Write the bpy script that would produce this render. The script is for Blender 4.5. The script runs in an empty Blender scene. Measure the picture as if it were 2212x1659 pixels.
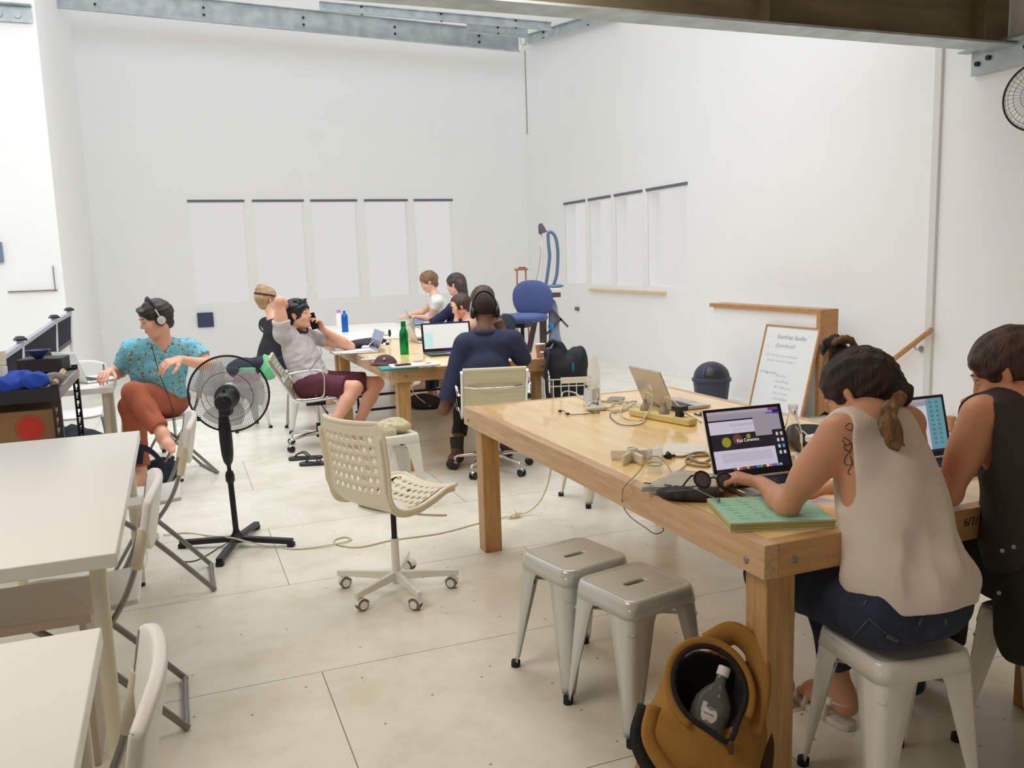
import bpy, math, random
import numpy as np
from math import sin, cos, pi, radians
from mathutils import Vector, Matrix
random.seed(7); RNG = np.random.default_rng(11)
S = bpy.context.scene
C = S.collection
# ------------------------------------------------------------------ camera
F_PX, PITCH, ROLL, CAM_H = 1850.0, 8.25, -1.8, 1.49
_p, _r = radians(PITCH), radians(ROLL)
FW = np.array([0, cos(_p), -sin(_p)]); _u0 = np.array([0, sin(_p), cos(_p)]); _r0 = np.array([1.0, 0, 0])
RT = cos(_r)*_r0 + sin(_r)*_u0; UP = -sin(_r)*_r0 + cos(_r)*_u0
CAM0 = np.array([0, 0, CAM_H])
cd = bpy.data.cameras.new('camera'); cam = bpy.data.objects.new('camera', cd); C.objects.link(cam)
cd.sensor_width = 36; cd.sensor_fit = 'HORIZONTAL'; cd.lens = F_PX/2212*36; cd.clip_start = .05; cd.clip_end = 200
cam.matrix_world = Matrix(((RT[0], UP[0], -FW[0], 0), (RT[1], UP[1], -FW[1], 0), (RT[2], UP[2], -FW[2], CAM_H), (0, 0, 0, 1)))
S.camera = cam
def ray(x, y): return FW + RT*((x-1106)/F_PX) - UP*((y-829.5)/F_PX)
def P(x, y, z=0.0):
    d = ray(x, y); return CAM0 + d*((z-CAM_H)/d[2])
def PY(x, y, Y):
    d = ray(x, y); return CAM0 + d*(Y/d[1])
# building axes: U runs to the right and away, V away to the left
YAW = radians(21.3)
U = np.array([cos(YAW), sin(YAW), 0]); V = np.array([-sin(YAW), cos(YAW), 0]); Z = np.array([0, 0, 1.0])
def UV(u, v, z=0.0): return U*u + V*v + Z*z
# ------------------------------------------------------------------ view, world, lights
S.view_settings.view_transform = 'Standard'; S.view_settings.look = 'None'
S.view_settings.exposure = 0.0; S.view_settings.gamma = 1.0; S.view_settings.use_curve_mapping = False
S.cycles.max_bounces = 10; S.cycles.diffuse_bounces = 7; S.cycles.transparent_max_bounces = 12
S.cycles.use_denoising = True
W = bpy.data.worlds.new('sky'); S.world = W; W.use_nodes = True
bg = W.node_tree.nodes['Background']; bg.inputs[0].default_value = (1.0, .99, .96, 1); bg.inputs[1].default_value = 0.70
def area(name, loc, tgt, sx, sy, power, col):
    l = bpy.data.lights.new(name, 'AREA'); l.shape = 'RECTANGLE'; l.size = sx; l.size_y = sy; l.energy = power; l.color = col
    o = bpy.data.objects.new(name, l); C.objects.link(o); o.location = Vector(loc)
    o.rotation_euler = (Vector(tgt)-Vector(loc)).to_track_quat('-Z', 'Y').to_euler(); return o
# warm ceiling lamps over the near part of the room, plus a table fill
area('ceiling_lamp_and_fill', UV(-1.3, 2.0, 3.2), UV(-.7, 2.2, 0), 2.0, 1.6, 58, (1, .91, .80))
area('ceiling_lamp_and_fill', UV(3.2, 1.0, 3.2), UV(2.9, 1.2, 0), 1.2, .8, 10, (1, .78, .52))
area('ceiling_lamp_and_fill', UV(2.0, 3.7, 3.2), UV(1.9, 3.6, 0), 1.8, 1.1, 30, (1, .95, .86))  # added fill without a lamp, brightens the front table top
l_ = bpy.data.lights.new('bulb_light', 'POINT'); l_.energy = 9; l_.color = (1, .80, .50); l_.shadow_soft_size = .12
o_ = bpy.data.objects.new('bulb_light', l_); C.objects.link(o_); o_.location = Vector(UV(.9, 3.9, 3.1))
# unseen fill lights added over the hall, brightening floor and people from above
for uu in (-1.2, 2.6):
    o_ = area('hall_fill_light', UV(uu, 7.6, 6.0), UV(uu, 7.2, 0), 3.4, 4.6, 62, (.96, 1, 1.06)); o_.data.spread = radians(110)
# unseen fill added above the mezzanine edge to brighten the hall walls
area('wall_fill_light', UV(1.2, 5.15, 4.5), UV(1.6, 13.0, 2.4), 7.5, 1.6, 150, (.98, 1, 1.02))
# ------------------------------------------------------------------ materials
MATS = {}
def mat(name, col, rough=.55, metal=0.0, var=0.0, vscale=6.0, stretch=(1, 1, 1), bump=0.0, bscale=40.0, emit=None, trans=0.0, ior=1.45, alpha=1.0, coat=0.0, sub=0.0, spec=.5, sheen=0.0, alt=None):
    if name in MATS: return MATS[name]
    m = bpy.data.materials.new(name); m.use_nodes = True; nt = m.node_tree; b = nt.nodes['Principled BSDF']
    I = b.inputs; I['Base Color'].default_value = (*col, 1); I['Roughness'].default_value = rough; I['Metallic'].default_value = metal
    I['Transmission Weight'].default_value = trans; I['IOR'].default_value = ior; I['Alpha'].default_value = alpha
    I['Coat Weight'].default_value = coat; I['Specular IOR Level'].default_value = spec; I['Sheen Weight'].default_value = sheen
    if sub: I['Subsurface Weight'].default_value = sub; I['Subsurface Radius'].default_value = (.02, .008, .004); I['Subsurface Scale'].default_value = .6
    if emit: I['Emission Color'].default_value = (*emit[0], 1); I['Emission Strength'].default_value = emit[1]
    L = nt.links
    if var or bump:
        tc = nt.nodes.new('ShaderNodeTexCoord'); mp = nt.nodes.new('ShaderNodeMapping'); mp.inputs['Scale'].default_value = stretch
        L.new(tc.outputs['Object'], mp.inputs['Vector'])
    if var:
        n = nt.nodes.new('ShaderNodeTexNoise'); n.inputs['Scale'].default_value = vscale; n.inputs['Detail'].default_value = 6
        L.new(mp.outputs[0], n.inputs['Vector'])
        r = nt.nodes.new('ShaderNodeValToRGB'); r.color_ramp.elements[0].position = .3; r.color_ramp.elements[1].position = .7
        a = alt if alt else tuple(max(0, c*(1-var)) for c in col); r.color_ramp.elements[0].color = (*a, 1)
        r.color_ramp.elements[1].color = (*(tuple(min(1, c*(1+var*.6)) for c in col) if not alt else col), 1)
        L.new(n.outputs['Fac'], r.inputs[0]); L.new(r.outputs[0], I['Base Color'])
    if bump:
        n2 = nt.nodes.new('ShaderNodeTexNoise'); n2.inputs['Scale'].default_value = bscale; n2.inputs['Detail'].default_value = 4
        L.new(mp.outputs[0], n2.inputs['Vector'])
        bp = nt.nodes.new('ShaderNodeBump'); bp.inputs['Strength'].default_value = bump; bp.inputs['Distance'].default_value = .01
        L.new(n2.outputs['Fac'], bp.inputs['Height']); L.new(bp.outputs[0], I['Normal'])
    MATS[name] = m; return m
def NN(m, t, **kw):
    n = m.node_tree.nodes.new(t)
    for k, v in kw.items():
        if k.startswith('i_'): n.inputs[k[2:]].default_value = v
        else: setattr(n, k, v)
    return n
def srgb(r, g, b):
    f = lambda c: (c/255/12.92) if c/255 <= .04045 else ((c/255+.055)/1.055)**2.4
    return (f(r), f(g), f(b))
WHITE = mat('white_wall_paint', (.88, .885, .895), .6, var=.015, vscale=3)
HALL = mat('hall_white_paint', (.915, .92, .925), .7, var=.01, vscale=2)
BEAMW = mat('beam_web_warm_glow', srgb(140, 130, 104), .5, .2, var=.25, vscale=2, stretch=(1, 1, 6))  # steel web colour with the warm lamp glow mixed in
CLOTHB = mat('black_cloth', (.014, .014, .016), .85)
GALV = mat('galvanised_steel', srgb(182, 192, 196), .42, .3, var=.22, vscale=7, bump=.1, bscale=20)
PINE = mat('pine_wood', srgb(206, 160, 104), .42, var=.22, vscale=5, stretch=(1, 12, 12), alt=srgb(186, 146, 100), coat=.15)
PINEY = mat('pine_wood_crosswise', srgb(212, 178, 134), .42, var=.22, vscale=5, stretch=(12, 1, 12), alt=srgb(186, 146, 100), coat=.15)
PINEZ = mat('pine_wood_upright', srgb(200, 160, 108), .45, var=.22, vscale=5, stretch=(12, 12, 1), alt=srgb(172, 130, 80), coat=.1)
PLY = mat('plywood_top', srgb(252, 226, 168), .26, var=.2, vscale=3, stretch=(5, 1, 1), alt=srgb(238, 198, 130), coat=.5)
OAK = mat('oak_cap', srgb(190, 140, 88), .45, var=.2, vscale=5, stretch=(10, 1, 10))
BLACK = mat('black_plastic', (.012, .013, .016), .35)
BLACKM = mat('black_metal', (.02, .02, .024), .4, .3)
CHROME = mat('polished_chrome', (.75, .75, .77), .12, 1.0)
ALU = mat('brushed_aluminium', (.56, .56, .58), .3, .9)
ALUC = mat('laptop_aluminium', (.62, .61, .60), .35, .6)
WHITEP = mat('white_plastic', (.80, .80, .78), .4)
WHITEM = mat('white_lacquered_metal', (.80, .79, .74), .25, coat=.3)
GREYM = mat('silver_grey_lacquer', srgb(204, 207, 204), .24, .15, coat=.5)
CREAM = mat('cream_plastic', srgb(236, 230, 208), .35)
CREAMC = mat('cream_fabric', srgb(214, 208, 178), .6)
RUBBER = mat('black_rubber', (.015, .015, .015), .7)
GREYT = mat('grey_steel_tube', srgb(140, 138, 134), .35, .5)
CORDW = mat('off_white_cord', srgb(205, 200, 180), .5)
CORDG = mat('grey_cord', srgb(120, 112, 95), .5)
PAPER = mat('white_paper', (.80, .79, .75), .7)
SKIN = mat('skin_light', srgb(230, 176, 150), .5, sub=.12, var=.07, vscale=9)
SKIN2 = mat('skin_tanned', srgb(206, 146, 112), .5, sub=.12, var=.08, vscale=9)
SKIN3 = mat('skin_deep_brown', srgb(110, 72, 54), .5, sub=.05, var=.08, vscale=9)
SKIN4 = mat('skin_fair', srgb(238, 190, 165), .5, sub=.12, var=.05, vscale=9)
EYEW = mat('eye_white', (.50, .47, .45), .3); EYED = mat('eye_dark', (.03, .02, .015), .1)
LIP = mat('lip', srgb(190, 105, 90), .4)
def glass(name, col=(1, 1, 1), rough=.02): return mat(name, col, rough, trans=1.0, ior=1.45)
GLASS = glass('clear_glass', (.97, .99, .98)); 
# ------------------------------------------------------------------ mesh builder
def rz(a): return np.array([[cos(a), -sin(a), 0], [sin(a), cos(a), 0], [0, 0, 1.0]])
def rx(a): return np.array([[1.0, 0, 0], [0, cos(a), -sin(a)], [0, sin(a), cos(a)]])
def ry(a): return np.array([[cos(a), 0, sin(a)], [0, 1.0, 0], [-sin(a), 0, cos(a)]])
def nrm(a): a = np.array(a, float); return a/(np.linalg.norm(a)+1e-12)
def frame(fwd, up=(0, 0, 1)):
    """columns: right, forward, up"""
    f = nrm(fwd); r = nrm(np.cross(f, up)); return np.column_stack([r, f, np.cross(r, f)])
class B:
    def __init__(s): s.v = []; s.f = []; s.n = 0; s.m = []
    def add(s, v, f, mi=0):
        v = np.asarray(v, float); s.v.append(v); s.f += [tuple(int(i)+s.n for i in q) for q in f]; s.m += [mi]*len(f); s.n += len(v); return s
    def box(s, c, d, R=None, mi=0):
        v = np.array([(x, y, z) for x in (-.5, .5) for y in (-.5, .5) for z in (-.5, .5)])*np.array(d)
        if R is not None: v = v@(rz(R) if np.isscalar(R) else R).T
        return s.add(v+np.array(c), [(0, 1, 3, 2), (4, 6, 7, 5), (0, 4, 5, 1), (2, 3, 7, 6), (0, 2, 6, 4), (1, 5, 7, 3)], mi)
    def bar(s, a, b, w, h, up=(0, 0, 1), mi=0):
        a = np.array(a, float); b = np.array(b, float); R = frame(b-a, up) if abs(np.dot(nrm(b-a), nrm(up))) < .999 else frame(b-a, (1, 0, 0))
        return s.box((a+b)/2, (w, np.linalg.norm(b-a), h), R, mi)
    def tube(s, pts, r, n=10, closed=False, cap=True, sx=1.0, mi=0, up=None):
        pts = [np.array(p, float) for p in pts]; k = len(pts); rr = [r]*k if np.isscalar(r) else list(r)
        T = []
        for i in range(k):
            a = pts[(i-1) % k] if (closed or i > 0) else pts[0]; b = pts[(i+1) % k] if (closed or i < k-1) else pts[-1]
            T.append(nrm(b-a))
        x = np.cross(T[0], up if up is not None else ((0, 0, 1) if abs(T[0][2]) < .9 else (1, 0, 0))); x = nrm(x); vs = []
        for i in range(k):
            x = nrm(x - T[i]*np.dot(x, T[i])); y = np.cross(T[i], x)
            for j in range(n):
                a = 2*pi*j/n; vs.append(pts[i] + rr[i]*(cos(a)*x*sx + sin(a)*y))
        fs = []
        for i in range(k if closed else k-1):
            for j in range(n):
                a, b = i*n+j, i*n+(j+1) % n; c, d = ((i+1) % k)*n+(j+1) % n, ((i+1) % k)*n+j; fs.append((a, b, c, d))
        if cap and not closed: fs += [tuple(range(n-1, -1, -1)), tuple(range((k-1)*n, k*n))]
        return s.add(vs, fs, mi)
    def cyl(s, a, b, r, r2=None, n=20, mi=0): return s.tube([a, b], [r, r if r2 is None else r2], n, mi=mi)
    def lathe(s, prof, c=(0, 0, 0), R=None, n=28, mi=0, close=False):
        vs = []; k = len(prof)
        for (r, z) in prof:
            for j in range(n): a = 2*pi*j/n; vs.append((r*cos(a), r*sin(a), z))
        vs = np.array(vs)
        if R is not None: vs = vs@R.T
        fs = [(i*n+j, i*n+(j+1) % n, (i+1)*n+(j+1) % n, (i+1)*n+j) for i in range(k-1) for j in range(n)]
        if close: fs += [((k-1)*n+j, (k-1)*n+(j+1) % n, (j+1) % n, j) for j in range(n)]
        else:
            if prof[0][0] > 1e-5: fs.append(tuple(range(n-1, -1, -1)))
            if prof[-1][0] > 1e-5: fs.append(tuple(range((k-1)*n, k*n)))
        return s.add(vs+np.array(c), fs, mi)
    def prism(s, o2, h, c=(0, 0, 0), R=None, mi=0):
        n = len(o2); v = np.array([(x, y, 0) for x, y in o2]+[(x, y, h) for x, y in o2], float)
        if R is not None: v = v@R.T
        return s.add(v+np.array(c), [tuple(range(n-1, -1, -1)), tuple(range(n, 2*n))]+[(i, (i+1) % n, n+(i+1) % n, n+i) for i in range(n)], mi)
    def grid(s, fn, nu, nv, mi=0, wrap=False):
        v = [fn(i/nu, j/nv) for i in range(nu+1) for j in range(nv+1)]; w = nv+1
        return s.add(v, [(i*w+j, (i+1)*w+j, (i+1)*w+j+1, i*w+j+1) for i in range(nu) for j in range(nv)], mi)
    def ell(s, c, r, R=None, n=16, mi=0):
        vs = []; m = n//2
        for i in range(m+1):
            t = pi*i/m
            for j in range(n): a = 2*pi*j/n; vs.append((r[0]*sin(t)*cos(a), r[1]*sin(t)*sin(a), r[2]*cos(t)))
        vs = np.array(vs)
        if R is not None: vs = vs@R.T
        return s.add(vs+np.array(c), [(i*n+j, (i+1)*n+j, (i+1)*n+(j+1) % n, i*n+(j+1) % n) for i in range(m) for j in range(n)], mi)
def mesh_obj(name, v, f, mats, mi=None, smooth=True, ang=38):
    me = bpy.data.meshes.new(name); v = np.asarray(v, float)
    me.from_pydata(v.tolist(), [], f); me.validate()
    for m in (mats if isinstance(mats, (list, tuple)) else [mats]): me.materials.append(m)
    if mi is not None and len(mi) == len(me.polygons): me.polygons.foreach_set('material_index', mi)
    me.polygons.foreach_set('use_smooth', [smooth]*len(me.polygons))
    if smooth and ang: me.set_sharp_from_angle(angle=radians(ang))
    me.update(); o = bpy.data.objects.new(name, me); C.objects.link(o); return o
ROOTM = {}
def root_of(o):
    while o.parent: o = o.parent
    return o
def part(b, name, mats, parent=None, world=False, bev=0.0, seg=2, solid=0.0, sub=0, smooth=True, ang=38, label=None):
    v = np.concatenate(b.v) if b.v else np.zeros((0, 3))
    if world and parent is not None:
        r = root_of(parent); R = rz(r.rotation_euler[2]); v = (v-np.array(r.location))@R
    o = mesh_obj(name, v, b.f, mats, b.m if isinstance(mats, (list, tuple)) else None, smooth, ang)
    if solid: m = o.modifiers.new('s', 'SOLIDIFY'); m.thickness = solid; m.offset = 0
    if sub: m = o.modifiers.new('u', 'SUBSURF'); m.levels = m.render_levels = sub
    if bev: m = o.modifiers.new('b', 'BEVEL'); m.width = bev; m.segments = seg; m.limit_method = 'ANGLE'
    if parent is not None: o.parent = parent
    if label: o['label'] = label
    return o
def thing(name, label, cat, loc=(0, 0, 0), rot=0.0, group=None):
    o = bpy.data.objects.new(name, None); C.objects.link(o); o.location = tuple(map(float, loc)); o.rotation_euler = (0, 0, rot)
    o.empty_display_size = .05; o['label'] = label; o['category'] = cat
    if group: o['group'] = group
    return o
def solo(b, name, label, cat, mats, group=None, **kw):
    v = np.concatenate(b.v); base = np.array([v[:, 0].mean(), v[:, 1].mean(), v[:, 2].min()])
    b.v = [v-base]; o = part(b, name, mats, None, **kw); o.location = tuple(base); o['label'] = label; o['category'] = cat
    if group: o['group'] = group
    return o
def struct(name, b, m, **kw):
    o = part(b, name, m, None, **kw); o['kind'] = 'structure'; return o
def copy_tree(o, parent=None):
    c = o.copy(); C.objects.link(c)
    if parent is not None: c.parent = parent
    for ch in list(o.children): copy_tree(ch, c)
    return c
def dup(o, loc, rot, label, group=None):
    c = copy_tree(o); c.location = tuple(map(float, loc)); c.rotation_euler = (0, 0, rot); c['label'] = label
    if group: c['group'] = group
    return c
def curve_pts(pts, n=8):
    """Catmull-Rom through points"""
    p = [np.array(q, float) for q in pts]; p = [2*p[0]-p[1]]+p+[2*p[-1]-p[-2]]; out = []
    for i in range(1, len(p)-2):
        for k in range(n):
            t = k/n; out.append(.5*((2*p[i])+(-p[i-1]+p[i+1])*t+(2*p[i-1]-5*p[i]+4*p[i+1]-p[i+2])*t*t+(-p[i-1]+3*p[i]-3*p[i+1]+p[i+2])*t**3))
    out.append(p[-2]); return out
def text(body, size, mat_, parent, loc, R, name='lettering', ext=.0006, align='LEFT', off=0.0, shear=0.0, world=False):
    """flat lettering; R columns = right, up, normal in the root's frame"""
    cu = bpy.data.curves.new(name, 'FONT'); cu.body = body; cu.size = size; cu.extrude = ext; cu.align_x = align; cu.offset = off; cu.shear = shear
    cu.materials.append(mat_); o0 = bpy.data.objects.new(name, cu); me = bpy.data.meshes.new_from_object(o0); me.name = name
    bpy.data.objects.remove(o0); bpy.data.curves.remove(cu); o = bpy.data.objects.new(name, me); C.objects.link(o)
    M4 = Matrix(((R[0][0], R[0][1], R[0][2], loc[0]), (R[1][0], R[1][1], R[1][2], loc[1]), (R[2][0], R[2][1], R[2][2], loc[2]), (0, 0, 0, 1)))
    if parent is not None and world: rt = root_of(parent); M4 = (Matrix.Translation(rt.location) @ rt.rotation_euler.to_matrix().to_4x4()).inverted() @ M4
    o.parent = parent; me.transform(M4); return o
# ------------------------------------------------------------------ the setting
def floor_mat():
    m = mat('painted_floor', srgb(205, 202, 190), .24, spec=.5); nt = m.node_tree; L = nt.links; b = nt.nodes['Principled BSDF']
    tc = NN(m, 'ShaderNodeTexCoord'); mp = NN(m, 'ShaderNodeMapping'); mp.inputs['Rotation'].default_value = (0, 0, -YAW)
    L.new(tc.outputs['Object'], mp.inputs[0])
    br = NN(m, 'ShaderNodeTexBrick'); br.offset = .5
    br.inputs['Color1'].default_value = (*srgb(232, 229, 217), 1); br.inputs['Color2'].default_value = (*srgb(228, 226, 214), 1); br.inputs['Mortar'].default_value = (*srgb(118, 110, 96), 1)
    br.inputs['Scale'].default_value = 1; br.inputs['Mortar Size'].default_value = .0018; br.inputs['Brick Width'].default_value = 2.4; br.inputs['Row Height'].default_value = .95
    mp.inputs['Location'].default_value = (.80, -.21, 0)
    L.new(mp.outputs[0], br.inputs[0])
    # scuffs
    n = NN(m, 'ShaderNodeTexNoise', i_Scale=3.2, i_Detail=8.0, i_Roughness=.65); L.new(mp.outputs[0], n.inputs['Vector'])
    r = NN(m, 'ShaderNodeValToRGB'); r.color_ramp.elements[0].position = .36; r.color_ramp.elements[0].color = (.88, .86, .81, 1); r.color_ramp.elements[1].position = .56; r.color_ramp.elements[1].color = (1, 1, 1, 1)
    L.new(n.outputs[0], r.inputs[0])
    # small dark spots of dirt and screw heads
    vo = NN(m, 'ShaderNodeTexVoronoi', voronoi_dimensions='2D'); vo.inputs['Scale'].default_value = 5.0; L.new(mp.outputs[0], vo.inputs['Vector'])
    r2 = NN(m, 'ShaderNodeValToRGB'); r2.color_ramp.elements[0].position = .018; r2.color_ramp.elements[0].color = (.25, .2, .15, 1); r2.color_ramp.elements[1].position = .030; r2.color_ramp.elements[1].color = (1, 1, 1, 1)
    L.new(vo.outputs['Distance'], r2.inputs[0])
    n3 = NN(m, 'ShaderNodeTexNoise', i_Scale=1.4, i_Detail=3.0); L.new(mp.outputs[0], n3.inputs['Vector'])
    m3 = NN(m, 'ShaderNodeMixRGB', blend_type='MULTIPLY'); m3.inputs[0].default_value = 1
    m4 = NN(m, 'ShaderNodeMixRGB', blend_type='MULTIPLY'); m4.inputs[0].default_value = .8
    L.new(br.outputs['Color'], m3.inputs[1]); L.new(r.outputs[0], m3.inputs[2]); L.new(m3.outputs[0], m4.inputs[1]); L.new(r2.outputs[0], m4.inputs[2])
    sp = NN(m, 'ShaderNodeSeparateColor'); L.new(vo.outputs['Color'], sp.inputs[0]); gt = NN(m, 'ShaderNodeMath', operation='GREATER_THAN'); gt.inputs[1].default_value = .62; L.new(sp.outputs[0], gt.inputs[0]); ml = NN(m, 'ShaderNodeMath', operation='MULTIPLY'); ml.inputs[1].default_value = .85; L.new(gt.outputs[0], ml.inputs[0]); L.new(ml.outputs[0], m4.inputs[0])
    L.new(m4.outputs[0], b.inputs['Base Color'])
    rr = NN(m, 'ShaderNodeMapRange'); rr.inputs['To Min'].default_value = .16; rr.inputs['To Max'].default_value = .36; L.new(n3.outputs[0], rr.inputs[0]); L.new(rr.outputs[0], b.inputs['Roughness'])
    bp = NN(m, 'ShaderNodeBump'); bp.inputs['Strength'].default_value = .12; bp.inputs['Distance'].default_value = .01; L.new(n.outputs[0], bp.inputs['Height']); L.new(bp.outputs[0], b.inputs['Normal'])
    return m
RWU, BWV = 5.8, 13.9          # right wall plane (u) and back wall plane (v)
def ubox(u0, u1, v0, v1, z0, z1, b=None):
    b = b or B(); return b.box(UV((u0+u1)/2, (v0+v1)/2, (z0+z1)/2), (u1-u0, v1-v0, z1-z0), YAW)
struct('floor', ubox(-4.4, 5.95, -2.6, 14.1, -.12, 0), floor_mat())
# back wall with five window openings, right wall with four
def wall_with_windows(name, along, fixed, axis, wins, z0w, z1w, h, thick=.2):
    b = B(); a0, a1 = along; cuts = [a0]+[x for w in wins for x in w]+[a1]
    def bx(p, q, z0, z1):
        if q-p < 1e-3 or z1-z0 < 1e-3: return
        if axis == 'u': ubox(p, q, fixed, fixed+thick, z0, z1, b)
        else: ubox(fixed, fixed+thick, p, q, z0, z1, b)
    bx(a0, a1, 0, z0w); bx(a0, a1, z1w, h)
    for i in range(0, len(cuts), 2): bx(cuts[i], cuts[i+1], z0w, z1w)
    return struct(name, b, HALL)
BW = [(.31, 1.13), (1.24, 2.02), (2.12, 2.86), (2.97, 3.69), (3.79, 4.46)]
RW = [(8.92, 9.88), (9.98, 10.75), (10.85, 11.55), (11.65, 12.4)]
FRAME = mat('window_frame_paint', (.915, .92, .925), .6); HEADM = mat('window_head_shadow', srgb(105, 110, 122), .6)
HROOF = 5.6
wall_with_windows('wall_back', (-1.15, RWU), BWV, 'u', BW, .95, 2.52, HROOF)
wall_with_windows('wall_right', (-2.4, BWV+.2), RWU, 'v', RW, 1.08, 2.34, HROOF)
PANE = mat('window_glass', (1, 1, 1), .05, alpha=.06, spec=.0)
def window(n, a0, a1, z0, z1, axis, fixed):
    fr = B(); t = .02
    def bx(b, p, q, d0, d1, za, zb):
        if axis == 'u': ubox(p, q, fixed+d0, fixed+d1, za, zb, b)
        else: ubox(fixed+d0, fixed+d1, p, q, za, zb, b)
    bx(fr, a0, a0+t, .004, .14, z0, z1); bx(fr, a1-t, a1, .004, .14, z0, z1); bx(fr, a0+t, a1-t, .004, .14, z0, z0+t)
    bx(fr, a0+t, a1-t, .004, .14, z1-t-.02, z1-.02)
    o = struct('window_%d' % n, fr, FRAME)
    p = B(); bx(p, a0+t, a1-t, .006, .014, z0+t, z1-t); part(p, 'pane', PANE, o)
    g = B(); bx(g, a0, a1, -.012, .05, z1-.03, z1+.004); part(g, 'head_shadow_strip', HEADM, o, label='thin dark strip for the shadow line along the window head')  # dark strip added to stand for the shadow line at the head
    return o
for i, (a, b_) in enumerate(BW): window(i+1, a, b_, .95, 2.52, 'u', BWV)
for i, (a, b_) in enumerate(RW):
    window(i+6, a, b_, 1.08, 2.34, 'v', RWU)
struct('trim_1', ubox(RWU-.05, RWU-.002, 9.4, 11.5, 1.0, 1.03), mat('pale_ledge_wood', srgb(226, 200, 158), .5))['label'] = 'thin pale wooden ledge along the right wall'
# left: pier whose edge runs up the picture, wall behind it
struct('wall_left', ubox(-4.2, -1.02, 9.8, 10.0, 0, HROOF), HALL)
struct('wall_left_far', ubox(-1.15, -1.02, 10.0, BWV, 0, HROOF), HALL)
struct('wall_left_near', ubox(-4.3, -4.15, -2.4, 9.8, 0, HROOF), WHITE)
struct('wall_behind', ubox(-4.3, RWU, -2.5, -2.4, 0, 3.4), WHITE)
CEILM = mat('mezzanine_underside', srgb(120, 96, 62), .7, var=.2, vscale=3, stretch=(1, 8, 1))
struct('ceiling', ubox(-4.3, RWU+.2, -2.5, 5.0, 3.36, 3.5), CEILM)
# upstand over the mezzanine edge
struct('wall_upstand', ubox(-4.3, RWU, 4.84, 5.0, 3.5, HROOF), WHITE)
struct('trim_2', ubox(RWU-.03, RWU-.002, 5.28, 5.345, .0, 4.2), mat('pale_grey_trim', (.76, .76, .74), .5))['label'] = 'upright pale strip on the right wall'
# baseboard of right wall
struct('baseboard_right', ubox(RWU-.02, RWU-.002, -2.3, 5.1, 0, .09), WHITE)
# half wall beside the stair, oak cap
hw = struct('wall_half', ubox(5.36, 5.5, 6.12, 7.75, 0, .925), HALL)
cap = B(); ubox(5.33, 5.53, 6.08, 7.78, .925, .965, cap); ubox(5.33, 5.53, 6.08, 6.13, 0, .925, cap)
part(cap, 'oak_cap', OAK, hw, label='oak cap and end board')
# stair going down behind the half wall
st = B()
for k in range(4): ubox(5.5, 5.8, 6.2+k*.28, 6.48+k*.28, -.02, .0+.004, st)
# steel: near beam (I section) under the mezzanine edge
b = B(); ubox(-4.2, RWU, 4.62, 4.84, 2.9, 2.915, b); ubox(-4.2, RWU, 4.62, 4.84, 3.32, 3.36, b)
beam = struct('trim_3', b, [GALV]); wbm = B(); ubox(-4.2, RWU-.01, 4.722, 4.738, 2.915, 3.32, wbm); part(wbm, 'web', BEAMW, beam, label='steel web of the beam, warm lamp glow in its colour'); beam['label'] = 'deep galvanised steel beam crossing over the room'
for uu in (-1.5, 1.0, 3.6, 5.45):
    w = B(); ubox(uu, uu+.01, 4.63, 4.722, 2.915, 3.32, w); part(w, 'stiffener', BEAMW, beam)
# cleat bolted to the right wall carrying the beam
def cleat(name, o, du, dv, L, label):
    t = thing(name, label, 'bracket', o)
    o = np.array(o); b = B()
    b.bar(o+Z*.0, o+dv*L, .012, .17); part(b, 'web_plate', GALV, t, world=True)
    b = B(); b.bar(o+Z*.09-du*.05-dv*.04, o+dv*L+Z*.09-du*.05, .11, .012); b.bar(o+Z*.105-du*.03+dv*.12, o+dv*L+Z*.105-du*.03, .12, .012); part(b, 'flange', GALV, t, world=True)
    for (d, z) in ((.06, -.005), (.155, 0.02), (.46, .03)):
        b = B(); p = o+dv*d+Z*z; b.tube([p-du*.006, p-du*.03], .019, 6); part(b, 'bolt', BLACKM, t, world=True)
    return t
cleat('steel_bracket', UV(RWU-.03, 5.0, 2.84), U, -V, .95, 'galvanised angle bracket bolted to the right wall under the steel beam')
t = thing('steel_bracket', 'galvanised bracket with bolts in the upper left corner', 'bracket', UV(-1.35, 9.75, 3.95))
b = B(); b.box(UV(-1.4, 9.77, 3.97), (.70, .02, .14), YAW); part(b, 'web_plate', GALV, t, world=True)
b = B(); b.box(UV(-1.4, 9.72, 4.05), (.72, .12, .012), YAW); part(b, 'flange', GALV, t, world=True)
for uu in (-1.33, -1.17, -1.5):
    b = B(); b.tube([UV(uu, 9.76, 3.96), UV(uu, 9.735, 3.96)], .03, 12); part(b, 'bolt', GALV, t, world=True)
# galvanised C purlins high in the hall
def purlin(a, b_, h, w, n, label, name='roof_purlin', lip=True):
    t = thing(name, label, 'purlin', a); a = np.array(a); b_ = np.array(b_)
    bb = B(); bb.bar(a, b_, .012, h); part(bb, 'web', GALV, t, world=True)
    d = nrm(np.cross(b_-a, Z)); bb = B()
    bb.bar(a-Z*h/2+d*w/2, b_-Z*h/2+d*w/2, w, .01); bb.bar(a+Z*h/2+d*w/2, b_+Z*h/2+d*w/2, w, .01); part(bb, 'flange', GALV, t, world=True)
    for k in range(n):
        q = a+(b_-a)*((k+.5)/n)
        for dz in (-.05, .04):
            bb = B(); bb.tube([q+d*.006+Z*dz, q+d*.025+Z*dz], .016, 8); part(bb, 'bolt', BLACKM, t, world=True)
    return t
def PV(x, y, v):
    d = ray(x, y); return CAM0+d*(v/(d@V))
def PU(x, y, u):
    d = ray(x, y); return CAM0+d*(u/(d@U))
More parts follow.
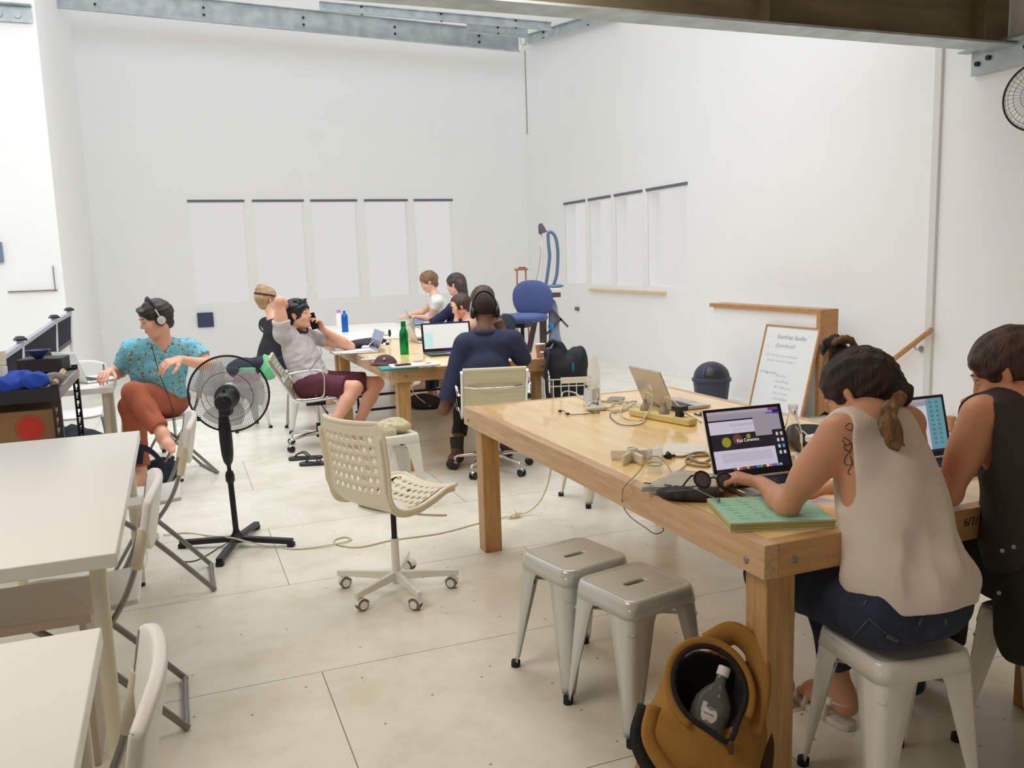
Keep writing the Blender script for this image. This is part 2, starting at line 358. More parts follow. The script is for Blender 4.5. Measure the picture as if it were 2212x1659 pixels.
purlin(PV(78, -12, 12.2), PV(1120, 92, 12.4), .27, .07, 5, 'long galvanised purlin running above the back wall to the roof corner')
purlin(PU(1134, 88, RWU-.1), PU(1330, 30, RWU-.1), .14, .06, 2, 'short galvanised purlin rising along the top of the right wall')
purlin(PV(690, 14, 11.3), PV(1190, 58, 11.3), .10, .05, 3, 'galvanised cross rail between the two beams, farther one')
purlin(PV(1008, 60, 11.9), PV(1140, 72, 11.9), .13, .05, 1, 'short stub of galvanised rail at the roof corner')
# chain with hook
ch = thing('hanging_chain', 'thin metal chain hanging from the roof corner beside the long purlin', 'chain', PV(1134, 105, 12.3))
b = B(); p = PV(1131, 62, 12.3); q = PV(1134, 108, 12.3); b.tube(curve_pts([p, PV(1125, 85, 12.3), q, PV(1142, 100, 12.3), PV(1137, 92, 12.3)], 6), .012, 8); part(b, 'hook', WHITEM, ch, world=True)
b = B(); top = PV(1134, 110, 12.3); bot = PV(1139, 290, 12.3); n = 34
for k in range(n):
    c = top+(bot-top)*(k+.5)/n; hx = U if k % 2 else V
    b.tube([c+hx*.011*cos(a)+Z*.024*sin(a) for a in np.linspace(0, 2*pi, 9)[:-1]], .0035, 5, closed=True)
part(b, 'links', GREYT, ch, world=True)
# handrail on right wall
hr = thing('handrail', 'round wooden stair handrail on a steel bracket on the right wall', 'handrail', PU(2015, 707, RWU-.07))
b = B(); a = PU(2013, 712, RWU-.08); c = PU(1915, 788, RWU-.08); c = a+(c-a)*2.2; b.tube([a, c], .022, 16); part(b, 'rail', OAK, hr, world=True)
b = B(); m0 = a+(c-a)*.16; b.tube(curve_pts([m0-Z*.02, m0-Z*.055, m0-Z*.06+U*.04, m0-Z*.06+U*.078], 5), .007, 8); b.tube([m0-Z*.06+U*.066, m0-Z*.06+U*.078], .028, 16); part(b, 'bracket', ALU, hr, world=True)
# whiteboard leaning on the half wall
wb0 = np.array([2.303, 8.189, 0]); wb1 = np.array([2.575, 7.531, 0]); along = nrm(wb1-wb0); wlen = np.linalg.norm(wb1-wb0)+.02
hgt = .80; lean = U*.20; upv = nrm(Z*hgt+lean); nv = nrm(np.cross(upv, along)); 
if nv@U > 0: nv = -nv
wt = thing('whiteboard', 'small framed whiteboard with black handwriting leaning on the white half wall', 'whiteboard', (wb0+wb1)/2)
cc = (wb0+wb1)/2+upv*.41; RB = np.column_stack([along, nv, upv])
b = B(); b.box(cc, (wlen-.03, .008, .80), RB); part(b, 'panel', mat('whiteboard_surface', (.82, .84, .85), .2), wt, world=True)
b = B()
for sx in (-1, 1): b.box(cc+along*sx*(wlen/2-.008), (.018, .022, .82), RB)
for sz in (-1, 1): b.box(cc+upv*sz*.404, (wlen-.03, .022, .016), RB)
part(b, 'frame', OAK, wt, world=True, label='thin wooden frame')
PEN = mat('marker_ink', (.12, .12, .14), .6)
RTX = np.column_stack([along, upv, nv])
def wtext(s, x, y, size):
    loc = cc-np.array(wt.location)+along*x+upv*y+nv*.0055
    text(s, size, PEN, wt, loc, RTX, 'handwriting', ext=.0002, off=-.0012, shear=.2)
for s, x, y, sz in (('v//', -.30, .29, .03), ('Startfree Studio \'', -.18, .285, .062), ('L.', -.29, .20, .04), ('@startfreeD!', -.18, .205, .05), ("[Let's do this as we will update", -.29, .115, .036), ('fantastic sunshine weekly ]', -.26, .065, .036),
                   ('[WORKSHOPS]', -.32, -.055, .036), ('- Branding', -.10, -.07, .036), ('- Social Media', -.10, -.125, .036), ('- PR + Marketing', -.10, -.18, .036), ('- Sales Growth', -.10, -.235, .036), ('+ AND MORE!', -.10, -.29, .036)):
    wtext(s, x, y, sz)
# small fittings
b = B(); b.box(PU(2053, 915, RWU-.03), (.05, .06, .12), YAW); solo(b, 'wood_block', 'small wooden block low on the right wall above the floor', 'block', OAK)
b = B(); p = PV(444, 691, BWV-.02); b.box(p, (.23, .03, .22), YAW); b.box(p-V*.017+U*.105-Z*.06, (.02, .01, .03), YAW); solo(b, 'wall_box', 'dark square control box on the white back wall', 'control box', mat('navy_grey_plastic', srgb(62, 70, 100), .5), bev=.008)
b = B(); p = PU(1246, 667, RWU-.02); b.box(p, (.03, .10, .055), YAW); solo(b, 'wall_socket', 'small dark socket on the far right wall', 'socket', mat('dark_grey_plastic', (.15, .16, .17), .5), bev=.004)
b = B(); p = PV(0, 545, 9.78); b.box(p, (.05, .03, .2), YAW); solo(b, 'wall_socket', 'grey switch plate at the left edge of the picture', 'switch', mat('grey_blue_plastic', srgb(120, 130, 155), .5), bev=.004)
b = B(); p = UV(-1.3, 9.785, 1.33); b.box(p, (.44, .012, .012), YAW); b.box(UV(-1.1, 9.785, 1.45), (.008, .012, .25), YAW); solo(b, 'wall_conduit', 'thin grey conduit line on the left wall', 'conduit', GREYT)
# ------------------------------------------------------------------ work tables of pine and plywood
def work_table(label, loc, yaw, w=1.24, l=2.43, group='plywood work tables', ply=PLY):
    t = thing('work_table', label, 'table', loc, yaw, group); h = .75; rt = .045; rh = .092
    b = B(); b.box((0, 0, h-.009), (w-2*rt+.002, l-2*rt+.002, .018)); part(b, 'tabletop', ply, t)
    for sx in (-1, 1):
        b = B(); b.box((sx*(w/2-rt/2), 0, h-rh/2), (rt, l, rh)); part(b, 'rail', mat('pine_rail_long', srgb(214, 180, 140), .42, var=.2, vscale=5, stretch=(14, 1, 14), alt=srgb(190, 150, 108), coat=.15), t, bev=.002, label='long side rail with end grain at the corner')
    for sy in (-1, 1):
        b = B(); b.box((0, sy*(l/2-rt/2), h-rh/2), (w-2*rt-.001, rt, rh)); part(b, 'rail', PINE, t, bev=.002)
    for sx in (-1, 1):
        for sy in (-1, 1):
            b = B(); b.box((sx*(w/2-rt-.046), sy*(l/2-rt-.046), (h-.02)/2), (.092, .092, h-.02)); part(b, 'leg', PINEZ, t, bev=.003)
            for (x, y, dx, dy, z) in ((sx*(w/2-rt-.05), sy*l/2, 0, sy, h-.05), (sx*w/2, sy*(l/2-rt-.03), sx, 0, h-.06)):
                b = B(); b.lathe([(0, .005), (.006, .0045), (.010, .002), (.011, 0)], (x, y, z), (rx(-pi/2*dy) if dy else ry(pi/2*dx)), 14); part(b, 'bolt', GREYT, t)
    return t
wt1 = work_table('large plywood work table in front, two people typing at its near end', UV(1.345+.62, 1.72+1.215, 0), YAW)
for s_, x_, y_, z_ in (('6/7/13', 2082, 1138, .034),): text(s_, z_, mat('burnt_marks', (.05, .03, .02), .8), wt1, PV(x_, y_, 1.7185), np.column_stack([U, Z, -V]), 'pencilled_date', .0003, world=True)
work_table('plywood work table in the middle, with green bottle and large dark laptop', UV(1.385+.62, 5.855+1.215, 0), YAW)
work_table('far pale-topped work table with the tall blue bottle', UV(1.385+.62, 8.33+1.215, 0), YAW, ply=mat('overexposed_top', (.86, .85, .81), .35))  # plywood top whitened, overexposure put into its colour
# ------------------------------------------------------------------ white lacquered tables
def white_table(label, loc, yaw, w, l, h=.74, legr=.022, group='white slab tables'):
    t = thing('white_table', label, 'table', loc, yaw, group)
    b = B(); b.box((0, 0, h-.02), (w, l, .04)); part(b, 'tabletop', mat('white_table_laminate', (.77, .77, .73), .28), t, bev=.003)
    for sx in (-1, 1):
        for sy in (-1, 1):
            b = B(); x, y = sx*(w/2-.055), sy*(l/2-.07); b.cyl((x, y, .02), (x, y, h-.04), legr, n=18); o = part(b, 'leg', mat('cream_lacquered_leg', (.66, .62, .50), .35), t)
            b = B(); b.cyl((x, y, 0), (x, y, .02), legr-.003, n=14); part(b, 'foot', RUBBER, o)
    return t
white_table('long white table at the left edge of the room, bare top', UV(-.2-.3, 2.47+.96), YAW, .6, 1.92)
white_table('white table in the bottom left corner, nearest of the white tables', UV(-.2-.3, 1.95-.96), YAW, .6, 1.92)
white_table('white table with white laptop beside the person in the blue patterned shirt', UV(-.42-.375, 6.2+.3), YAW, .75, .6)
t = thing('low_bench', 'low white bench slab under the long white table', 'bench', UV(-.83, 2.90), YAW)
b = B(); b.box((0, 0, .475), (1.05, .36, .03)); part(b, 'seat', mat('bench_laminate', (.52, .44, .36), .4), t, bev=.003)
for sx in (-1, 1):
    b = B(); b.box((sx*.50, 0, .23), (.02, .33, .46)); part(b, 'side_panel', mat('bench_laminate', (.52, .44, .36), .4), t, bev=.003)
# ------------------------------------------------------------------ metal stools
def rsq(h, r, n=40):
    pts = []
    for q in range(4):
        cx, cy = ((h-r), (h-r)); a0 = q*pi/2
        for k in range(n//4):
            a = a0+(k+.5)/(n//4)*pi/2; c, s_ = cos(a0), sin(a0); x = cx*c-cy*s_+r*cos(a); y = cx*s_+cy*c+r*sin(a)
            # cx,cy rotate with the quadrant
            pts.append((x, y))
    return pts
def make_stool(label, loc, yaw, m, group):
    t = thing('metal_stool', label, 'stool', loc, yaw, group); H = .445; n = 40
    b = B(); rings = []
    slot = []
    for k in range(n):
        a = 2*pi*(k+.5)/n; x, y = cos(a), sin(a); slot.append((.024*x+(.0), .014*y) if 0 else ((.034 if x > 0 else -.034)*min(1,abs(x)*2.2)+x*.010, y*.012))
    rings.append([(x, y, H-.012) for x, y in slot]); rings += [[(p[0]*k_, p[1]*k2, H-.005) for p in slot] for k_, k2 in ((1.08, 1.2), (1.14, 1.35))]
    for hs, r, z in ((.07, .03, H-.005), (.112, .034, H-.005), (.119, .034, H-.005), (.1225, .034, H-.0045), (.127, .035, H-.002), (.133, .037, H-.001), (.138, .038, H-.005), (.141, .039, H-.014), (.147, .040, H-.055)):
        rings.append([(x, y, z) for x, y in rsq(hs, r, n)])
    b.add([p for r_ in rings for p in r_], [(i*n+j, i*n+(j+1) % n, (i+1)*n+(j+1) % n, (i+1)*n+j) for i in range(len(rings)-1) for j in range(n)])
    part(b, 'seat', m, t, solid=.0025, ang=80)
    for sx, sy in ((1, 1), (-1, 1), (-1, -1), (1, -1)):
        b = B(); rows = 14
        def sec(s):
            z = H-.022-s*(H-.045); c = .140+(.170-.140)*s; w = .115*(1-s)**1.0+.034*s if s > .16 else .115+.03*(1-s/.16)**2; w = max(w, .03)*(1 if s > .1 else 1); r = .03
            if s <= .16: w = .094+.045*(1-s/.16)**2.2
            else: w = .094+(.032-.094)*(s-.16)/.84
            P_ = [(c-w, c), (c-w*.6, c), (c-r, c)]
            for k in range(1, 5): a = pi/2*(1-k/5); P_.append((c-r+r*cos(a), c-r+r*sin(a)))
            P_ += [(c, c-r), (c, c-w*.6), (c, c-w)]
            return [(x*sx, y*sy, z) for x, y in P_]
        R_ = [sec(i/rows) for i in range(rows+1)]; k = len(R_[0])
        vs = [p for r_ in R_ for p in r_]; b.add(vs, [((i*k+j), (i*k+j+1), ((i+1)*k+j+1), ((i+1)*k+j)) if sx*sy > 0 else ((i*k+j), ((i+1)*k+j), ((i+1)*k+j+1), (i*k+j+1)) for i in range(rows) for j in range(k-1)])
        lg = part(b, 'leg', m, t, solid=.0025, ang=50)
        # pressed rib and rubber foot
        b = B(); b.cyl((sx*.162, sy*.162, .0), (sx*.161, sy*.161, .022), .017, n=12); part(b, 'rubber_foot', RUBBER, lg)
        b = B(); b.box((sx*.112, sy*.112, .335), (.022, .022, .018), pi/4); part(b, 'brace_pad', RUBBER, lg)
    b = B()
    for a, c in (((.14, .14), (-.14, -.14)), ((.14, -.14), (-.14, .14))): b.bar((*a, .345), (*c, .345), .022, .004)
    part(b, 'cross_brace', m, t)
    return t
gs = 'silver metal stools under the work table'; gw = 'white metal stools'
stool = make_stool('silver metal stool behind its twin, farther from the mustard backpack', UV(0, 0), 0, GREYM, gs)
stool.location = Vector(tuple(map(float, (.205, 2.945, 0)))); stool.rotation_euler.z = radians(33)
dup(stool, (.380, 2.664, 0), radians(33), 'silver metal stool right behind the mustard backpack, nearest of the silver pair')
wst = make_stool('white metal stool carrying the person in the white sleeveless top', (1.014, 2.204, 0), radians(14), WHITEM, gw)
dup(wst, (1.53, 2.33, 0), radians(22), 'white metal stool under the person in the dark sleeveless top')
dup(wst, UV(2.36, 4.66), YAW+.1, 'white metal stool seen below the far side of the front table')
dup(wst, UV(1.20, 5.20), YAW+.12, 'white metal stool carrying the crumpled beige cloth')
dup(wst, UV(1.05, 7.95), YAW, 'white metal stool behind the office chair of the person on the phone')
dup(wst, UV(.55, 8.3), YAW+.3, 'white metal stool loaded with the dark bag and the pink and green packages')
dup(wst, UV(-.30, 7.35), YAW+.2, 'white metal stool behind the white laptop table and the person in the blue patterned shirt')
# ------------------------------------------------------------------ folding chairs
def make_folding(label, loc, yaw, group):
    t = thing('folding_chair', label, 'folding chair', loc, yaw, group); w = .205
    for sx in (-1, 1):
        b = B(); b.tube(curve_pts([(sx*w, -.20, .785), (sx*w, -.165, .62), (sx*w, -.10, .46), (sx*w, .02, .30), (sx*w, .20, .012)], 5), .0125, 10, sx=.75); part(b, 'front_frame', GREYT, t)
    b = B(); b.tube(curve_pts([(-w+.022, .15, .43), (-w+.022, -.02, .28), (-w+.022, -.24, .03), (-w+.04, -.255, .013), (0, -.255, .013), (w-.04, -.255, .013), (w-.022, -.24, .03), (w-.022, -.02, .28), (w-.022, .15, .43)], 5), .0115, 10); part(b, 'rear_frame', GREYT, t)
    b = B(); b.tube([(-w, .19, .028), (w, .19, .028)], .010, 8); part(b, 'crossbar', GREYT, t)
    b = B()
    def seat(i, j):
        x = (i-.5)*.37; y = -.15+j*.37; e = 1-.10*(abs(i-.5)*2)**4*(1 if j > .5 else 1); return (x*(1-.06*(1-j)), y, .445+.014*(abs(i-.5)*2)**3-.012*sin(pi*j)-.02*max(0, j-.85)/.15*.6)
    b.grid(seat, 14, 12); part(b, 'seat', WHITEP, t, solid=.018, ang=60, bev=.004)
    b = B()
    def back(i, j):
        a = (i-.5)*2; top = .82-.035*abs(a)**4; bot = .60+.09*abs(a)**4; z = bot+(top-bot)*j; return (a*.220, -.205-.0*a+.0+(.80-z)*.19-.030*(1-a*a), z)
    b.grid(back, 16, 8); part(b, 'backrest', WHITEP, t, solid=.026, ang=60, bev=.008)
    for sx in (-1, 1):
        b = B(); b.tube([(sx*w, -.186, .70), (sx*w, -.155, .575)], .0165, 10); part(b, 'frame_sleeve', mat('cream_sleeve', (.66, .60, .46), .4), t)
    return t
gf = 'white folding chairs with grey tube frames'
fc = make_folding('white folding chair at the far end of the long white table', UV(-.19, 4.27), YAW+pi/2, gf)
dup(fc, UV(-.33, 3.02), YAW+pi/2, 'white folding chair tucked halfway along the long white table, half hidden')
dup(fc, UV(-.31, 1.58), YAW+pi/2, 'white folding chair in the bottom left corner, nearest of all chairs')
dup(fc, (-2.50, 6.14, 0), radians(128), 'white folding chair under the person in the blue patterned shirt')
dup(fc, UV(-.75, 7.15), YAW+pi, 'white folding chair beyond the white laptop table, mostly hidden')
dup(fc, UV(-1.0, 2.25), YAW-pi/2, 'folded-frame chair on the far side of the long white table, only legs showing')
# ------------------------------------------------------------------ perforated swivel chair
def perforated_chair():
    t = thing('swivel_chair', 'cream perforated plastic swivel chair on a white five-star base', 'swivel chair', P(858, 1275, 0), radians(-46+90)-pi/2+radians(4))
    prof = curve_pts([(-.262, .405), (-.235, .30), (-.205, .17), (-.185, .06), (-.13, -.005), (-.03, -.02), (.08, .0), (.16, .025), (.235, .02)], 10)
    prof = [np.array(p) for p in prof]; L = np.cumsum([0]+[np.linalg.norm(prof[i+1]-prof[i]) for i in range(len(prof)-1)]); tot = L[-1]
    def pt(s, a):  # s along, a across -1..1
        d = s*tot; i = min(len(L)-2, int(np.searchsorted(L, d)-1 if d > 0 else 0)); f = (d-L[i])/(L[i+1]-L[i]); p = prof[i]*(1-f)+prof[i+1]*f
        w = .208-.012*s; isb = max(0, 1-s/.5); y, z = p
        cur = a*a; y += cur*.05*isb; z += cur*.028*(1-isb)*min(1, s*1.2); x = a*w
        # rounded corners
        if s < .08: x *= 1-.14*(1-s/.08)**2*abs(a)**2
        if s > .93: x *= 1-.12*((s-.93)/.07)**2
        return (x, y, z+.43)
    b = B(); NS, NT = 17, 10; ds, dt = 1/NS, 2/NT; H8 = 16
    for i in range(NS):
        for j in range(NT):
            s0, a0 = i*ds, -1+j*dt; hole = (1 <= i <= 6 or 10 <= i <= 15) and 1 <= j <= 8
            if not hole:
                for p_ in range(2):
                    for q_ in range(2): b.add([pt(s0+ds*(p_)/2, a0+dt*q_/2), pt(s0+ds*(p_+1)/2, a0+dt*q_/2), pt(s0+ds*(p_+1)/2, a0+dt*(q_+1)/2), pt(s0+ds*p_/2, a0+dt*(q_+1)/2)], [(0, 1, 2, 3)])
            else:
                o, ii, rr = [], [], .31
                for k in range(H8):
                    an = 2*pi*k/H8+pi/4; c, s_ = cos(an), sin(an); m_ = max(abs(c), abs(s_)); o.append(pt(s0+ds*(.5+.5*c/m_), a0+dt*(.5+.5*s_/m_)))
                    ii.append(pt(s0+ds*(.5+rr*.8*c), a0+dt*(.5+rr*s_)))
                b.add(o+ii, [(k, (k+1) % H8, H8+(k+1) % H8, H8+k) for k in range(H8)])
    o = part(b, 'seat_shell', CREAM, t, ang=0); o.data.validate()
    import bmesh
    bm = bmesh.new(); bm.from_mesh(o.data); bmesh.ops.remove_doubles(bm, verts=bm.verts, dist=.0008); bmesh.ops.recalc_face_normals(bm, faces=bm.faces); bm.to_mesh(o.data); bm.free()
    o.data.polygons.foreach_set('use_smooth', [True]*len(o.data.polygons))
    m = o.modifiers.new('s', 'SOLIDIFY'); m.thickness = .007; m.offset = 0
    # rolled rim
    rim = [pt(s, -1) for s in np.linspace(0, 1, 26)]+[pt(1, a) for a in np.linspace(-1, 1, 14)[1:]]+[pt(s, 1) for s in np.linspace(1, 0, 26)[1:]]+[pt(0, a) for a in np.linspace(1, -1, 14)[1:-1]]
    rim = [np.array(p)+np.array((np.sign(p[0])*.002 if abs(p[0]) > .17 else 0, 0, 0)) for p in rim]
    b = B(); b.tube(rim, .010, 10, closed=True, sx=1.0); part(b, 'rim', CREAM, o, ang=0)
    for sx in (-1, 1):
        b = B(); pr = [np.array(pt(s, sx))+np.array((0, 0, 0)) for s in np.linspace(.06, .97, 30)]
        fl = []
        for k, p in enumerate(pr):
            s = .06+.91*k/29; dn = np.array((0, -1.0, -.15)) if s < .38 else (np.array((0, -.4, -1.0)) if s < .55 else np.array((0, 0, -1.0))); fl.append(p+nrm(dn)*.026)
        n = len(pr); b.add(pr+fl, [(k, k+1, n+k+1, n+k) for k in range(n-1)]); part(b, 'side_flange', CREAM, o, solid=.006, ang=60)
    b = B(); b.lathe([(0, .39), (.06, .392), (.12, .402), (.155, .418), (.15, .423)], (0, 0, -.003), None, 30); part(b, 'seat_pan', WHITEP, t)
    b = B(); b.cyl((0, 0, .245), (0, 0, .40), .013, n=16); part(b, 'gas_lift', BLACK, t)
    b = B(); b.cyl((0, 0, .035), (0, 0, .25), .019, .018, n=20); part(b, 'column', WHITEM, t)
    b = B(); b.tube(curve_pts([(.05, .02, .395), (.055, .06, .38), (.06, .08, .355), (.10, .16, .335), (.13, .21, .328)], 5), .0055, 8); part(b, 'lever', WHITEM, t)
    yr = t.rotation_euler.z
    for k, (x, y) in enumerate([(728, 1270), (741, 1340), (929, 1340), (1012, 1268), (884, 1225)]):
        q = P(x, y, 0)-np.array(t.location); an = math.atan2(q[1], q[0])-yr; d = np.array((cos(an), sin(an), 0)); sd = np.array((-sin(an), cos(an), 0)); R_ = .285
        b = B(); s_ = np.array([(0, 0)]); b.add([d*.012+sd*.012+Z*.095, d*.012-sd*.012+Z*.095, d*.012-sd*.012+Z*.055, d*.012+sd*.012+Z*.055, d*R_+sd*.010+Z*.088, d*R_-sd*.010+Z*.088, d*R_-sd*.010+Z*.062, d*R_+sd*.010+Z*.062], [(0, 1, 2, 3), (4, 7, 6, 5), (0, 4, 5, 1), (1, 5, 6, 2), (2, 6, 7, 3), (3, 7, 4, 0)]); ar = part(b, 'base_arm', WHITEM, t, bev=.003)
        cn = an+radians([40, -20, 35, -15, 60][k]); cdv = np.array((cos(cn), sin(cn), 0)); cs = np.array((-sin(cn), cos(cn), 0)); c0 = d*(R_-.02)-cdv*.014+Z*.027
        b = B()
        for s2 in (-1, 1): b.cyl(c0+cs*s2*.004, c0+cs*s2*.018, .026, n=24)
        cw = part(b, 'caster_wheel', mat('caster_grey', (.20, .17, .13), .5), ar, bev=.003)
        b = B()
        for s2 in (-1, 1): b.cyl(c0+cs*s2*.018, c0+cs*s2*.0205, .018, n=20)
        b.add([(c0+cs*sg*.019+Z*.030*sin(a)+cdv*.030*cos(a)) for sg in (-1, 1) for a in np.linspace(.2, pi-.1, 10)], [(i, i+1, 11+i, 10+i) for i in range(9)]); b.cyl(c0+cdv*.014+Z*.02, c0+cdv*.014+Z*.045, .008, n=10); part(b, 'caster_hood', WHITEP, ar, solid=0)
    return t
perforated_chair()
# ------------------------------------------------------------------ ribbed office chairs on chrome
def make_office(label, loc, yaw, group):
    t = thing('office_chair', label, 'office chair', loc, yaw, group)
    prof = [np.array(p) for p in curve_pts([(-.345, .765), (-.31, .69), (-.255, .60), (-.205, .50), (-.165, .435), (-.09, .425), (.05, .435), (.17, .445), (.235, .43)], 10)]
    L = np.cumsum([0]+[np.linalg.norm(prof[i+1]-prof[i]) for i in range(len(prof)-1)]); NR = 22
    b = B(); nn = NR*6; rows = []
    for i in range(nn+1):
        d = L[-1]*i/nn; k = min(len(L)-2, max(0, int(np.searchsorted(L, d))-1)); f = (d-L[k])/(L[k+1]-L[k]); p = prof[k]*(1-f)+prof[k+1]*f; tg = nrm(prof[k+1]-prof[k]); nv_ = np.array((-tg[1], tg[0])); nv_ = nv_ if nv_[0] > 0 or nv_[1] > 0 else -nv_
        rows.append((p, nv_, abs(sin(pi*i/6))*.007))
    vs = []
    for sgn in (1, -1):
        for p, nv_, h in rows:
            for x in np.linspace(-.212, .212, 7): q = p+nv_*sgn*(.003+h*.6); vs.append((x, q[0], q[1]))
    m_ = len(rows)*7; fs = []
    for off, fl in ((0, 0), (m_, 1)):
        for i in range(nn):
            for j in range(6): q = (off+i*7+j, off+i*7+j+1, off+(i+1)*7+j+1, off+(i+1)*7+j); fs.append(q[::-1] if fl else q)
    b.add(vs, fs); part(b, 'ribbed_sling', CREAMC, t, ang=0)
    for sx in (-1, 1):
        b = B(); b.tube([(sx*.219, p[0], p[1]-.004) for p in prof[::4]]+[(sx*.219, *prof[-1])], .011, 10, sx=1.6); fr = part(b, 'side_frame', CHROME, t, ang=60)
        b = B(); b.tube(curve_pts([(sx*.24, -.245, .585), (sx*.25, -.20, .645), (sx*.253, -.10, .662), (sx*.253, .02, .668), (sx*.253, .065, .64), (sx*.248, .07, .56), (sx*.24, .06, .47), (sx*.23, .03, .44)], 6), .009, 10, sx=1.5); part(b, 'armrest', CHROME, t, ang=60)
    for zc, yc in ((.655, -.285), (.46, .0)):
        b = B(); b.tube(curve_pts([(-.216, yc+(.0), zc), (-.10, yc-.035, zc-.012), (.10, yc-.035, zc-.012), (.216, yc, zc)], 5), .009, 8); part(b, 'spreader_bar', CHROME, t, ang=60)
    b = B(); b.tube([(-.212, -.345, .772), (.212, -.345, .772)], .014, 12); part(b, 'top_roll', CREAMC, t)
    b = B(); b.box((0, -.01, .375), (.09, .16, .05)); b.bar((-.22, -.05, .42), (0, -.01, .375), .02, .02); b.bar((.22, -.05, .42), (0, -.01, .375), .02, .02); b.bar((0, .0, .375), (0, .18, .425), .05, .015); part(b, 'tilt_mechanism', BLACKM, t, bev=.006)
    b = B(); b.tube([(.03, .02, .37), (.10, .06, .32), (.16, .08, .30)], [.004, .004, .009], 8); part(b, 'tilt_lever', BLACK, t)
    b = B(); b.cyl((0, 0, .14), (0, 0, .36), .014, n=16); part(b, 'gas_lift', CHROME, t)
    b = B(); b.cyl((0, 0, .08), (0, 0, .20), .024, .021, n=16); part(b, 'column', BLACK, t)
    for k in range(5):
        an = 2*pi*k/5+.3; d = np.array((cos(an), sin(an), 0)); sd = np.array((-sin(an), cos(an), 0))
        b = B(); b.tube([d*.02+Z*.115, d*.12+Z*.118, d*.26+Z*.100, d*.285+Z*.090, d*.29+Z*.05], [.020, .016, .012, .011, .008], 10); ar = part(b, 'base_arm', CHROME, t, ang=60)
        c0 = d*.285+sd*.012+Z*.027; b = B()
        for s2 in (-1, 1): b.cyl(c0+sd*s2*.006, c0+sd*s2*.022, .026, n=20)
        part(b, 'caster_wheel', BLACK, ar, bev=.003)
        b = B(); b.ell(c0+Z*.012, (.020, .020, .021), n=10); part(b, 'caster_hood', CHROME, ar)
    return t
go = 'cream ribbed office chairs on chrome bases'
oc = make_office('cream ribbed office chair seen from behind, under the person in the navy polo', (-.15, 6.0, 0), radians(6), go)
dup(oc, (-1.62, 7.02, 0), radians(-78), 'cream ribbed office chair in side view under the person on the phone')
# ------------------------------------------------------------------ blue task chair
t = thing('task_chair', 'blue fabric task chair with rounded back beyond the middle table', 'task chair', PY(1128, 690, 8.9)*np.array((1, 1, 0)), radians(150))
BLUEF = mat('blue_seat_fabric', srgb(82, 98, 148), .85, var=.08, vscale=40, bump=.2, bscale=200)
def blob(b, c, r, e=2.6, n=24, R=None):
    vs = []; m = 14
    f = lambda x: np.sign(x)*abs(x)**(2/e)
    for i in range(m+1):
        a = -pi/2+pi*i/m
        for j in range(n): th = 2*pi*j/n; vs.append((r[0]*f(cos(a))*f(cos(th)), r[1]*f(cos(a))*f(sin(th)), r[2]*f(sin(a))))
    vs = np.array(vs); vs = vs@R.T if R is not None else vs
    return b.add(vs+np.array(c), [(i*n+j, i*n+(j+1) % n, (i+1)*n+(j+1) % n, (i+1)*n+j) for i in range(m) for j in range(n)])
zb = PY(1128, 648, 8.9)[2]
b = B(); blob(b, (0, -.24, zb), (.245, .045, .20), 2.3, R=rx(radians(-6))); part(b, 'backrest', BLUEF, t, ang=0)
zs = PY(1130, 687, 8.9)[2]
b = B(); blob(b, (0, .0, zs), (.25, .23, .05), 3); part(b, 'seat', BLUEF, t, ang=0)
b = B(); b.box((0, 0, zs-.07), (.16, .2, .05)); b.bar((0, -.12, zs-.06), (0, -.27, zs-.04), .05, .015); b.bar((0, -.27, zs-.05), (0, -.27, zb), .05, .015); part(b, 'mechanism', BLACK, t, bev=.006)
b = B(); b.cyl((0, 0, .3), (0, 0, zs-.07), .02, n=14); b.cyl((0, 0, .1), (0, 0, .45), .03, n=14); part(b, 'column', BLACK, t)
for k in range(5):
    an = 2*pi*k/5; d = np.array((cos(an), sin(an), 0)); b = B(); b.tube([Z*.11, d*.28+Z*.07], [.025, .015], 8); b.cyl(d*.28+np.array((-.02, 0, .03)), d*.28+np.array((.02, 0, .03)), .03, n=14); part(b, 'base_arm', BLACK, t)
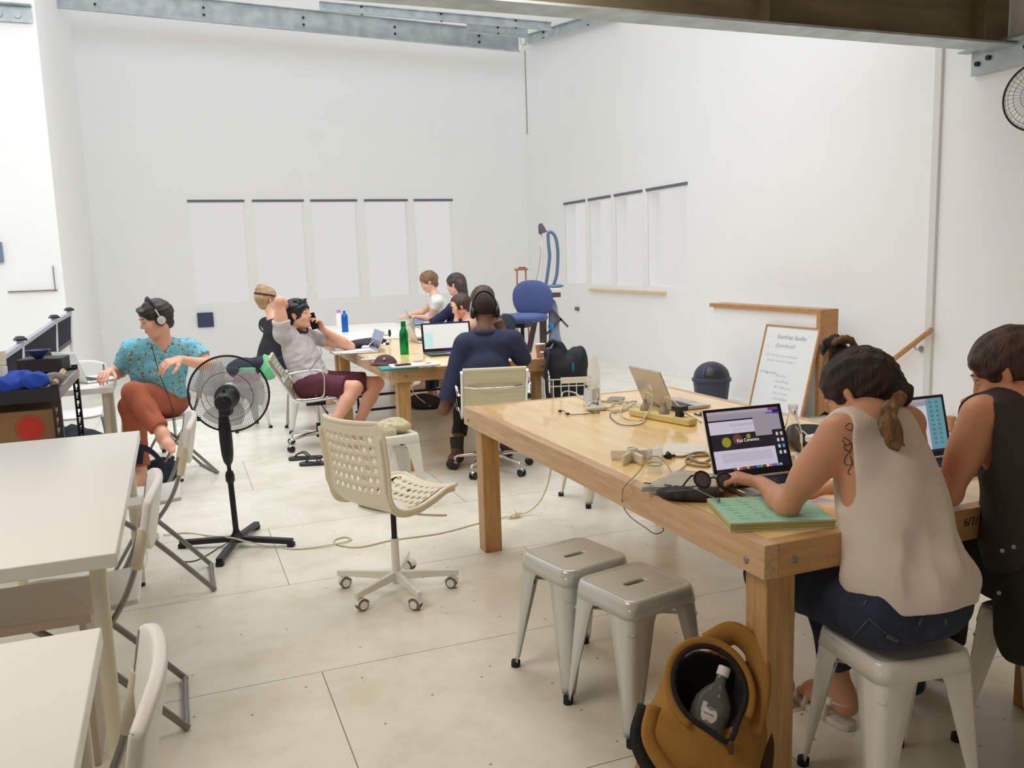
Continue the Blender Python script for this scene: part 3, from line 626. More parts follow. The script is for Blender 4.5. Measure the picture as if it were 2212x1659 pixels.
# ------------------------------------------------------------------ pedestal fan
def fan():
    base = P(513, 1180, 0); t = thing('pedestal_fan', 'black pedestal fan seen from behind, on a cross foot', 'fan', base)
    for x, y in ((400, 1183), (472, 1226), (634, 1180), (558, 1139)):
        q = P(x, y, 0); d = nrm(q-base); b = B(); b.bar(base+Z*.045, base+d*.31+Z*.028, .034, .028); lg = part(b, 'foot_bar', BLACKM, t, world=True, bev=.003)
        b = B(); b.box(base+d*.30+Z*.008, (.036, .036, .03), math.atan2(d[1], d[0])); part(b, 'foot_cap', RUBBER, lg, world=True, bev=.003)
    hd = PY(504, 862, 4.40); top = np.array((base[0]-.02, base[1]-.0, hd[2]-.07)); d = top-base
    b = B(); b.lathe([(.045, .03), (.045, .05), (.022, .075), (.018, .09)], base, None, 20); b.tube([base+Z*.06, base+d*.50], .0155, 14); part(b, 'pole', BLACKM, t, world=True)
    b = B(); b.tube([base+d*.47, base+d*.49, base+d*.53, base+d*.56], [.017, .024, .024, .017], 14); part(b, 'height_collar', BLACK, t, world=True)
    b = B(); b.tube([base+d*.5, base+d*.64], .011, 12); part(b, 'inner_pole', BLACKM, t, world=True)
    b = B(); b.tube([base+d*x for x in (.60, .63, .68, .78, .88, .95, .99)], [.012, .024, .031, .034, .032, .026, .016], 18, sx=1.0); part(b, 'neck_housing', BLACK, t, world=True)
    ax = nrm(np.array((.16, -.97, -.10)))       # towards the motor, away from the blades
    c = PY(494.5, 851, 4.46); R_ = frame(ax)     # columns: right, axis, up
    m0 = c+ax*.03; mot = B(); pf = [(0, .0), (.055, .0), (.062, .01), (.062, .05), (.05, .06), (.047, .07), (.047, .15), (.042, .165), (.03, .172), (0, .174)]
    Rl = np.column_stack([R_[:, 0], R_[:, 2], R_[:, 1]]); mot.lathe(pf, m0, Rl, 28); mo = part(mot, 'motor_housing', BLACK, t, world=True)
    b = B(); b.lathe([(.022, .174), (.02, .180), (0, .181)], m0, Rl, 18); b.tube([m0+ax*.12+Z*.045, m0+ax*.12+Z*.062], .008, 10); part(b, 'oscillation_knob', BLACKM, mo, world=True)
    b = B(); b.tube([m0+ax*.09-Z*.03, top+d*0-Z*.0], [.028, .02], 14); b.box(m0+ax*.10-Z*.05, (.06, .10, .05), math.atan2(ax[1], ax[0])+pi/2); part(b, 'tilt_bracket', BLACK, t, world=True, bev=.008)
    # guards: radial spirals and rings
    Rg = .205; wires = 96
    for nm, sg in (('rear_guard', 1), ('front_guard', -1)):
        b = B()
        for k in range(wires):
            a0 = 2*pi*k/wires; pts = []
            for s_ in np.linspace(0, 1, 7):
                r = .05+(Rg-.05)*s_; tw = a0+sg*.55*s_; h = (.055*(1-s_**2.5)+.012)*sg; pts.append(c+R_[:, 0]*r*cos(tw)+R_[:, 2]*r*sin(tw)+ax*h)
            b.tube(pts, .0009, 4, cap=False)
        for rr in (.05, .13):
            s_ = (rr-.05)/(Rg-.05); b.tube([c+R_[:, 0]*rr*cos(a)+R_[:, 2]*rr*sin(a)+ax*(.055*(1-s_**2.5)+.012)*sg for a in np.linspace(0, 2*pi, 41)[:-1]], .0015, 5, closed=True)
        part(b, nm, BLACKM if sg > 0 else mat('guard_wire', (.25, .26, .28), .4, .3), t, world=True, ang=0)
    b = B(); b.tube([c+R_[:, 0]*Rg*cos(a)+R_[:, 2]*Rg*sin(a) for a in np.linspace(0, 2*pi, 65)[:-1]], .0055, 8, closed=True, sx=1); part(b, 'guard_rim', BLACK, t, world=True, ang=0)
    b = B(); b.box(c-R_[:, 2]*Rg*.62+R_[:, 0]*Rg*.80, (.014, .02, .02)); part(b, 'rim_clip', BLACK, t, world=True)
    hub = c-ax*.01
    b = B(); b.lathe([(0, -.03), (.03, -.028), (.038, -.01), (.038, .02), (0, .02)], hub, Rl, 20); part(b, 'hub', mat('fan_blade_plastic', (.80, .83, .90), .3, alpha=.45), t, world=True)
    for k in range(3):
        b = B(); a0 = 2*pi*k/3+.5
        def bl(i, j):
            r = .03+.15*i; w = (.55+.55*sin(pi*min(1, i*.62+.2)))*.95; a = a0+(j-.5)*w*1.5+.35*i; tw = (j-.5)*.045*(1-.3*i); return hub+R_[:, 0]*r*cos(a)+R_[:, 2]*r*sin(a)+ax*tw
        b.grid(bl, 10, 8); part(b, 'blade', mat('fan_blade_plastic', (.80, .83, .90), .3, alpha=.45), t, world=True, solid=.002, ang=0)
fan()
# ------------------------------------------------------------------ stair balustrade at the left
def balustrade():
    t = thing('stair_balustrade', 'black stair balustrade with white rails at the left', 'railing', PY(148, 735, 8)*np.array((1, 1, 0)))
    tops = [PY(-60, 815, 5.0), PY(45, 745, 6.0), PY(118, 695, 7.5), PY(150, 678, 8.3)]; bots = [PY(-60, 925, 5.0), PY(45, 828, 6.0), PY(118, 757, 7.5), PY(150, 733, 8.3)]
    for i in range(3):
        b = B(); b.bar(tops[i], tops[i+1], .035, .03); part(b, 'handrail', mat('slate_grey_rail', (.36, .38, .44), .4), t, world=True)
        b = B(); b.bar(bots[i]-Z*.01, bots[i+1]-Z*.01, .04, .04); part(b, 'bottom_rail', BLACKM, t, world=True)
        n = (18, 22, 12)[i]; b = B()
        for k in range(n):
            f = (k+.5)/n; b.bar(bots[i]*(1-f)+bots[i+1]*f, tops[i]*(1-f)+tops[i+1]*f, .028, .02, up=(0, 1, 0))
        part(b, 'balusters', mat('balusters_navy_black', (.012, .014, .03), .5), t, world=True)
    for p, q in zip(tops[1:], bots[1:]):
        b = B(); b.bar(q*np.array((1, 1, 0))+Z*(q[2]-.12), p+Z*.03, .035, .035, up=(0, 1, 0)); po = part(b, 'post', mat('pale_grey_rail', (.62, .64, .70), .4), t, world=True)
        b = B(); b.lathe([(.05, 0), (.05, .012), (.03, .03), (0, .034)], p+Z*.03, None, 4); part(b, 'post_cap', BLACKM, po, world=True)
    b = B()
    for i in range(3):
        a, c = bots[i]-Z*.03, bots[i+1]-Z*.03; b.add([a, c, c*np.array((1, 1, 0)), a*np.array((1, 1, 0)), a-U*.08, c-U*.08, c*np.array((1, 1, 0))-U*.08, a*np.array((1, 1, 0))-U*.08], [(0, 1, 2, 3), (4, 7, 6, 5), (0, 4, 5, 1), (3, 2, 6, 7), (0, 3, 7, 4), (1, 5, 6, 2)])
    o = part(b, 'stair_wall', HALL, t, world=True, smooth=False)
balustrade()
# ------------------------------------------------------------------ black slotted shelf rack
def rack():
    Z1 = .92; FR = P(126, 838, Z1); t = thing('shelf_rack', 'black slotted steel shelf rack at the left with clutter on top', 'shelf rack', FR*np.array((1, 1, 0)), YAW)
    w, l = .62, .98; SB = mat('rack_black_paint', (.022, .020, .026), .45)
    for sx in (-1, 0):
        for sy in (0, 1):
            x, y = sx*w, sy*l; b = B(); tw = .036; ix = 1 if sx == -1 else -1; iy = 1 if sy == 0 else -1
            # slotted faces: plates with keyholes modelled as pairs of strips and ties
            zz = np.arange(.03, Z1, .052)
            for z in zz:
                b.box((x+ix*.006, y, z), (.012, .003, .052)); b.box((x+ix*.030, y, z), (.012, .003, .052)); b.box((x+ix*.018, y, z+.019), (.013, .003, .014)); b.box((x+ix*.015, y, z-.017), (.006, .003, .018)); b.box((x+ix*.0235, y, z-.017), (.003, .003, .018))
            b.box((x, y+iy*.018, Z1/2), (.003, .036, Z1)); part(b, 'post', SB, t)
    for z in (Z1-.03, .34):
        for sy in (0, 1): b = B(); b.box((-w/2, sy*l, z), (w, .012, .07)); part(b, 'beam', SB, t)
        for sx in (-1, 0):
            b = B(); b.box((sx*w, l/2, z), (.012, l, .05)); part(b, 'beam', mat('rack_edge_steel', (.28, .29, .32), .3, .6), t)
        b = B(); b.box((-w/2, l/2, z+.012), (w-.02, l-.02, .012)); part(b, 'shelf', mat('rack_shelf_board', (.16, .13, .11), .6), t)
    return t, Z1
RACK, RZ = rack()
# ------------------------------------------------------------------ wire-legged bench frame under the middle table
t = thing('wire_bench', 'black wire floor frame of a bench under the middle table', 'bench', P(760, 880, 0))
for k, (zz) in enumerate((.0, .0)):
    pass
b = B()
for (a, c, y0) in (((-1.35, 7.75), (-.30, 8.15), .30), ((-1.30, 7.55), (-.25, 7.95), .20)):
    b.tube(curve_pts([(a[0]-.06, a[1]-.02, y0-.03), (a[0], a[1], y0), (c[0], c[1], y0), (c[0]+.1, c[1]+.04, y0-.03)], 5), .012, 8)
b.tube([(-1.41, 7.73, .27), (-1.41, 7.73, .0)], .012, 8); b.tube([(-.2, 8.19, .27), (-.2, 8.19, .0)], .012, 8); b.tube([(-1.36, 7.53, .17), (-1.36, 7.53, .0)], .012, 8); b.tube([(-.15, 7.99, .17), (-.15, 7.99, .0)], .012, 8)
part(b, 'frame', BLACKM, t, world=True)
# ------------------------------------------------------------------ people: one continuous surface each, grown from smooth-blended volumes
class SDF:
    def __init__(s): s.p = []
    def rc(s, a, b, r1, r2=None, k=.02, cut=None, sub=False, flat=None):
        """round cone a-b; flat = (axis, ratio) squashes along an axis; cut = [(point, normal)] trims this piece"""
        s.p.append(('c', np.array(a, float), np.array(b, float), r1, r1 if r2 is None else r2, k, cut, sub, flat)); return s
    def el(s, c, r, R=None, k=.02, cut=None, sub=False):
        s.p.append(('e', np.array(c, float), np.array(r, float), np.eye(3) if R is None else np.array(R), None, k, cut, sub, None)); return s
    def chain(s, pts, rs, k=.01, **kw):
        for i in range(len(pts)-1): s.rc(pts[i], pts[i+1], rs[i], rs[i+1], k, **kw)
        return s
    def ext(s):
        lo = np.full(3, 1e9); hi = -lo
        for t in s.p:
            if t[7]: continue
            if t[0] == 'c':
                m = max(t[3], t[4])*(max(1, t[8][1]) if t[8] else 1)+.02
                lo = np.minimum(lo, np.minimum(t[1], t[2])-m); hi = np.maximum(hi, np.maximum(t[1], t[2])+m)
            else: m = max(t[2])+.02; lo = np.minimum(lo, t[1]-m); hi = np.maximum(hi, t[1]+m)
        return lo, hi
    def mesh(s, h, disp=None, planes=None, post=None):
        lo, hi = s.ext(); n = np.ceil((hi-lo)/h).astype(int)+3; lo = lo-h
        ax = [lo[i]+h*np.arange(n[i]) for i in range(3)]; G = np.full(n, .3, np.float32)
        for t in s.p:
            k = t[5]; mg = k+2.5*h+.006
            if t[0] == 'c':
                m = max(t[3], t[4])*(max(1, t[8][1]) if t[8] else 1)+mg; a, b = np.minimum(t[1], t[2])-m, np.maximum(t[1], t[2])+m
            else: m = max(t[2])+mg; a, b = t[1]-m, t[1]+m
            i0 = np.maximum(0, np.floor((a-lo)/h).astype(int)); i1 = np.minimum(n, np.ceil((b-lo)/h).astype(int)+1)
            if np.any(i1 <= i0): continue
            sl = tuple(slice(i0[i], i1[i]) for i in range(3))
            X, Y, Zz = np.meshgrid(ax[0][sl[0]], ax[1][sl[1]], ax[2][sl[2]], indexing='ij'); Pq = np.stack([X, Y, Zz], -1).astype(np.float32)
            if t[0] == 'c':
                A, Bb, r1, r2 = t[1], t[2], t[3], t[4]; Q = Pq
                if t[8]:
                    axv, q = t[8]; axv = nrm(axv); f = 1/q-1; Q = Pq+((Pq-A)@axv)[..., None]*axv*f; Bb = Bb+np.dot(Bb-A, axv)*axv*f
                ab = Bb-A; L = max(1e-6, ab@ab); tt = np.clip(((Q-A)@ab)/L, 0, 1); d = np.linalg.norm(Q-A-tt[..., None]*ab, axis=-1)-(r1+(r2-r1)*tt)
            else:
                R_ = t[3]; q = (Pq-t[1])@R_; r = t[2]; k0 = np.linalg.norm(q/r, axis=-1); k1 = np.linalg.norm(q/(r*r), axis=-1)+1e-9; d = k0*(k0-1)/k1
                d = np.where(k0 < .05, -min(r), d)
            if t[6]:
                for pt_, nn_ in t[6]: d = np.maximum(d, (Pq-np.array(pt_))@nrm(nn_))
            g = G[sl]
            if t[7]:
                hh = np.clip(.5-.5*(g+d)/max(k, 1e-5), 0, 1); G[sl] = g*(1-hh)+(-d)*hh+k*hh*(1-hh)
            else:
                hh = np.maximum(k-np.abs(g-d), 0)/max(k, 1e-5); G[sl] = np.minimum(g, d)-hh*hh*k*.25
        if disp is not None or planes:
            X, Y, Zz = np.meshgrid(*ax, indexing='ij'); m = np.abs(G) < .03 if not planes else np.ones(G.shape, bool)
            Pm = np.stack([X[m], Y[m], Zz[m]], -1)
            if disp is not None:
                g = G[m]; near = np.abs(g) < .03; g[near] += disp(Pm[near]); G[m] = g
            if planes:
                g = G[m]
                for pt_, nn_ in planes: g = np.maximum(g, (Pm-np.array(pt_))@nrm(nn_))
                G[m] = g
        if post is not None: G = post(G, ax)
        G[0] = G[-1] = .1; G[:, 0] = G[:, -1] = .1; G[:, :, 0] = G[:, :, -1] = .1
        return nets(G, lo, h)
def nets(G, lo, h):
    S_ = G < 0; n = G.shape
    c = [S_[i:n[0]-1+i, j:n[1]-1+j, k:n[2]-1+k] for i in (0, 1) for j in (0, 1) for k in (0, 1)]
    al = np.logical_and.reduce(c); an = np.logical_or.reduce(c); M_ = an & ~al; idx = np.argwhere(M_)
    ids = np.full(M_.shape, -1, np.int64); ids[M_] = np.arange(len(idx))
    acc = np.zeros((len(idx), 3)); cnt = np.zeros(len(idx)); off = [(i, j, k) for i in (0, 1) for j in (0, 1) for k in (0, 1)]
    val = {o: G[idx[:, 0]+o[0], idx[:, 1]+o[1], idx[:, 2]+o[2]] for o in off}
    for o in off:
        for a in range(3):
            if o[a]: continue
            q = list(o); q[a] = 1; q = tuple(q); v0, v1 = val[o], val[q]; m = (v0 < 0) != (v1 < 0); t = np.where(m, v0/(v0-v1+1e-12), 0)
            p = np.tile(np.array(o, float), (len(idx), 1)); p[:, a] = t; acc[m] += p[m]; cnt[m] += 1
    v = lo+(idx+acc/cnt[:, None])*h; F = []
    for a in range(3):
        b_, c_ = (a+1) % 3, (a+2) % 3; s0 = [slice(None)]*3; s1 = [slice(None)]*3; s0[a] = slice(0, -1); s1[a] = slice(1, None)
        A, Bq = S_[tuple(s0)], S_[tuple(s1)]; e = np.argwhere(A != Bq); e = e[(e[:, b_] > 0) & (e[:, c_] > 0) & (e[:, b_] < n[b_]-1) & (e[:, c_] < n[c_]-1)]
        inn = A[tuple(e.T)]; q = []
        for db, dc in ((-1, -1), (0, -1), (0, 0), (-1, 0)):
            f = e.copy(); f[:, b_] += db; f[:, c_] += dc; q.append(ids[tuple(f.T)])
        q = np.stack(q, 1); q[~inn] = q[~inn][:, ::-1]; F.append(q)
    return v, np.concatenate(F)
def big_mesh(name, v, F, m, parent, base, smooth_it=0, label=None):
    if smooth_it:
        e = np.concatenate([F[:, [0, 1]], F[:, [1, 2]], F[:, [2, 3]], F[:, [3, 0]]])
        for it in range(smooth_it):
            sm = np.zeros_like(v); ct = np.zeros(len(v)); 
            for a, b_ in ((0, 1), (1, 0)):
                for d in range(3): sm[:, d] += np.bincount(e[:, a], v[e[:, b_], d], len(v))
                ct += np.bincount(e[:, a], minlength=len(v))
            v = v*.45+.55*sm/ct[:, None]
    me = bpy.data.meshes.new(name); nv_, nf = len(v), len(F); v = v-np.array(base)
    me.vertices.add(nv_); me.vertices.foreach_set('co', v.astype(np.float32).ravel()); me.loops.add(nf*4); me.loops.foreach_set('vertex_index', F.astype(np.int32).ravel())
    me.polygons.add(nf); me.polygons.foreach_set('loop_start', np.arange(0, nf*4, 4, dtype=np.int32)); 
    me.polygons.foreach_set('use_smooth', [True]*nf); me.update(calc_edges=True); me.validate(); me.materials.append(m)
    o = bpy.data.objects.new(name, me); C.objects.link(o)
    if parent is not None: o.parent = parent
    if label: o['label'] = label
    return o
def hand(s, w, d, back, side, sz=1.0, curl=(.35, .45, .3), spread=.07, thumb=.5, k=.007, rf=.0088):
    """w wrist, d finger direction, back = normal on the back of the hand, side = towards the thumb"""
    segs = []; w = np.array(w, float); d = nrm(d); b = nrm(np.array(back)-d*np.dot(back, d)); t = nrm(np.cross(b, d)); t = t if np.dot(t, side) > 0 else -t
    pl = .088*sz
    for i, (o, ln) in enumerate(((.030, .98), (.010, 1.0), (-.010, .96), (-.029, .88))):
        kn = w+d*pl*ln+t*o*sz; s.rc(w+t*o*.55*sz+d*.008, kn, .0135*sz, .0118*sz, .012)
        L3 = (np.array((.043, .026, .022))*(.95, 1.03, .97, .78)[i])*sz; an = 0; p = kn; fd = nrm(d+t*spread*(1.3, .4, -.5, -1.4)[i])
        for j in range(3):
            an += curl[j]*(.9, 1.0, 1.08, 1.2)[i]; dd = fd*cos(an)-b*sin(an); q = p+dd*L3[j]; s.rc(p, q, (rf+.0008-.0008*j)*sz, (rf-.0008*j-.0004)*sz, .004); segs.append((p, q)); p = q
    p0 = w+d*.012*sz+t*.018*sz; p1 = w+d*.045*sz+t*.045*sz-b*.010*sz*(1+thumb); p2 = p1+nrm(d*.8+t*.5-b*thumb)*.034*sz; p3 = p2+nrm(d*1.0+t*.1-b*thumb)*.027*sz
    s.chain([p0, p1, p2, p3], [.015*sz, .0125*sz, .0105*sz, .0085*sz], .008); return segs
def head_vol(s, c, R, sz=1.0, k=.018, ears=True, masc=False):
    g = lambda x, y, z: np.array(c)+R@(np.array((x, y, z))*sz); r = lambda *a: np.array(a)*sz
    s.el(g(0, -.012, .042), r(.074, .093, .080), R, k); s.el(g(0, .022, -.005), r(.064, .068, .080), R, k)
    s.el(g(0, .034, -.058), r(.050 if masc else .045, .052, .042), R, .03); s.el(g(0, .072, -.088), r(.022 if masc else .018, .018, .016), R, .02)
    s.rc(g(-.045, -.0, -.05), g(-.022, .06, -.085), .018*sz, .014*sz, .02); s.rc(g(.045, -.0, -.05), g(.022, .06, -.085), .018*sz, .014*sz, .02)
    s.rc(g(-.032, .077, .034), g(.032, .077, .034), .011*sz, None, .015)
    for sx in (-1, 1):
        s.el(g(sx*.031, .096, .014), r(.016, .013, .012), R, .012, sub=True); s.el(g(sx*.036, .062, -.022), r(.022, .022, .022), R, .02)
        s.rc(g(sx*.018, .088, .010), g(sx*.044, .078, .009), .0045*sz, None, .006)
        s.rc(g(sx*.018, .089, .024), g(sx*.044, .079, .024), .005*sz, None, .006)
        if ears:
            s.rc(g(sx*.074, -.004, .018), g(sx*.072, .0, -.028), .0095*sz, .007*sz, .006); s.rc(g(sx*.080, -.014, .022), g(sx*.078, -.010, -.010), .0075*sz, .006*sz, .005); s.el(g(sx*.088, .004, .002), r(.006, .008, .014), R, .004, sub=True)
    s.rc(g(0, .086, .022), g(0, .104, -.014), .0075*sz, .0105*sz, .010)
    for sx in (-1, 1): s.rc(g(sx*.006, .096, -.018), g(sx*.011, .092, -.020), .0075*sz, .0065*sz, .006)
    s.rc(g(-.016, .086, -.043), g(.016, .086, -.043), .006*sz, None, .006); s.rc(g(-.014, .086, -.055), g(.014, .086, -.055), .0068*sz, None, .006)
    s.rc(g(-.024, .0925, -.0488), g(.024, .0925, -.0488), .002*sz, None, .004, sub=True)
def face_parts(c, R, parent, base, sz=1.0, lip=None, brow=None):
    g = lambda x, y, z: np.array(c)+R@(np.array((x, y, z))*sz)
    for sx in (-1, 1):
        b = B(); b.ell(g(sx*.031, .0755, .0150), (.0118*sz,)*3, R, 14); e = part(b, 'eye', EYEW, parent, world=True, ang=0)
        b = B(); b.ell(g(sx*.031, .0845, .0145), (.0066*sz, .004*sz, .0066*sz), R, 10); part(b, 'iris', EYED, e, world=True, ang=0)
        b = B(); b.tube([g(sx*(.015+.032*t), .0905-.013*t*t, .034+.006*sin(pi*t*.9)) for t in np.linspace(0, 1, 7)], [.0018*sz, .0032*sz, .0036*sz, .0036*sz, .003*sz, .002*sz, .001*sz], 6); part(b, 'eyebrow', brow or EYED, parent, world=True, ang=0)
    b = B(); b.tube([g(x, .0925-.10*x*x*30*.1, -.0435-.0015*abs(x)/.02) for x in np.linspace(-.019, .019, 7)], [.001, .0036*sz, .0044*sz, .004*sz, .0044*sz, .0036*sz, .001], 8); b.tube([g(x, .0925-.3*x*x, -.0545) for x in np.linspace(-.017, .017, 7)], [.001, .0042*sz, .005*sz, .0052*sz, .005*sz, .0042*sz, .001], 8)
    part(b, 'lips', lip or LIP, parent, world=True, ang=0)
def strands(dirv, f=170, amp=.0035, seed=0):
    d = nrm(dirv); a = nrm(np.cross(d, (0.3, .9, .31))); b_ = np.cross(d, a)
    return lambda p: amp*(.45*np.sin(f*1.5*(p@a)+2*np.sin(9*(p@d)+seed))+.4*np.sin(f*1.3*(p@b_)+3*np.cos(8*(p@d)))+.35*np.sin(60*(p@a)-38*(p@b_)+9*(p@d)))
def folds(seed, amp=.004, f=26, dirv=(0, 0, 1)):
    r = np.random.default_rng(seed); K = [(r.normal(size=3)*f*(.6+.8*r.random()), r.random()*6.28) for _ in range(7)]; W_ = r.normal(size=(3, 3))*6
    def fn(p):
        q = p+.03*np.sin(p@W_*1.3); o = 0
        for kk, ph in K: o = o+np.sin(q@kk+ph)
        return amp*(np.abs(o/3)-.55)
    return fn
class Person:
    def __init__(s, nm, lb, base, skin, h=.006, j=None):
        s.t = thing('person', lb, 'person', base); s.base = np.array(base, float); s.skin = skin; s.h = h; s.b = SDF(); s.j = j
    def out(s, name, sdf, m, h=None, sm=1, label=None, parent=None, **kw):
        v, F = sdf.mesh(h or s.h, **kw)
        if len(F) == 0: return None
        return big_mesh(name, v, F, m, parent or s.t, s.base, sm, label)
    def limbs(s, female=False, arms=True, legs=True, f=1.0):
        j = s.j; b = s.b; a = .86*f if female else f; lg = .94*f if female else f
        if arms:
            for q in 'LR':
                if 'el'+q not in j: continue
                sh, el = j['sh'+q], j['el'+q]; wr = j['wr'+q]
                b.rc(sh, el, .050*a, .037*a, .03); b.el((sh*.58+el*.42), (.046*a, .046*a, .085), frame_z(el-sh), .04)
                m = el*.72+wr*.28; b.rc(el, m, .037*a, .041*a, .02); b.rc(m, wr, .041*a, .0255*a, .02)
        if legs:
            for q in 'LR':
                if 'kn'+q not in j: continue
                hp, kn, an = j['hp'+q], j['kn'+q], j['an'+q]
                b.rc(hp, kn, .088*lg, .056*lg, .05); b.rc(kn, kn+(an-kn)*.3, .054*lg, .054*lg, .03); b.rc(kn+(an-kn)*.3, an, .054*lg, .036*lg, .02)
                cv = nrm(np.cross(np.cross(kn-hp, an-kn), an-kn)); b.el(kn+(an-kn)*.33+cv*.012, (.05*lg, .05*lg, .11), frame_z(an-kn), .04)
                if 'to'+q in j:
                    to = j['to'+q]; d = nrm(to-an); hl = an-Z*.035-d*np.array((1, 1, .2))*.03; b.rc(an, hl, .036*lg, .030, .02); b.rc(hl, to-d*.05, .030, .028, .03); b.rc(an, to-d*.06, .034, .022, .03); b.rc(to-d*.06, to, .030, .017, .02, flat=(nrm(np.cross(d, Z)), 1.35))
    def torso(s, female=False, inflate=0.0, b=None, f=1.0):
        j = s.j; b = b or s.b; sd = nrm(j['shR']-j['shL']); ch, pv = j['ch'], j['pv']; up = nrm(ch-pv); fw = nrm(np.cross(up, sd)); sd2 = nrm(np.cross(fw, up)); R = np.column_stack([sd2, fw, up]); i = inflate; L = np.linalg.norm(ch-pv)
        W_ = (.145 if female else .165)*f; hw = (.175 if female else .165)*f
        b.el(pv+up*.02, (hw+i, .118*f+i, .12+i), R, .06); b.el(pv+up*L*.48, ((.125 if female else .145)*f+i, .098*f+i, .15+i), R, .07)
        b.el(ch-up*.01, (W_+i, .108*f+i, .155+i), R, .06)
        top = (j['shL']+j['shR'])/2; b.rc(j['shL']*.88+top*.12, j['shR']*.88+top*.12, .052*f+i, None, .05); b.el(top-up*.06, (W_*.95+i, .085*f+i, .09+i), R, .05)
        return R
    def neck(s, r=.052, inflate=0):
        j = s.j; s.b.rc((j['shL']+j['shR'])/2+nrm(j['nk']-(j['shL']+j['shR'])/2)*.01, j['nk'], r*1.15, r, .04); s.b.rc(j['nk'], j['hd']-j['HR'][:, 2]*.05-j['HR'][:, 1]*.012, r, r*.98, .03)
        for q in 'LR': s.b.rc(j['nk']*.75+((j['shL']+j['shR'])/2)*.25, j['sh'+q]*.7+j['nk']*.3, .036, .034, .05)
    def sleeve(s, c, q, upto, r0=.062, r1=.058, wrist=False, k=.03):
        j = s.j; sh, el = j['sh'+q], j['el'+q]
        if upto <= 1: e = sh+(el-sh)*upto; c.rc(sh, e+(el-sh)*.1, r0, r1, k, cut=[(e, el-sh)])
        else:
            c.rc(sh, el, r0, r1, k); w = el+(j['wr'+q]-el)*(upto-1); c.rc(el, w+(w-el)*.15, r1, r1*.85, k, cut=[(w, j['wr'+q]-el)])
def frame_z(d):
    d = nrm(d); x = nrm(np.cross(d, (0, 1, 0) if abs(d[1]) < .9 else (1, 0, 0))); return np.column_stack([x, np.cross(d, x), d])
def HR(yaw, pitch=0, roll=0):
    """head frame: face direction at compass angle yaw (deg, 0 = +x), pitch down positive"""
    y, p, r = radians(yaw), radians(pitch), radians(roll); f = np.array((cos(y)*cos(p), sin(y)*cos(p), -sin(p))); x = nrm(np.cross(f, Z)); u = np.cross(x, f)
    return np.column_stack([x*cos(r)+u*sin(r), f, -x*sin(r)+u*cos(r)])
def hair_cap(c, R, sz=1.0, t=.010, line=0.0, k=.02):
    """skull cap of hair, cleared over the face"""
    s = SDF(); g = lambda x, y, z: np.array(c)+R@(np.array((x, y, z))*sz); r = lambda *a: np.array(a)*sz
    s.el(g(0, -.016, .046), r(.076+t, .095+t, .080+t), R, k); s.rc(g(0, -.06, .02), g(0, -.058, -.045), (.062+t*.5)*sz, (.040+t*.5)*sz, .03)
    s.g = g; s.R = R; s.sz = sz; s.c = np.array(c); s.line = line; return s
def clear_face(s):
    g, R, sz = s.g, s.R, s.sz; r = lambda *a: np.array(a)*sz
    s.el(g(0, .092, -.02+s.line), r(.072, .062, .078), R, .012, sub=True); s.el(g(0, .05, -.075), r(.085, .075, .075), R, .012, sub=True)
    for sx in (-1, 1): s.el(g(sx*.084, .006, -.005), r(.020, .024, .034), R, .008, sub=True)
# ------------------------------------------------------------------ clothing helpers
def denim(name, c1, c2, sc=350):
    return mat(name, c1, .85, var=.3, vscale=14, alt=c2, bump=.25, bscale=sc)
DENIM = denim('dark_blue_denim', srgb(48, 58, 82), srgb(34, 42, 62))
def pants(p, m, legs='LR', to=1.0, infl=.010, name='jeans', h=None, wz=.10, f=1.0, cuff=True, amp=.0035, seed=3):
    j = p.j; s = SDF(); R = p.torsoR; up = R[:, 2]; pv = j['pv']
    s.el(pv+up*.01, (.178*f+infl, .122*f+infl, .115+infl), R, .06, cut=[(pv+up*wz, up)])
    for q in legs:
        hp, kn, an = j['hp'+q], j['kn'+q], j['an'+q]
        if to <= 1: e = hp+(kn-hp)*to; s.rc(hp, e+(kn-hp)*.1, .088*f+infl, .064*f+infl*1.6, .04, cut=[(e, kn-hp)])
        else:
            e = kn+(an-kn)*(to-1); s.rc(hp, kn, .088*f+infl, .058*f+infl, .05); cv = nrm(np.cross(np.cross(kn-hp, an-kn), an-kn)); s.el(kn+(an-kn)*.33+cv*.012, (.052*f+infl, .052*f+infl, .11), frame_z(an-kn), .03)
            s.rc(kn, e+(an-kn)*.06, .057*f+infl, .044*f+infl, .03, cut=[(e, an-kn)])
    return p.out(name, s, m, h, 1, disp=folds(seed, amp, 30))
def top(p, m, sleeves=.6, infl=.014, hem=.10, name='t_shirt', neckr=.062, extra=None, planes=None, amp=.004, seed=1, h=None, female=False, f=1.0, sl=('L', 'R'), neckdrop=.0, r0=.062, r1=.058, ff=26):
    j = p.j; s = SDF(); R = p.torso(female, infl, s, f); up = R[:, 2]; pv = j['pv']
    if sleeves:
        for q in sl: p.sleeve(s, q, sleeves, r0*f*(.9 if female else 1), r1*f*(.9 if female else 1))
    for q in 'LR':
        if sleeves or extra is None: s.rc(j['nk']*.7+(j['shL']+j['shR'])*.15-up*.012, j['sh'+q]*.75+j['nk']*.25-up*.005, .036+infl*.6, .040+infl*.6, .05)
    if extra: extra(s, R)
    nkc = j['nk']; s.rc(nkc-nrm(nkc-(j['shL']+j['shR'])/2)*(.0+neckdrop), nkc+(j['hd']-nkc)*.9, neckr, neckr*1.15, .006, sub=True)
    pl = [(pv+up*hem, -up)] if hem is not None else []
    return p.out(name, s, m, h, 1, disp=folds(seed, amp, ff), planes=pl+(planes or []))
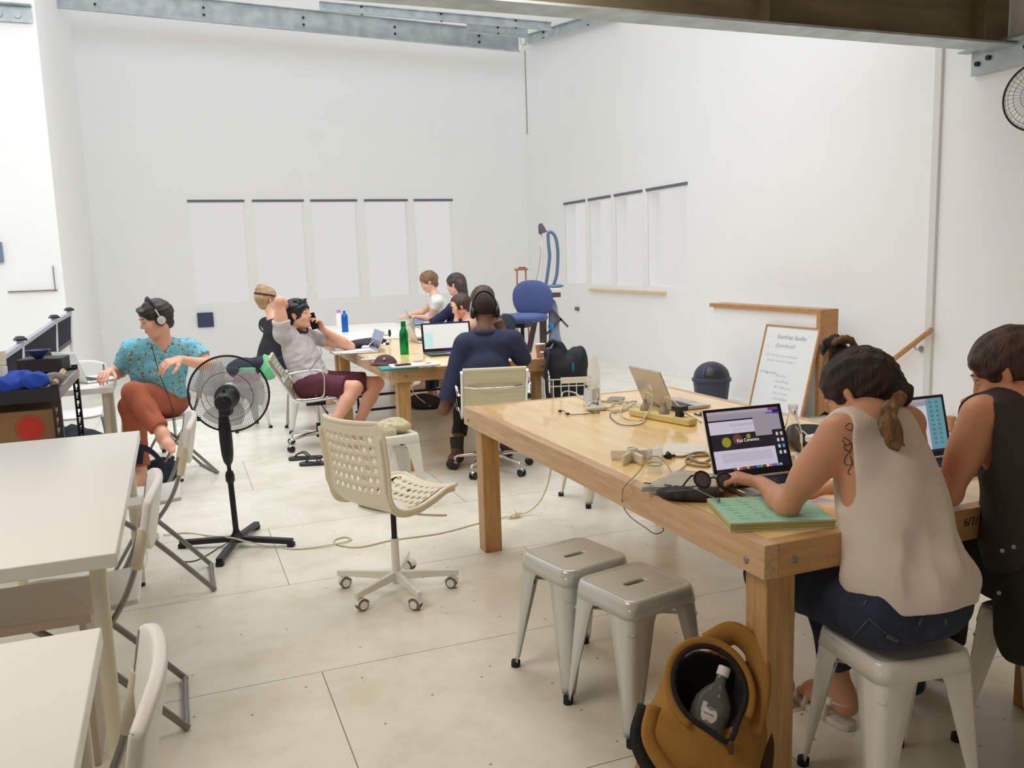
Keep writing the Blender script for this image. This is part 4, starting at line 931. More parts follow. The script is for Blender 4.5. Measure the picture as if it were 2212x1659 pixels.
def headphones(p, m1, m2, r=.088, tilt=0, big=1.0, name='headphones', label=None, neck=None):
    c, R = (p.j['hd'], p.j['HR']) if neck is None else neck
    g = lambda x, y, z: np.array(c)+R@np.array((x, y, z))
    t = thing(name, label, 'headphones', g(0, 0, 0)); RT_ = R@rx(tilt)
    gg = lambda x, y, z: np.array(c)+RT_@np.array((x, y, z))
    b = B(); b.tube([gg(r*cos(a), -.008, .01+(r+.052)*sin(a)) for a in np.linspace(.08, pi-.08, 24)], .0075*big, 8, sx=1.9); bd = part(b, 'headband', m1, t, world=True, ang=0)
    for sx in (-1, 1):
        b = B(); Rl = np.column_stack([RT_[:, 1], RT_[:, 2], RT_[:, 0]*sx]); b.lathe([(0, -.004), (.030*big, -.006), (.034*big, .002), (.034*big, .016), (.028*big, .026), (0, .028)], gg(sx*(r-.012), -.004, -.004), Rl, 20); e = part(b, 'ear_cup', m1, t, world=True)
        b = B(); b.lathe([(0, .0265), (.022*big, .0275), (.024*big, .025), (.026*big, .0285), (.022*big, .030), (0, .030)], gg(sx*(r-.012), -.004, -.004), Rl, 20); part(b, 'ear_cup_ring', m2, e, world=True)
        b = B(); b.bar(gg(sx*(r+.010), -.006, .025), gg(sx*(r-.002), -.006, .075), .018*big, .008); part(b, 'yoke', m2, t, world=True, bev=.002)
    return t
# ================================================================== woman in the white top (nearest)
def woman_white():
    j = dict(shL=np.array((.842, 2.200, 1.005)), shR=np.array((1.085, 2.310, 1.010)), ch=np.array((.985, 2.235, .875)), pv=np.array((1.020, 2.150, .575)),
             elL=P(1700, 1092, .797), elR=np.array((1.175, 2.47, .80)), wrL=P(1664, 1062, .805), wrR=P(1768, 1052, .79))
    j['wrL'] = np.array(j['elL'])+nrm(P(1664, 1060, .800)-j['elL'])*.215
    j['wrR'] = j['elR']+nrm(P(1760, 1056, .79)-j['elR'])*.235
    j['nk'] = np.array((.958, 2.272, 1.035)); j['hd'] = PY(1857, 852, 2.355); j['HR'] = HR(134, 34, 0)
    j['hpL'] = j['pv']-U*.09+Z*-.02; j['hpR'] = j['pv']+U*.09-Z*.02
    j['knL'] = j['hpL']+V*.40-U*.04-Z*.03; j['knR'] = j['hpR']+V*.41-U*.02-Z*.03
    j['anR'] = P(1815, 1492, .11); j['toR'] = j['anR']+nrm(P(1745, 1500, .03)-j['anR'])*.19; j['toR'][2] = .035
    j['anL'] = np.array((.84, 2.66, .11)); j['toL'] = np.array((.72, 2.78, .035))
    p = Person('person', 'woman in a white sleeveless top and blue jeans typing on a silver laptop, dark bun and blond ponytail', (1.02, 2.2, 0), mat('skin_dimmed', srgb(208, 154, 124), .5, sub=.12, var=.07, vscale=9), .0045, j); p.t['label'] = 'person in white sleeveless top and jeans typing, dark hair with bun and blond-tipped ponytail'  # darker skin copy, the dim near light is put into its colour
    p.torsoR = p.torso(True, f=.88); p.limbs(True); p.neck(.046); head_vol(p.b, j['hd'], j['HR'], .94)
    # shoulder blades
    p.b.el(j['shL']*.62+j['shR']*.38-Z*.10-V*.055, (.05, .03, .07), p.torsoR, .05); p.b.el(j['shL']*.38+j['shR']*.62-Z*.10-V*.055, (.05, .03, .07), p.torsoR, .05)
    dL = nrm(P(1612, 1043, .80)-j['wrL']); segs = hand(p.b, j['wrL'], dL+np.array((0, 0, .22)), Z, np.array((1, .2, 0)), .95, (.50, .42, .30), .13, .5)
    hand(p.b, j['wrR'], nrm(np.array((-.75, .6, -.1))), Z, np.array((-.6, -.8, 0)), .95, (.25, .5, .4), .09, .3)
    o = p.out('body', p.b, p.skin); face_parts(j['hd'], j['HR'], o, None, .94)
    # sheer white top
    R = p.torsoR; up = R[:, 2]; bk = -R[:, 1] if R[:, 1]@V > 0 else R[:, 1]
    def ex(s, R):
        s.el(j['pv']+up*.115+bk*.012+U*.012, (.146, .130, .120), R, .06); s.el(j['ch']+bk*.02-up*.08+U*.008, (.128, .115, .18), R, .06); s.el(j['pv']+up*.035+bk*.018+U*.004, (.166, .152, .13), R, .05)
        for q in 'LR': s.rc(j['nk']*.5+j['sh'+q]*.5+Z*.005-bk*.02, j['nk']*.42+j['sh'+q]*.58-Z*.10+bk*.045, .040, .045, .04)
        for q, sg in (('L', -1), ('R', 1)):
            sh = j['sh'+q]; s.rc(sh+U*sg*.030+Z*.06, sh+U*sg*.030-Z*.14, .070, .078, .012, sub=True); s.rc(sh+U*sg*.045-Z*.16, sh+U*sg*.02-Z*.19-V*.0, .045, .035, .012, sub=True)
    WT = mat('sheer_white_fabric', (.70, .63, .57), .75, var=.05, vscale=8, bump=.12, bscale=260)
    def fw(pnt):
        q = (pnt-j['pv']); zz = q@up; xx = q@R[:, 0]; lo = np.exp(-((zz-.09)/.10)**2)
        return .006*np.abs(np.sin(46*xx+9*zz+3*np.sin(7*zz+2)))*lo + .008*np.sin(24*xx-20*zz+1.7*np.sin(11*xx))*(.45+.55*lo)+.003*np.sin(70*xx+40*zz)*lo-.004
    s = SDF(); p.torso(True, .006, s, .88); ex(s, R); s.rc(j['nk']-Z*.02, j['hd'], .060, .07, .006, sub=True)
    p.out('sleeveless_top', s, WT, .0045, 1, disp=fw, planes=[(j['pv']-up*.020+bk*.10, -(up+bk*.02))])
    # tattoo on the left shoulder blade
    ink = mat('tattoo_ink', srgb(70, 52, 48), .6); b = B()
    def on_skin(x, y):  # pixel to the skin of the shoulder blade
        return PY(x, y, 2.128)
    import mathutils
    bvh = mathutils.bvhtree.BVHTree.FromPolygons([tuple(v.co) for v in o.data.vertices], [tuple(f.vertices) for f in o.data.polygons])
    def proj(x, y):
        d = nrm(ray(x, y)); h = bvh.ray_cast(Vector(CAM0-p.base), Vector(d)); return None if h[0] is None else np.array(h[0])+p.base-d*.0008
    for crv in ([(1826, 925), (1838, 930), (1842, 920), (1834, 914), (1826, 922)], [(1822, 945), (1832, 950), (1840, 962), (1836, 974), (1826, 972), (1824, 962), (1831, 962)], [(1838, 975), (1828, 985), (1824, 998), (1832, 1006), (1841, 1000), (1838, 992)], [(1820, 950), (1828, 962), (1838, 958)], [(1836, 985), (1842, 1002), (1834, 1014), (1832, 1022), (1838, 1026)]):
        pts = [proj(x, y) for x, y in crv]
        if all(q is not None for q in pts) and max(np.linalg.norm(pts[i+1]-pts[i]) for i in range(len(pts)-1)) < .04: b.tube(curve_pts(pts, 4), .0011, 4)
    if b.v: part(b, 'tattoo', ink, o, world=True, ang=0)
    # jeans
    DN = pants(p, DENIM, to=1.80, infl=.008, h=.005, wz=.03, f=.97)
    bvj = mathutils.bvhtree.BVHTree.FromPolygons([tuple(v.co) for v in DN.data.vertices], [tuple(f.vertices) for f in DN.data.polygons])
    def pj(x, y):
        d = nrm(ray(x, y)); h = bvj.ray_cast(Vector(CAM0-p.base), Vector(d)); return None if h[0] is None else np.array(h[0])+p.base-d*.0015
    st = mat('denim_seam', srgb(80, 88, 112), .8)
    def seam(nm, crvs, r=.0012, m=st, par=DN):
        b = B()
        for crv in crvs:
            pts = []
            for i in range(len(crv)-1):
                for t in np.linspace(0, 1, 7)[:-1]:
                    q = pj(crv[i][0]*(1-t)+crv[i+1][0]*t, crv[i][1]*(1-t)+crv[i+1][1]*t)
                    if q is not None and (not pts or np.linalg.norm(q-pts[-1]) < .05): pts.append(q)
            if len(pts) > 1: b.tube(pts, r, 5)
        if b.v: part(b, nm, m, par, world=True, ang=0)
    seam('back_pocket', [[(1878, 1336), (1835, 1385), (1842, 1410), (1880, 1420)], [(1878, 1336), (1910, 1366), (1945, 1384), (1988, 1392)]], .0018)
    seam('back_pocket', [[(2085, 1370), (2032, 1393), (2024, 1415)]], .0018)
    seam('yoke_seam', [[(2012, 1350), (2008, 1400), (1998, 1425)], [(2020, 1350), (2016, 1395)]], .0012)
    seam('belt_loop', [[(1990, 1336), (1984, 1352)]], .004); seam('belt_loop', [[(2040, 1334), (2044, 1352)]], .004); seam('belt_loop', [[(1872, 1296), (1866, 1308)]], .003)
    q0, q1 = pj(1912, 1374), pj(1945, 1388)
    if q0 is not None and q1 is not None:
        dx = nrm(q1-q0); n_ = nrm(-ray(1930, 1380)); uy = nrm(np.cross(n_, dx)); n_ = np.cross(dx, uy); b = B(); b.box((q0+q1)/2+n_*.002, (np.linalg.norm(q1-q0)*1.05, .012, .002), np.column_stack([dx, uy, n_])); tg = part(b, 'pocket_label', mat('label_dark', (.02, .02, .03), .6), DN, world=True)
        text('ROLLAS', .010, mat('label_thread', (.35, .34, .33), .7), DN, q0-uy*.0035+n_*.0035+dx*.002, np.column_stack([dx, uy, n_]), 'label_lettering', .0002, world=True)
    # hair: cap, bun, ponytail
    H0 = mat('dark_brown_hair', srgb(62, 46, 38), .5, var=.35, vscale=45, stretch=(1, 1, .12), alt=srgb(22, 17, 17), spec=.4, bump=.8, bscale=160); HB = mat('blond_hair_tips', srgb(160, 122, 74), .5, var=.35, vscale=70, stretch=(1, 1, .1), alt=srgb(92, 66, 42), bump=.8, bscale=200)
    hs = hair_cap(j['hd'], j['HR'], .95, .012); g = hs.g; clear_face(hs)
    tie = g(.012, -.108, -.055); hs.rc(g(0, -.07, .0), tie, .06, .026, .04); hr = p.out('hair', hs, H0, .0045, 0, disp=strands(j['HR'][:, 1], 150, .0032))
    bs = SDF(); bc = PY(1800, 748, 2.43); 
    for k in range(7):
        a = 2*pi*k/7; bs.rc(bc+np.array((.020*cos(a), .02*sin(a), .014*sin(2*a)))+Z*.0, bc+np.array((.020*cos(a+1.4), .020*sin(a+1.4), .012*cos(2*a))), .017, .015, .008)
    bs.rc(bc-Z*.01, bc+Z*-.03+np.array((.02, -.02, 0)), .024, .026, .02); p.out('bun', bs, H0, .004, 0, disp=strands((1, .3, .2), 190, .003), parent=p.t)
    lo = SDF(); lo.chain(curve_pts([bc+np.array((-.010, -.03, .012)), bc+np.array((.02, -.035, .024)), bc+np.array((.045, -.03, .010)), bc+np.array((.045, -.02, -.02)), bc+np.array((.02, -.035, -.05))], 4), [.009]*17, .006)
    lo.chain(curve_pts([bc+np.array((-.02, -.02, -.02)), bc+np.array((-.03, -.03, -.06)), PY(1782, 800, 2.43), PY(1786, 845, 2.42)], 4), [.011]*13, .006)
    p.out('blond_strands', lo, HB, .0035, 0, disp=strands((0, .1, 1), 260, .0028), label='blond loose strands of the bun')
    pt = SDF(); c0 = tie; pp = curve_pts([c0, PY(1915, 898, 2.155), PY(1926, 930, 2.13), PY(1936, 966, 2.14)], 5); n_ = len(pp); pt.chain(pp, list(np.interp(np.arange(n_), [0, n_*.25, n_*.7, n_-1], [.012, .015, .014, .005])), .02)
    for dx in (-24, -17, -10, -3, 5, 12, 19): pt.chain([PY(1912+dx*.25, 885, 2.15), PY(1922+dx*.75, 925, 2.14-abs(dx)*.0005), PY(1934+dx*.95, 972-abs(dx)*.8+(dx*7 % 9), 2.15)], [.010, .009, .002], .006)
    p.out('ponytail', pt, HB, .004, 0, disp=strands((.2, -.2, -1), 230, .0035), label='blond low ponytail')
    b = B(); q = c0*.75+pp[2]*.25; b.tube([c0+(pp[1]-c0)*.2, c0+(pp[1]-c0)*.9], .0185, 14); part(b, 'hair_tie', BLACK, hr, world=True)
    # sandal on the right foot and the left one
    for q in 'RL':
        an, to = j['an'+q], j['to'+q]; d = nrm((to-an)*np.array((1, 1, 0))); sd = np.cross(Z, d); heel = an*np.array((1, 1, 0))-d*.055; out = []
        for t_ in np.linspace(0, 1, 14): w = .031+.016*sin(pi*min(1, t_*.95))*(.4+t_*.6); out.append((t_, w if 0 < t_ < 1 else w*.55))
        pts = [(heel+d*t_*.265+sd*w) for t_, w in out]+[(heel+d*t_*.265-sd*w) for t_, w in out[::-1]]
        b = B(); n_ = len(pts); b.add([x+Z*.0 for x in pts]+[x+Z*.022 for x in pts], [tuple(range(n_-1, -1, -1)), tuple(range(n_, 2*n_))]+[(i, (i+1) % n_, n_+(i+1) % n_, n_+i) for i in range(n_)]); so = part(b, 'sandal_sole', mat('sandal_white', (.62, .58, .50), .5), p.t, world=True, bev=.004)
        b = B()
        for t_, hh, ww in ((.30, .062, .036), (.62, .050, .042)): b.tube([heel+d*(.265*t_)+sd*ww*cos(a)+Z*(.012+hh*sin(a)) for a in np.linspace(0, pi, 13)], .005, 8, sx=3.0, up=d)
        b.tube([an+d*-.012+(d*cos(a)+sd*sin(a))*.040+Z*-.022 for a in np.linspace(0, 2*pi, 19)[:-1]], .004, 8, closed=True, sx=2.5); part(b, 'sandal_strap', mat('sandal_white', (.62, .58, .50), .5), so, world=True, ang=0)
        b = B(); b.box(an+sd*(.043 if (sd[1] < 0) else -.043)-Z*.022, (.022, .022, .022), math.atan2(d[1], d[0])); part(b, 'buckle', WHITEP, so, world=True, bev=.003)
    # ring
    rp, rq = segs[5*0+3*2]; rm = rp*.55+rq*.45; rd = nrm(rq-rp); r1 = nrm(np.cross(rd, Z)); r2 = np.cross(r1, rd); b = B()
    b.tube([rm+r1*.0098*cos(a)+r2*.0098*sin(a) for a in np.linspace(0, 2*pi, 19)[:-1]], .0013, 6, closed=True); part(b, 'ring', ALU, p.t, world=True, ang=0)
woman_white()
# ================================================================== woman in the dark sleeveless top (right edge)
def woman_dark():
    j = dict(shL=np.array((1.320, 2.385, 1.010)), shR=np.array((1.605, 2.475, 1.010)), ch=np.array((1.475, 2.375, .875)), pv=np.array((1.51, 2.31, .575)),
             elL=P(2050, 1066, .80), elR=np.array((1.60, 2.68, .80)), wrR=np.array((1.43, 2.62, .965)))
    j['wrL'] = j['elL']+nrm(np.array((-.02, .9, .05)))*.235; j['nk'] = np.array((1.450, 2.40, 1.045)); j['hd'] = PY(2183, 808, 2.46); j['HR'] = HR(141, 28, 0)
    j['hpL'] = j['pv']-U*.09; j['hpR'] = j['pv']+U*.09; j['knL'] = j['hpL']+V*.40-Z*.04; j['knR'] = j['hpR']+V*.40-Z*.04
    j['anL'] = j['knL']+V*.02-Z*.40; j['anR'] = j['knR']+V*.02-Z*.40; j['toL'] = j['anL']+V*.18-Z*.07; j['toR'] = j['anR']+V*.18-Z*.07
    p = Person('person', '', (1.5, 2.35, 0), SKIN2, .0045, j); p.t['label'] = 'person at the right edge in dark sleeveless top, brown hair tied back, hand on chin'
    p.torsoR = p.torso(True); p.limbs(True, f=1.06); p.neck(.048); head_vol(p.b, j['hd'], j['HR'], 1.0)
    hand(p.b, j['wrL'], nrm(np.array((-.1, 1, -.1))), Z, (1, 0, 0), .95, (.25, .4, .3)); 
    tg = j['hd']+j['HR']@np.array((.0, .085, -.085)); hand(p.b, j['wrR'], nrm(tg-j['wrR']), np.array((-.1, .7, -.7)), np.array((-.9, -.4, .2)), .95, (.5, .5, .5), .05, .3)
    o = p.out('body', p.b, p.skin); face_parts(j['hd'], j['HR'], o, None)
    R = p.torsoR; up = R[:, 2]; DK = mat('charcoal_cotton', srgb(56, 52, 48), .85, bump=.2, bscale=200)
    s = SDF(); p.torso(True, .014, s, 1.03); s.el(j['pv']+up*.10, (.17, .14, .16), R, .08)
    for q in 'LR': s.rc(j['nk']*.7+j['sh'+q]*.3+Z*.002, j['nk']*.45+j['sh'+q]*.55-Z*.06-V*.04, .042, .05, .05)
    for q, sg in (('L', -1), ('R', 1)):
        sh = j['sh'+q]; s.rc(sh+U*sg*.035+Z*.05, sh+U*sg*.03-Z*.11, .056, .058, .012, sub=True)
    s.rc(j['nk']+Z*.0, j['hd'], .056, .07, .006, sub=True)
    p.out('sleeveless_top', s, DK, .005, 1, disp=folds(5, .0035, 24), planes=[(j['pv']-up*.04, -up)])
    pants(p, mat('black_trousers', (.016, .015, .018), .85), to=1.9, h=.006, name='trousers')
    for q in 'LR':
        b = SDF(); an, to = j['an'+q], j['to'+q]; b.rc(an-Z*.06-V*.03, to, .042, .032, .02); b.rc(an, an-Z*.05, .04, .042, .02); p.out('shoe', b, BLACK, .006, 1, planes=[((0, 0, .004), (0, 0, -1))])
    H0 = mat('brown_hair', srgb(92, 66, 52), .5, var=.4, vscale=45, stretch=(1, 1, .2), alt=srgb(42, 29, 25), spec=.4, bump=.8, bscale=160)
    hs = hair_cap(j['hd'], j['HR'], 1.0, .012); clear_face(hs); g = hs.g; hs.el(g(0, -.125, .01), (.04, .03, .04), j['HR'], .03)
    hs.rc(g(-.055, .055, .072), g(-.078, .0, .03), .018, .012, .02)
    p.out('hair', hs, H0, .0045, 0, disp=strands(j['HR'][:, 1]*.9-Z*.3, 140, .003))
woman_dark()
# dark coat heaped on the knees / stool side of the woman at the right edge
s = SDF(); c0 = np.array((1.42, 2.22, .50))
s.el(c0, (.10, .12, .16), None, .05); s.el(c0+np.array((.12, -.04, -.06)), (.12, .10, .18), None, .05); s.rc(c0+np.array((-.02, .04, .12)), c0+np.array((.22, -.04, .12)), .05, .05, .05); s.rc(c0+np.array((.05, -.05, -.05)), c0+np.array((.17, -.07, -.22)), .07, .045, .05); s.rc(c0+np.array((-.05, .0, .05)), c0+np.array((-.06, .02, -.12)), .05, .035, .04)
v, F = s.mesh(.007, disp=folds(8, .008, 22)); base = v.mean(0)*np.array((1, 1, 0))+Z*v[:, 2].min()
ct = thing('coat', 'black coat with snap buttons hanging beside the stool at the right edge', 'coat', base)
big_mesh('cloth', v, F, mat('black_coat_cloth', (.020, .017, .014), .8), ct, base, 1)
for x, y in ((2165, 1190), (2190, 1182), (2158, 1281)):
    b = B(); q = PY(x, y, 2.095); b.ell(q, (.006, .004, .006), n=10); part(b, 'snap_button', GREYT, ct, world=True)
# ================================================================== man in the navy shirt, from behind
def man_navy():
    j = dict(shL=PY(1000, 744, 5.90), shR=PY(1108, 736, 5.93), ch=PY(1050, 805, 5.90), pv=np.array((-.175, 6.0, .53)), nk=PY(1047, 712, 5.95), hd=PY(1047, 674, 6.0), HR=HR(96, 10))
    j['elL'] = PY(958, 886, 5.86); j['wrL'] = j['elL']+np.array((.06, .24, .06)); j['elR'] = PY(1128, 772, 5.98); j['wrR'] = PY(1088, 718, 6.10)
    j['hpL'] = j['pv']+np.array((-.09, 0, 0)); j['hpR'] = j['pv']+np.array((.09, 0, 0)); j['knL'] = np.array((-.36, 6.42, .50)); j['knR'] = np.array((.02, 6.42, .50))
    j['anL'] = np.array((-.42, 6.20, .12)); j['anR'] = np.array((-.05, 6.45, .10)); j['toL'] = np.array((-.46, 6.06, .04)); j['toR'] = np.array((-.08, 6.63, .04))
    p = Person('person', '', (-.18, 6.0, 0), SKIN3, .006, j); p.t['label'] = 'person seen from behind in navy polo shirt with large headphones at the dark laptop'
    p.torsoR = p.torso(); p.limbs(); p.neck(.055); head_vol(p.b, j['hd'], j['HR'], .98, masc=True)
    hand(p.b, j['wrL'], (.2, 1, -.1), Z, (1, 0, 0), 1.0); hand(p.b, j['wrR'], nrm(PY(1074, 694, 6.12)-j['wrR']), (0, -1, .2), (-.6, 0, .5), 1.0, (.3, .4, .4))
    o = p.out('body', p.b, p.skin); face_parts(j['hd'], j['HR'], o, None, .98)
    NV = mat('navy_polo', srgb(46, 54, 82), .85, var=.12, vscale=10, bump=.15, bscale=250)
    def ex(s, R): s.rc(j['nk']-Z*.012+np.array((-.05, -.01, 0)), j['nk']-Z*.012+np.array((.05, -.01, 0)), .028, .028, .02); s.rc(j['nk']+np.array((-.045, .0, .008)), j['nk']+np.array((.045, 0, .008)), .024, .024, .02)
    top(p, NV, .84, .016, .02, 'polo_shirt', .050, lambda s, R: (ex(s, R), p.sleeve(s, 'R', 1.25, .066, .060)), seed=4, amp=.0045, r0=.066, r1=.060, neckdrop=-.030)
    b = B(); cn = j['nk']+np.array((0, -.012, -.026)); b.tube([cn+np.array((.078*cos(a), .072*sin(a), -.014*sin(a))) for a in np.linspace(0, 2*pi, 33)[:-1]], .019, 10, closed=True, sx=.8); part(b, 'collar', NV, p.t, world=True, ang=0)
    pants(p, denim('black_jeans', (.02, .022, .03), (.012, .012, .018)), to=1.75, name='trousers')
    for q in 'LR':
        b = SDF(); an, to = j['an'+q], j['to'+q]; d = nrm((to-an)*np.array((1, 1, 0))); b.rc(an+Z*.05, an-Z*.05, .050, .044, .02, cut=[(an+Z*.07, Z)]); b.rc(an-Z*.07-d*.02, to, .04, .036, .03); b.rc(an+Z*.06, an+Z*.09+d*.0, .048, .056, .01, cut=[(an+Z*.085, Z)])
        p.out('boot', b, mat('worn_boot_leather', (.035, .028, .024), .7), .006, 1, planes=[((0, 0, .004), (0, 0, -1))])
    hs = SDF(); g = lambda x, y, z: j['hd']+j['HR']@np.array((x, y, z)); hs.el(g(0, -.014, .043), (.0765, .095, .082), j['HR'], .02); clear = hs; hs.g = g; hs.R = j['HR']; hs.sz = .98; hs.line = .012; clear_face(hs)
    p.out('hair', hs, mat('cropped_black_hair', srgb(52, 38, 34), .9, bump=.5, bscale=400), .005, 0, planes=[(g(0, -.03, -.035), -j['HR'][:, 2])], label='closely cropped dark hair')
    headphones(p, BLACK, mat('headband_grey', (.35, .35, .36), .4), .086, radians(-4), 1.25, 'headphones', 'large black and grey headphones on the person in the navy polo shirt')
man_navy()
# ================================================================== man on the phone, leaning back
def man_phone():
    j = dict(shR=np.array((-1.835, 6.88, .955)), shL=np.array((-1.715, 7.20, .925)), ch=PY(650, 765, 7.03), pv=PY(676, 838, 7.02), nk=PY(640, 718, 7.03), hd=PY(644, 682, 7.01), HR=HR(-10, -6))
    j['pv'][2] = .53
    j['elR'] = PY(604, 650, 6.84); j['wrR'] = PY(622, 668, 7.0); j['elL'] = np.array((-1.375, 7.32, .795)); j['wrL'] = PY(697, 712, 7.14)
    sd = np.array((.08, -1, 0))*.09; j['hpR'] = j['pv']+sd-Z*.01; j['hpL'] = j['pv']-sd-Z*.01; j['knR'] = PY(768, 838, 6.86); j['knL'] = PY(815, 828, 7.28)
    j['anR'] = PY(714, 925, 6.72); j['toR'] = PY(700, 968, 6.58); j['anL'] = PY(766, 930, 7.02); j['toL'] = PY(760, 968, 6.90); j['toR'][2] = max(.03, j['toR'][2]-.03); j['toL'][2] = .03
    p = Person('person', '', (-1.6, 7.0, 0), SKIN, .0055, j); p.t['label'] = 'person in pale grey T-shirt and maroon shorts leaning back with phone, arm behind head'
    p.torsoR = p.torso(); p.limbs(); p.neck(.052); head_vol(p.b, j['hd'], j['HR'], 1.0, masc=True)
    hand(p.b, j['wrR'], nrm(np.array((.12, 1, .05))), (-1, .1, .2), (0, 0, 1), 1.0, (.25, .3, .3)); dph = nrm(PY(684, 688, 7.10)-j['wrL'])
    hand(p.b, j['wrL'], dph, np.array((.5, .8, .0)), (-.6, 0, -.6), 1.0, (.55, .6, .5), .06, .5)
    o = p.out('body', p.b, p.skin); face_parts(j['hd'], j['HR'], o, None)
    top(p, mat('heather_grey_cotton', srgb(196, 192, 194), .9, var=.10, vscale=25, bump=.2, bscale=200), .42, .016, -.03, 't_shirt', .062, None, seed=6, amp=.006, r0=.070, r1=.072)
    pants(p, mat('maroon_shorts_cloth', srgb(92, 44, 58), .85, var=.12, vscale=9), to=.80, infl=.018, name='shorts', amp=.006)
    HC = mat('black_hair', srgb(32, 28, 34), .45, var=.3, vscale=30, alt=srgb(14, 12, 18), spec=.6); hs = hair_cap(j['hd'], j['HR'], 1.0, .020); clear_face(hs); g = hs.g
    for a in np.linspace(-1, 1, 9): hs.rc(g(a*.055, .04-.02*abs(a), .118), g(a*.060, .09-.02*abs(a), .112+.014*cos(a*9)), .014, .005, .008)
    p.out('hair', hs, HC, .0055, 0, disp=strands(j['HR'][:, 1]+Z*.4, 120, .004))
    # phone
    fp = nrm(j['wrL']-j['hd']); q = j['wrL']+dph*.088-np.array((.035, .02, 0)); b = B(); upd = nrm(np.array((-.25, 0, 1.0))); nd = nrm(np.array((.35, 1, 0))); ri = nrm(np.cross(nd, upd)); b.box(q, (.068, .009, .138), np.column_stack([ri, nd, upd]))
    solo(b, 'phone', 'black phone held at the ear by the person leaning back', 'phone', BLACK, bev=.004)
    nk = j['nk']+np.array((.052, -.01, .018)); t = thing('headphones', 'black headphones resting round the neck of the person on the phone', 'headphones', nk)
    b = B(); Rn = HR(-10, 20); b.tube([nk+Rn@np.array((.066*cos(a), .070*sin(a)-.03, -.004)) for a in np.linspace(-.2, pi+.2, 20)], .009, 8, sx=1.4); part(b, 'headband', BLACK, t, world=True, ang=0)
    for sx in (-1, 1): b = B(); blob(b, nk+Rn@np.array((sx*.060, .0, -.004)), (.016, .030, .026), 2.4, 16, Rn); part(b, 'ear_cup', BLACK, t, world=True, ang=0)
    b = B(); b.tube(curve_pts([nk+np.array((.06, -.06, -.03)), PY(688, 745, 6.78), PY(694, 765, 6.74), PY(680, 785, 6.72), PY(668, 800, 6.74)], 6), .003, 6)
    part(b, 'cable', CORDG, t, world=True, ang=0)
man_phone()
